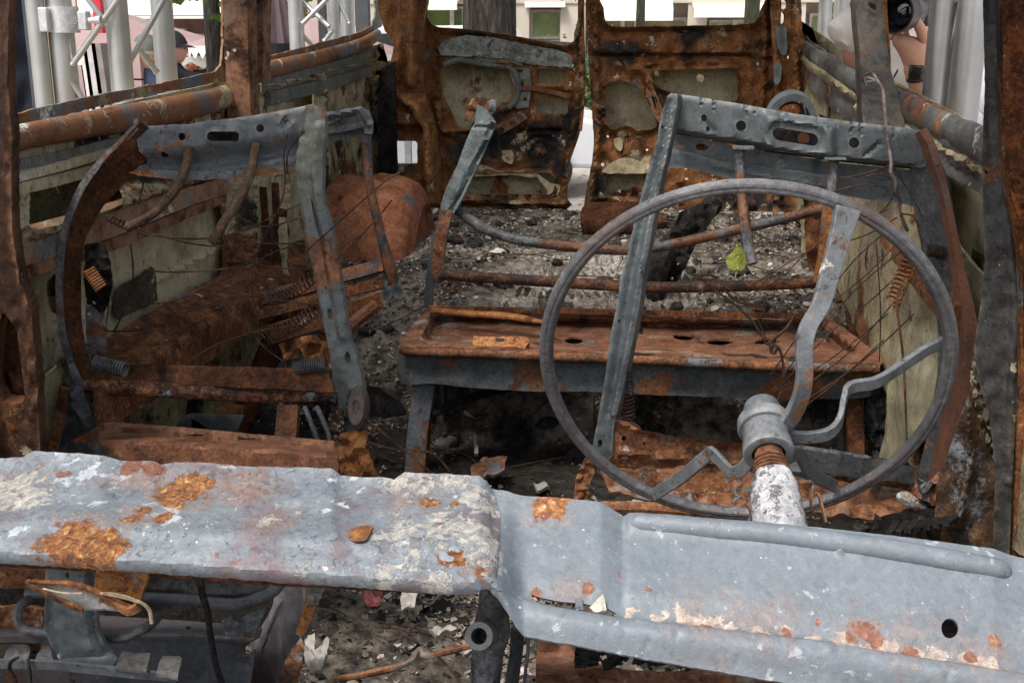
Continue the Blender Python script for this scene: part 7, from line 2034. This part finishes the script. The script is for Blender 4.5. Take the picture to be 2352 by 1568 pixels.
# parked van or table seen white at the foot of the left rear door window
wc_ = thing('white_car', (P(1020, 70, 14).x, 14, 0), 'white car whose roof shows at the foot of the left rear door window', 'car')
cx = P(1020, 70, 14).x
zr = P(1020, 60, 14).z
body = [(-2.1, .35), (-2.15, .8), (-1.5, .95), (-.95, zr - .02), (.8, zr), (1.35, 1.0), (2.1, .85), (2.12, .35)]
mb = MB()
for yy in (13.2, 14.8):
    mb.v += [(cx + x, yy, z) for x, z in body]
nb_ = len(body)
mb.f += [tuple(range(nb_)), tuple(reversed(range(nb_, 2 * nb_)))] + [(i, i + nb_, (i + 1) % nb_ + nb_, (i + 1) % nb_) for i in range(nb_)]
seatpart(mb, 'body', plain('white paint', (.8, .8, .8), .3, 0, .5, .02), wc_, 0, None, .05)
mb = MB().hexa([(cx - 1.1, 13.17, .98), (cx + 1.0, 13.17, .98), (cx + 1.0, 13.19, .98), (cx - 1.1, 13.19, .98), (cx - .85, 13.17, zr - .1), (cx + .75, 13.17, zr - .08), (cx + .75, 13.19, zr - .08), (cx - .85, 13.19, zr - .1)])
seatpart(mb, 'side_window', plain('car glass', (.03, .035, .04), .1, 0, .6, .1), wc_, 0)
for q in (-1.35, 1.3):
    seatpart(MB().lathe((cx + q, 13.12, .33), (cx + q, 13.32, .33), [(0, .18), (0.02, .33), (1, .33)], 20), 'wheel', plain('tyre', (.02, .02, .02), .8), wc_)
# motor scooter under a cover, seen in the gap between the doors
cpt = P(1350, 312, 19.3)
sc_ = thing('covered_scooter', (cpt.x, cpt.y, 0), 'grey silver covered scooter standing in the gap between the rear doors', 'scooter')
mb = MB()
NS, NRg = 14, 18
for k in range(NS + 1):
    q = k / NS
    L_ = lerp(-.75, .75, q)
    hgt = .30 + .26 * sin(pi * q) ** .6 + .2 * sst(.6, .75, q) * sst(.95, .8, q)
    for j in range(NRg):
        a = 2 * pi * j / NRg
        mb.v.append((cpt.x - .2 + .22 * cos(a) * (.5 + .6 * sin(pi * q)) + L_ * .35, cpt.y + L_, max(.12, hgt * .5 + .5 * hgt * sin(a) * (.4 + .6 * sin(pi * q)) + .06)))
mb.f = [(k * NRg + j, k * NRg + (j + 1) % NRg, (k + 1) * NRg + (j + 1) % NRg, (k + 1) * NRg + j) for k in range(NS) for j in range(NRg)]
seatpart(mb, 'cover', plain('silver cover', (.24, .24, .24), .45, 0, .4, .15, 8, .3), sc_, 60)
for q in (-.55, .55):
    seatpart(MB().lathe((cpt.x - .26 + q * .35, cpt.y + q, .26), (cpt.x - .14 + q * .35, cpt.y + q, .26), [(0, .15), (.1, .26), (.9, .26), (1, .15)], 18), 'wheel', plain('tyre', (.02, .02, .02), .8), sc_)
# green shrub behind the scooter
lv, lf = [], []
rb2 = random.Random(9)
cs = P(1346, 265, 20.6)
for k in range(1500):
    d = V3((rb2.gauss(0, .4), rb2.gauss(0, .2), rb2.gauss(0, .42)))
    leafquad(lv, lf, V3((cs.x, cs.y, .85)) + d, .09, rb2)
sh = thing('green_shrub', (cs.x, cs.y, 0), 'bright green leafy shrub showing in the gap between the rear doors', 'shrub')
seatpart(MB().add(lv, lf), 'foliage', 'leaf', sh, 0)
seatpart(MB().tube([(cs.x, cs.y, 0), (cs.x + .04, cs.y, .4), (cs.x - .03, cs.y, .9)], .03, 8, 4), 'stem', 'bark', sh)

# left hand cafe front: brown shop front, pink walls and parasols
cafe = thing('cafe_front', (P(420, 60, 15).x, 15.3, 0), 'brown cafe front with a dark doorway and white awning, seen through the left front window', 'building')
def cbox(u0, u1, v0, v1, y, d, name, mat, parent=None):
    a, b = P(u0, v1, y), P(u1, v0, y)
    a2, b2 = P(u0, v1, y), P(u1, v0, y)
    mb = MB().hexa([(a.x, y, a.z), (b.x, y, a.z), (b.x, y + d, a.z), (a.x, y + d, a.z), (a.x, y, b.z), (b.x, y, b.z), (b.x, y + d, b.z), (a.x, y + d, b.z)])
    return seatpart(mb, name, mat, parent or cafe, 0)
c0_ = P(150, 30, 15); c1_ = P(640, 30, 15)
mb = MB().hexa([(c0_.x, 15.3, 0), (c1_.x, 15.3, 0), (c1_.x, 16.3, 0), (c0_.x, 16.3, 0), (c0_.x, 15.3, 8), (c1_.x, 15.3, 8), (c1_.x, 16.3, 8), (c0_.x, 16.3, 8)])
seatpart(mb, 'wall', brown, cafe, 0)
cbox(180, 640, -200, 36, 14.4, .5, 'white_awning', white)
cbox(180, 640, 37, 44, 14.3, .1, 'valance', white)
dk = cbox(432, 500, 92, 330, 15.2, .08, 'doorway', plain('dark doorway', (.03, .02, .015), .6))
cbox(426, 434, 84, 330, 15.1, .06, 'door_frame', frame_m, dk)
cbox(426, 500, 78, 86, 15.05, .06, 'door_frame', plain('pink lintel', (.5, .36, .34), .7), dk)
cbox(456, 466, 110, 160, 15.12, .06, 'door_post', plain('tan post', (.42, .26, .10), .6), dk)
cbox(378, 424, 90, 130, 15.2, .07, 'window', plain('green reflection', (.10, .14, .09), .3), None)
cbox(380, 424, 66, 78, 15.1, .08, 'sign_band', frame_m)
fw = random.Random(4)
mb = MB()
for k in range(30):
    c = P(443 + fw.uniform(-8, 8), 120 + fw.uniform(-20, 38), 14.9)
    mb.lathe(c + V3((0, 0, -.06)), c + V3((0, 0, .06)), [(0, .01), (.3, .07), (.7, .07), (1, .01)], 8)
o = mb.build('flower_bunch', plain('terracotta flowers', (.42, .12, .06), .7, 0, .2, .4, 20), None, 50)
tag(o, 'bunch of dried terracotta coloured flowers in the dark cafe doorway', 'flowers')


def parasol_open(u, v, s, w, drop, label):
    c = P(u, v, s)
    root = thing('open_parasol', (c.x, c.y, 0), label, 'parasol', 'dusty pink parasols of the cafe')
    mb = MB()
    n = 8
    ring = [V3((c.x + w * cos(2 * pi * k / n + .3), c.y + w * sin(2 * pi * k / n + .3), c.z - drop)) for k in range(n)]
    top = V3((c.x, c.y, c.z))
    mb.add([top] + ring, [(0, 1 + k, 1 + (k + 1) % n) for k in range(n)])
    mb.add([top - V3((0, 0, .012))] + [r_ - V3((0, 0, .012)) for r_ in ring], [(0, 1 + (k + 1) % n, 1 + k) for k in range(n)])
    seatpart(mb, 'canopy', pinkm, root, 0)
    mb = MB()
    for k in range(n):
        a, b = ring[k], ring[(k + 1) % n]
        for q in range(5):
            p0, p1 = a.lerp(b, q / 5), a.lerp(b, (q + 1) / 5)
            m_ = (p0 + p1) / 2
            mb.add([p0, p1, p1 + V3((0, 0, -.06)), m_ + V3((0, 0, -.13)), p0 + V3((0, 0, -.06))], [(0, 1, 2, 3, 4)])
    seatpart(mb, 'scalloped_edge', white, root, 0)
    seatpart(MB().lathe((c.x, c.y, 0), (c.x, c.y, c.z + .05), [(0, .025), (1, .025)], 10), 'pole', plain('pole', (.3, .25, .2), .5), root)
parasol_open(710, 40, 13.5, 1.5, .42, 'dusty pink open parasol with a white scalloped edge behind the crossed truss braces')
parasol_open(250, 20, 12.5, 1.7, .5, 'dusty pink open parasol with a white scalloped edge behind the clamped truss leg')
parasol_open(530, 70, 12.0, .55, .16, 'small pale pink parasol over the cafe doorway')
# folded parasol with black sleeve
c = P(634, 60, 9.0)
fp = thing('folded_parasol', (c.x, c.y, 0), 'folded mauve parasol with a black sleeve round its lower part', 'parasol')
zt, zb_, zl = P(630, -60, 9.0).z, P(634, 100, 9.0).z, P(634, 175, 9.0).z
mb = MB()
n = 20
for k, (z, r) in enumerate(((zt, .03), (lerp(zt, zb_, .4), .085), (zb_, .155), (lerp(zb_, zl, .5), .17), (zl, .20), (zl - .25, .22))):
    for j in range(n):
        a = 2 * pi * j / n
        rr = r * (1 + .16 * (1 if j % 2 else -1))
        mb.v.append((c.x + rr * cos(a), c.y + rr * sin(a), z))
mb.f = [(k * n + j, k * n + (j + 1) % n, (k + 1) * n + (j + 1) % n, (k + 1) * n + j) for k in range(5) for j in range(n)]
seatpart(mb, 'folded_canopy', plain('mauve cloth', (.21, .15, .16), .85, 0, .15, .2, 6), fp, 25)
mb = MB().lathe((c.x + .02, c.y - .02, zl), (c.x + .02, c.y - .02, zb_), [(0, .175), (1, .165)], 18)
seatpart(mb, 'black_sleeve', plain('black sleeve', (.008, .008, .01), .35), fp, 40)
seatpart(MB().lathe((c.x, c.y, 0), (c.x, c.y, zt + .1), [(0, .025), (1, .025)], 10), 'pole', plain('pole', (.3, .25, .2), .5), fp)
# pink board wall and hanging things behind the left truss
pk = thing('pink_kiosk', (P(240, 150, 7.5).x, 7.7, 0), 'pale pink boarded kiosk behind the left truss leg', 'kiosk')
a, b = P(222, 150, 7.5), P(322, 150, 7.5)
zt = P(260, 92, 7.5).z
for k in range(7):
    z0, z1 = zt * k / 7, zt * (k + 1) / 7 - .012
    mb = MB().hexa([(a.x, 7.5, z0), (b.x, 7.5, z0), (b.x, 8.2, z0), (a.x, 8.2, z0), (a.x, 7.5, z1), (b.x, 7.5, z1), (b.x, 8.2, z1), (a.x, 8.2, z1)])
    seatpart(mb, 'board', plain('pale pink board', (.44, .31, .29), .7, 0, .2, .06, 4), pk, 0)
for u0, u1, v0, m_ in ((226, 232, 108, frame_m), (236, 252, 100, plain('grey panel', (.42, .41, .40), .4)), (256, 264, 100, plain('taupe strip', (.22, .19, .18), .6)), (205, 222, 150, plain('mauve strip', (.36, .25, .26), .7))):
    a, b = P(u0, 250, 7.2), P(u1, v0, 7.2)
    mb = MB().hexa([(a.x, 7.2, .02), (b.x, 7.2, .02), (b.x, 7.3, .02), (a.x, 7.3, .02), (a.x - .1, 7.2, b.z), (b.x - .1, 7.2, b.z), (b.x - .1, 7.3, b.z), (a.x - .1, 7.3, b.z)])
    seatpart(mb, 'leaning_panel', m_, pk, 0)
mb = MB().box(P(225, 10, 7.0), .05, .05, .35)
o = mb.build('red_box', plain('red box', (.55, .02, .04), .4), None, 0)
tag(o, 'small bright red sign box hanging above the truss clamp', 'sign')
# hydraulic grey things at the far rear left corner lamp hole: pale post
p = P(938, 350, 9.0)
o = MB().box((p.x, p.y, 1.0), .05, .05, 2.0).build('grey_post', plain('grey street post', (.2, .21, .22), .5), None)
tag(o, 'grey street post seen through the square hole at the rear left corner', 'post')

# ---------------------------------------------------------------- people
skinm = plain('skin', (.56, .30, .20), .5, 0, .35, .10, 30)
skinm.node_tree.nodes['Principled BSDF'].inputs['Subsurface Weight'].default_value = .08


def skinmesh(name, joints, edges, root_i, mat, parent, sub=2, label=None):
    me = bpy.data.meshes.new(name)
    me.from_pydata([V3(j[0]) for j in joints], edges, [])
    o = bpy.data.objects.new(name, me)
    COL.objects.link(o)
    sk = o.modifiers.new('skin', 'SKIN')
    sk.use_smooth_shade = True
    sb = o.modifiers.new('sub', 'SUBSURF'); sb.levels = sub; sb.render_levels = sub
    for i, j in enumerate(joints):
        r = j[1]
        me.skin_vertices[0].data[i].radius = (r, r) if isinstance(r, float) else r
        me.skin_vertices[0].data[i].use_root = (i == root_i)
    bpy.context.view_layer.update()
    dg = bpy.context.evaluated_depsgraph_get()
    m2 = bpy.data.meshes.new_from_object(o.evaluated_get(dg))
    bpy.data.objects.remove(o)
    o = bpy.data.objects.new(name, m2)
    COL.objects.link(o)
    m2.materials.clear(); m2.materials.append(mat)
    m2.shade_smooth()
    o.parent = parent
    o.location = -V3(ORG.get(parent.name, (0, 0, 0)))
    ORG[o.name] = (0, 0, 0)
    return o


def head(parent, c, face, r=.105, hair=None, hat=None, skin=None):
    """c: head centre, face: direction looked in."""
    f = V3(face).normalized(); up = V3((0, 0, 1)); sd = f.cross(up).normalized(); up = sd.cross(f)
    bm = bmesh.new()
    bmesh.ops.create_uvsphere(bm, u_segments=28, v_segments=20, radius=1)
    for v in bm.verts:
        x, y, z = v.co
        w = .78 - .12 * max(0, -z)
        py = y * .95 + (.12 * math.exp(-((x / .16) ** 2 + ((z + .12) / .22) ** 2)) if y > 0 else 0) + (.05 * math.exp(-((x / .3) ** 2 + ((z + .75) / .2) ** 2)) if y > 0 else 0)
        if y > 0:
            py -= .09 * math.exp(-(((abs(x) - .34) / .18) ** 2 + ((z - .05) / .13) ** 2))
        v.co = V3(c) + (sd * (x * w) + f * py + up * (z * 1.12)) * r
    me = bpy.data.meshes.new('head'); bm.to_mesh(me); bm.free(); me.shade_smooth()
    me.materials.append(skin or skinm)
    o = bpy.data.objects.new('head', me); COL.objects.link(o); o.parent = parent; o.location = -V3(ORG[parent.name]); ORG[o.name] = (0, 0, 0)
    for s_ in (-1, 1):
        e = V3(c) + (f * .84 + sd * (.33 * s_) + up * .06) * r
        seatpart(MB().lathe(e - f * .01, e + f * .006, [(0, .011), (.5, .013), (1, .002)], 12), 'eye', plain('eye', (.03, .025, .02), .2), o, 60)
        e = V3(c) + (sd * (.78 * s_) - up * .02) * r
        seatpart(MB().tube([e - up * .03, e + sd * s_ * .012, e + up * .03], [.006, .014, .009], 8, 4), 'ear', skin or skinm, o, 60)
    m_ = V3(c) + (f * .93 - up * .52) * r
    seatpart(MB().tube([m_ - sd * .022 - f * .006, m_ + f * .004, m_ + sd * .022 - f * .006], [.003, .006, .003], 8, 4), 'mouth', plain('lips', (.4, .14, .11), .5), o, 60)
    def shell(nm, m2, zmin, k, brim=False):
        mb = MB()
        n = 26
        rows = 9
        for i in range(rows + 1):
            ph = lerp(zmin, 1.0, i / rows)
            rr = sqrt(max(0, 1 - ph * ph))
            for j in range(n):
                a = 2 * pi * j / n
                mb.v.append(tuple(V3(c) + (sd * (rr * cos(a) * .80 * k) + f * (rr * sin(a) * .97 * k) + up * (ph * 1.14 * k)) * r))
        mb.f = [(i * n + j, i * n + (j + 1) % n, (i + 1) * n + (j + 1) % n, (i + 1) * n + j) for i in range(rows) for j in range(n)]
        if brim:
            o_ = len(mb.v)
            b0 = []
            for j in range(n // 2 + 1):
                a = pi * j / (n // 2)
                b0.append(V3(c) + (sd * (cos(a) * .8 * k) + f * (sin(a) * 1.0 * k) + up * (zmin * 1.1)) * r)
            b1 = [p + f * (.55 * r * sin(pi * j / (n // 2))) - up * .02 for j, p in enumerate(b0)]
            mb.add(b0 + b1, [(j, j + 1, len(b0) + j + 1, len(b0) + j) for j in range(len(b0) - 1)])
        seatpart(mb, nm, m2, o, 60)
    if hair: shell('hair', hair, .25, 1.05)
    if hat: shell('cap', hat, .22, 1.10, True)
    return o


def standing(label, u, v, s, face, shirt, trousers, hat, hair, H=1.74):
    c = P(u, v, s)
    root = thing('person', (c.x, c.y, 0), label, 'person', 'people watching by the cafe')
    k = H / 1.74
    zz = c.z - 1.62 * k
    B = lambda x, y, z: V3((c.x + x, c.y + y, max(0.03, z * k + zz)))
    j = [(B(0, 0, .95), (.15, .11)), (B(0, 0, 1.15), (.14, .10)), (B(0, 0, 1.38), (.17, .11)), (B(0, 0, 1.47), (.07, .07)), (B(0, .01, 1.54), .055),
         (B(-.19, 0, 1.41), .06), (B(-.24, .02, 1.13), .048), (B(-.22, -.08, .90), .035), (B(.19, 0, 1.41), .06), (B(.24, .02, 1.13), .048), (B(.22, -.08, .90), .035),
         (B(-.10, 0, .86), .085), (B(-.11, -.01, .48), .058), (B(-.11, .02, .08), .042), (B(.10, 0, .86), .085), (B(.11, -.01, .48), .058), (B(.11, .02, .08), .042), (B(-.12, -.12, .04), .03), (B(.12, -.12, .04), .03)]
    e = [(0, 1), (1, 2), (2, 3), (3, 4), (2, 5), (5, 6), (6, 7), (2, 8), (8, 9), (9, 10), (0, 11), (11, 12), (12, 13), (0, 14), (14, 15), (15, 16), (13, 17), (16, 18)]
    bo = skinmesh('body', j, e, 0, shirt, root)
    head(root, c, face, .105, hair, hat)
    # trousers as a slightly larger sleeve over the legs
    for sx in (-1, 1):
        mb = MB().tube([B(.07 * sx, 0, 1.0), B(.10 * sx, 0, .84), B(.11 * sx, -.01, .48), B(.11 * sx, .02, .09)], [.11, .105, .078, .06], 14, 5)
        seatpart(mb, 'trouser_leg', trousers, root, 60)
        mb = MB().tube([B(.215 * sx, -.09, .86), B(.21 * sx, -.12, .80), B(.21 * sx, -.14, .74)], [.026, .036, .02], 10, 4)
        seatpart(mb, 'hand', skinm, root, 60)
    return root


blue = plain('dark blue shirt', (.045, .055, .10), .8, 0, .2, .25, 25)
black = plain('black jacket', (.012, .014, .02), .75, 0, .2, .3, 25)
standing('person in a grey green cap and blue shirt behind the left truss tubes', 336, 122, 7.6, (.75, -.65, -.1), blue, black, plain('grey green cap', (.10, .11, .09), .85), None)
standing('person in a black cap and dark jacket right of the truss, before the cafe door', 396, 112, 8.0, (.9, .4, 0), black, black, plain('black cap', (.015, .015, .018), .8), None)

# the photographer at the right window
cream_sh = plain('off white shirt', (.80, .75, .68), .85, 0, .15, .10, 14, .25)
pp = P(2120, 120, 3.75)
ph = thing('person', (pp.x, pp.y, 0), 'photographer in an off white shirt aiming a camera through the right side window', 'person')
s0 = 3.62
hip = V3((pp.x + .10, pp.y + .05, .95))
chest = P(2105, 130, 3.72)
j = [(hip, (.15, .11)), (hip.lerp(chest, .5), (.11, .08)), (V3((pp.x + .06, pp.y, 1.50)), (.12, .09)), (V3((pp.x + .05, pp.y - .03, 1.66)), (.07, .07)), (V3((pp.x + .04, pp.y - .05, 1.74)), .058),
     (V3((pp.x - .14, pp.y - .02, 1.57)), .06), (P(1950, 66, 3.63), .045), (P(2065, -25, 3.50), .042), (P(2098, -40, 3.42), .032),
     (V3((pp.x + .24, pp.y, 1.55)), .07), (P(2185, 270, 3.55), .055), (P(2122, 212, 3.44), .040), (P(2110, 178, 3.40), .034), (P(2098, 132, 3.38), (.045, .026)),
     (hip + V3((-.11, 0, -.08)), .09), (hip + V3((-.12, -.02, -.46)), .062), (V3((hip.x - .12, hip.y + .02, .08)), .045), (V3((hip.x - .13, hip.y - .13, .04)), .032),
     (hip + V3((.11, 0, -.08)), .09), (hip + V3((.12, -.02, -.46)), .062), (V3((hip.x + .12, hip.y + .02, .08)), .045), (V3((hip.x + .13, hip.y - .13, .04)), .032)]
e = [(0, 1), (1, 2), (2, 3), (3, 4), (2, 5), (5, 6), (6, 7), (7, 8), (2, 9), (9, 10), (10, 11), (11, 12), (12, 13), (0, 14), (14, 15), (15, 16), (16, 17), (0, 18), (18, 19), (19, 20), (20, 21)]
bo = skinmesh('body', j, e, 0, skinm, ph)
head(ph, P(2150, -95, 3.55), (-.35, -.9, -.12), .11, plain('dark hair', (.03, .02, .015), .6))
# shirt: torso and sleeves as their own cloth over the body
mb = MB()
mb.tube([hip + V3((0, 0, -.12)), hip, hip.lerp(V3((pp.x + .06, pp.y, 1.5)), .5), V3((pp.x + .06, pp.y, 1.42)), V3((pp.x + .055, pp.y - .01, 1.58)), V3((pp.x + .05, pp.y - .03, 1.66))], [.20, .19, .185, .20, .15, .075], 24, 5, .06)
mb.v = [tuple(V3(v) + V3((1, .4, .3)) * .008 * sin(v[2] * 60 + v[0] * 30)) for v in mb.v]
seatpart(mb, 'shirt', cream_sh, ph, 60)
mb = MB().tube([P(1903, 58, 3.60), P(1908, 60, 3.60), P(1924, 63, 3.61), P(1945, 68, 3.63), P(1972, 74, 3.66), P(2010, 82, 3.70), P(2060, 96, 3.74)], [.004, .018, .040, .062, .086, .104, .112], 30, 6, .10)
mb.v = [tuple(V3(v) + V3((.2, -1, .6)) * .011 * sin(v[0] * 75 + v[2] * 50 + 3 * mnoise.noise(V3(v) * 14))) for v in mb.v]
seatpart(mb, 'sleeve', cream_sh, ph, 60)
mb = MB().tube([V3((pp.x + .10, pp.y, 1.60)), V3((pp.x + .24, pp.y, 1.55)), P(2220, 230, 3.56), P(2200, 275, 3.52), P(2170, 262, 3.48), P(2150, 232, 3.46)], [.11, .11, .10, .09, .075, .06], 20, 5, .10)
seatpart(mb, 'sleeve', plain('lilac grey shirt cuff', (.52, .50, .54), .85, 0, .15, .1, 20), ph, 60)
mb = MB().tube([P(2045, 60, 3.66), P(2052, 120, 3.64), P(2075, 175, 3.62), P(2105, 215, 3.62)], [.05, .075, .08, .06], 16, 5, .1)
seatpart(mb, 'shirt_front', cream_sh, ph, 60)
for sx, jj in ((-1, (14, 15, 16)), (1, (18, 19, 20))):
    a, b, c_ = [V3(j[q][0]) for q in jj]
    seatpart(MB().tube([a + V3((0, 0, .12)), a, b, c_ + V3((0, 0, .02))], [.12, .115, .085, .068], 14, 5), 'trouser_leg', plain('dark trousers', (.03, .035, .05), .8), ph, 60)
# left hand under the lens: palm, thumb up the side of the barrel, four fingers round its far side
def finger(pts, rs, nm='finger'):
    q = PS(pts)
    jn = [(q[i], rs[i]) for i in range(len(q))]
    return skinmesh(nm, jn, [(i, i + 1) for i in range(len(q) - 1)], 0, skinm, ph, 2)
palm = [(P(2112, 178, 3.40), (.030, .024)), (P(2108, 150, 3.395), (.040, .028)), (P(2098, 122, 3.385), (.048, .028)), (P(2075, 98, 3.38), (.036, .024)), (P(2050, 86, 3.385), (.024, .019)), (P(2128, 100, 3.38), (.026, .022)), (P(2118, 74, 3.36), (.0165, .0165)), (P(2106, 52, 3.345), (.0145, .0145)), (P(2100, 38, 3.34), (.011, .011))]
skinmesh('hand', palm, [(0, 1), (1, 2), (2, 3), (3, 4), (2, 5), (5, 6), (6, 7), (7, 8)], 1, skinm, ph, 2)
for pts in ([(2052, 88, 3.39), (2038, 76, 3.43), (2034, 54, 3.46), (2044, 36, 3.465)], [(2064, 92, 3.40), (2050, 82, 3.45), (2046, 58, 3.48), (2056, 40, 3.485)], [(2078, 98, 3.41), (2066, 88, 3.46), (2062, 62, 3.49), (2070, 44, 3.495)], [(2094, 104, 3.42), (2084, 92, 3.46), (2080, 70, 3.485), (2088, 54, 3.49)]):
    finger(pts, [.011, .0098, .009, .0075])
mb = MB().panel(circ(2101, 46, 5, 8, 10, .1), lambda u, v: P(u, v, 3.329), (0, -1, .1), [], 5, lambda u, v: .002 * sst(8, 0, math.hypot(u - 2101, v - 46)), .002, 0, 3)
seatpart(mb, 'thumbnail', plain('nail', (.62, .38, .30), .3), ph, 60)
for pts in ([(2106, -30, 3.40), (2102, -12, 3.38), (2108, 0, 3.37)], [(2122, -36, 3.40), (2118, -16, 3.38), (2122, -2, 3.37)]):
    finger(pts, [.011, .0098, .008])
# watch
wt = thing('wrist_watch', P(2106, 172, 3.35), "dark square wrist watch on the photographer's wrist", 'watch')
mb = MB().lathe(P(2111, 180, 3.405), P(2109, 166, 3.40), [(0, .0355), (1, .0355)], 20, False)
seatpart(mb, 'strap', plain('dark strap', (.012, .013, .02), .5), wt, 60)
mb = MB().box(P(2104, 168, 3.362), .040, .013, .044, radians(-14))
seatpart(mb, 'case', plain('watch case', (.02, .02, .022), .25, .3, .6), wt, 30, None, .006)
mb = MB().box(P(2104, 168, 3.354), .030, .004, .034, radians(-14))
seatpart(mb, 'screen', plain('watch screen', (.01, .008, .006), .08, 0, .6), wt, 30, None, .003)
# camera with a thick lens and a strap
cmr = thing('photo_camera', P(2105, 30, 3.4), "black camera with a stubby grey lens held in the photographer's hand", 'camera')
blackp = plain('black plastic', (.012, .012, .013), .4, 0, .5, .2, 60, .1)
l0, l1 = P(2122, 26, 3.47), P(2052, 30, 3.29)
mb = MB().lathe(l0, l1, [(0, .036), (.25, .037), (.30, .043), (.62, .045), (.66, .043)], 34, False)
seatpart(mb, 'lens_barrel', plain('warm grey barrel', (.085, .075, .075), .4, 0, .5, .1), cmr, 40)
mb = MB().lathe(l0, l1, [(.64, .046), (.70, .052), (.98, .056), (1, .056), (1, .052), (.86, .047), (.72, .040)], 34, False)
seatpart(mb, 'lens_hood', blackp, cmr, 40)
mb = MB().lathe(l0, l1, [(.70, .040), (.76, .037), (.78, .03), (.80, .001)], 30, False)
seatpart(mb, 'front_glass', plain('lens glass', (.006, .008, .014), .05, 0, .8), cmr, 60)
mb = MB().box(P(2132, 20, 3.50), .15, .06, .10, radians(18))
seatpart(mb, 'camera_body', blackp, cmr, 30, None, .012)
mb = MB().box(P(2128, -16, 3.48), .06, .07, .045, radians(18))
seatpart(mb, 'viewfinder_hump', blackp, cmr, 30, None, .012)
f = bpy.data.curves.new('maker_name', 'FONT'); f.body = 'Canon'; f.size = .015; f.extrude = .0004
fo = bpy.data.objects.new('maker_name', f); COL.objects.link(fo)
dg = bpy.context.evaluated_depsgraph_get()
mm = bpy.data.meshes.new_from_object(fo.evaluated_get(dg)); bpy.data.objects.remove(fo)
fo = bpy.data.objects.new('maker_name', mm); COL.objects.link(fo); fo.parent = cmr
mm.materials.clear(); mm.materials.append(plain('white print', (.8, .8, .78), .5))
fo.rotation_euler = (pi / 2, radians(-84), radians(-10)); fo.location = P(2122, 52, 3.375) - cmr.location
mb = MB().box(P(2119, 40, 3.39), .028, .02, .05, radians(-10))
seatpart(mb, 'prism_face', blackp, cmr, 30, None, .003)
mb = MB().bar(PS([(2062, 162, 3.34), (2050, 185, 3.33), (2048, 205, 3.33), (2062, 216, 3.33), (2082, 224, 3.32), (2100, 236, 3.31), (2110, 250, 3.31)]), .03, .003, (.3, -.2, 1), 5, [.6, .6, .8, 1.2, 1.3, 1.1, 1])
seatpart(mb, 'neck_strap', plain('navy strap', (.012, .014, .03), .7), cmr, 40)
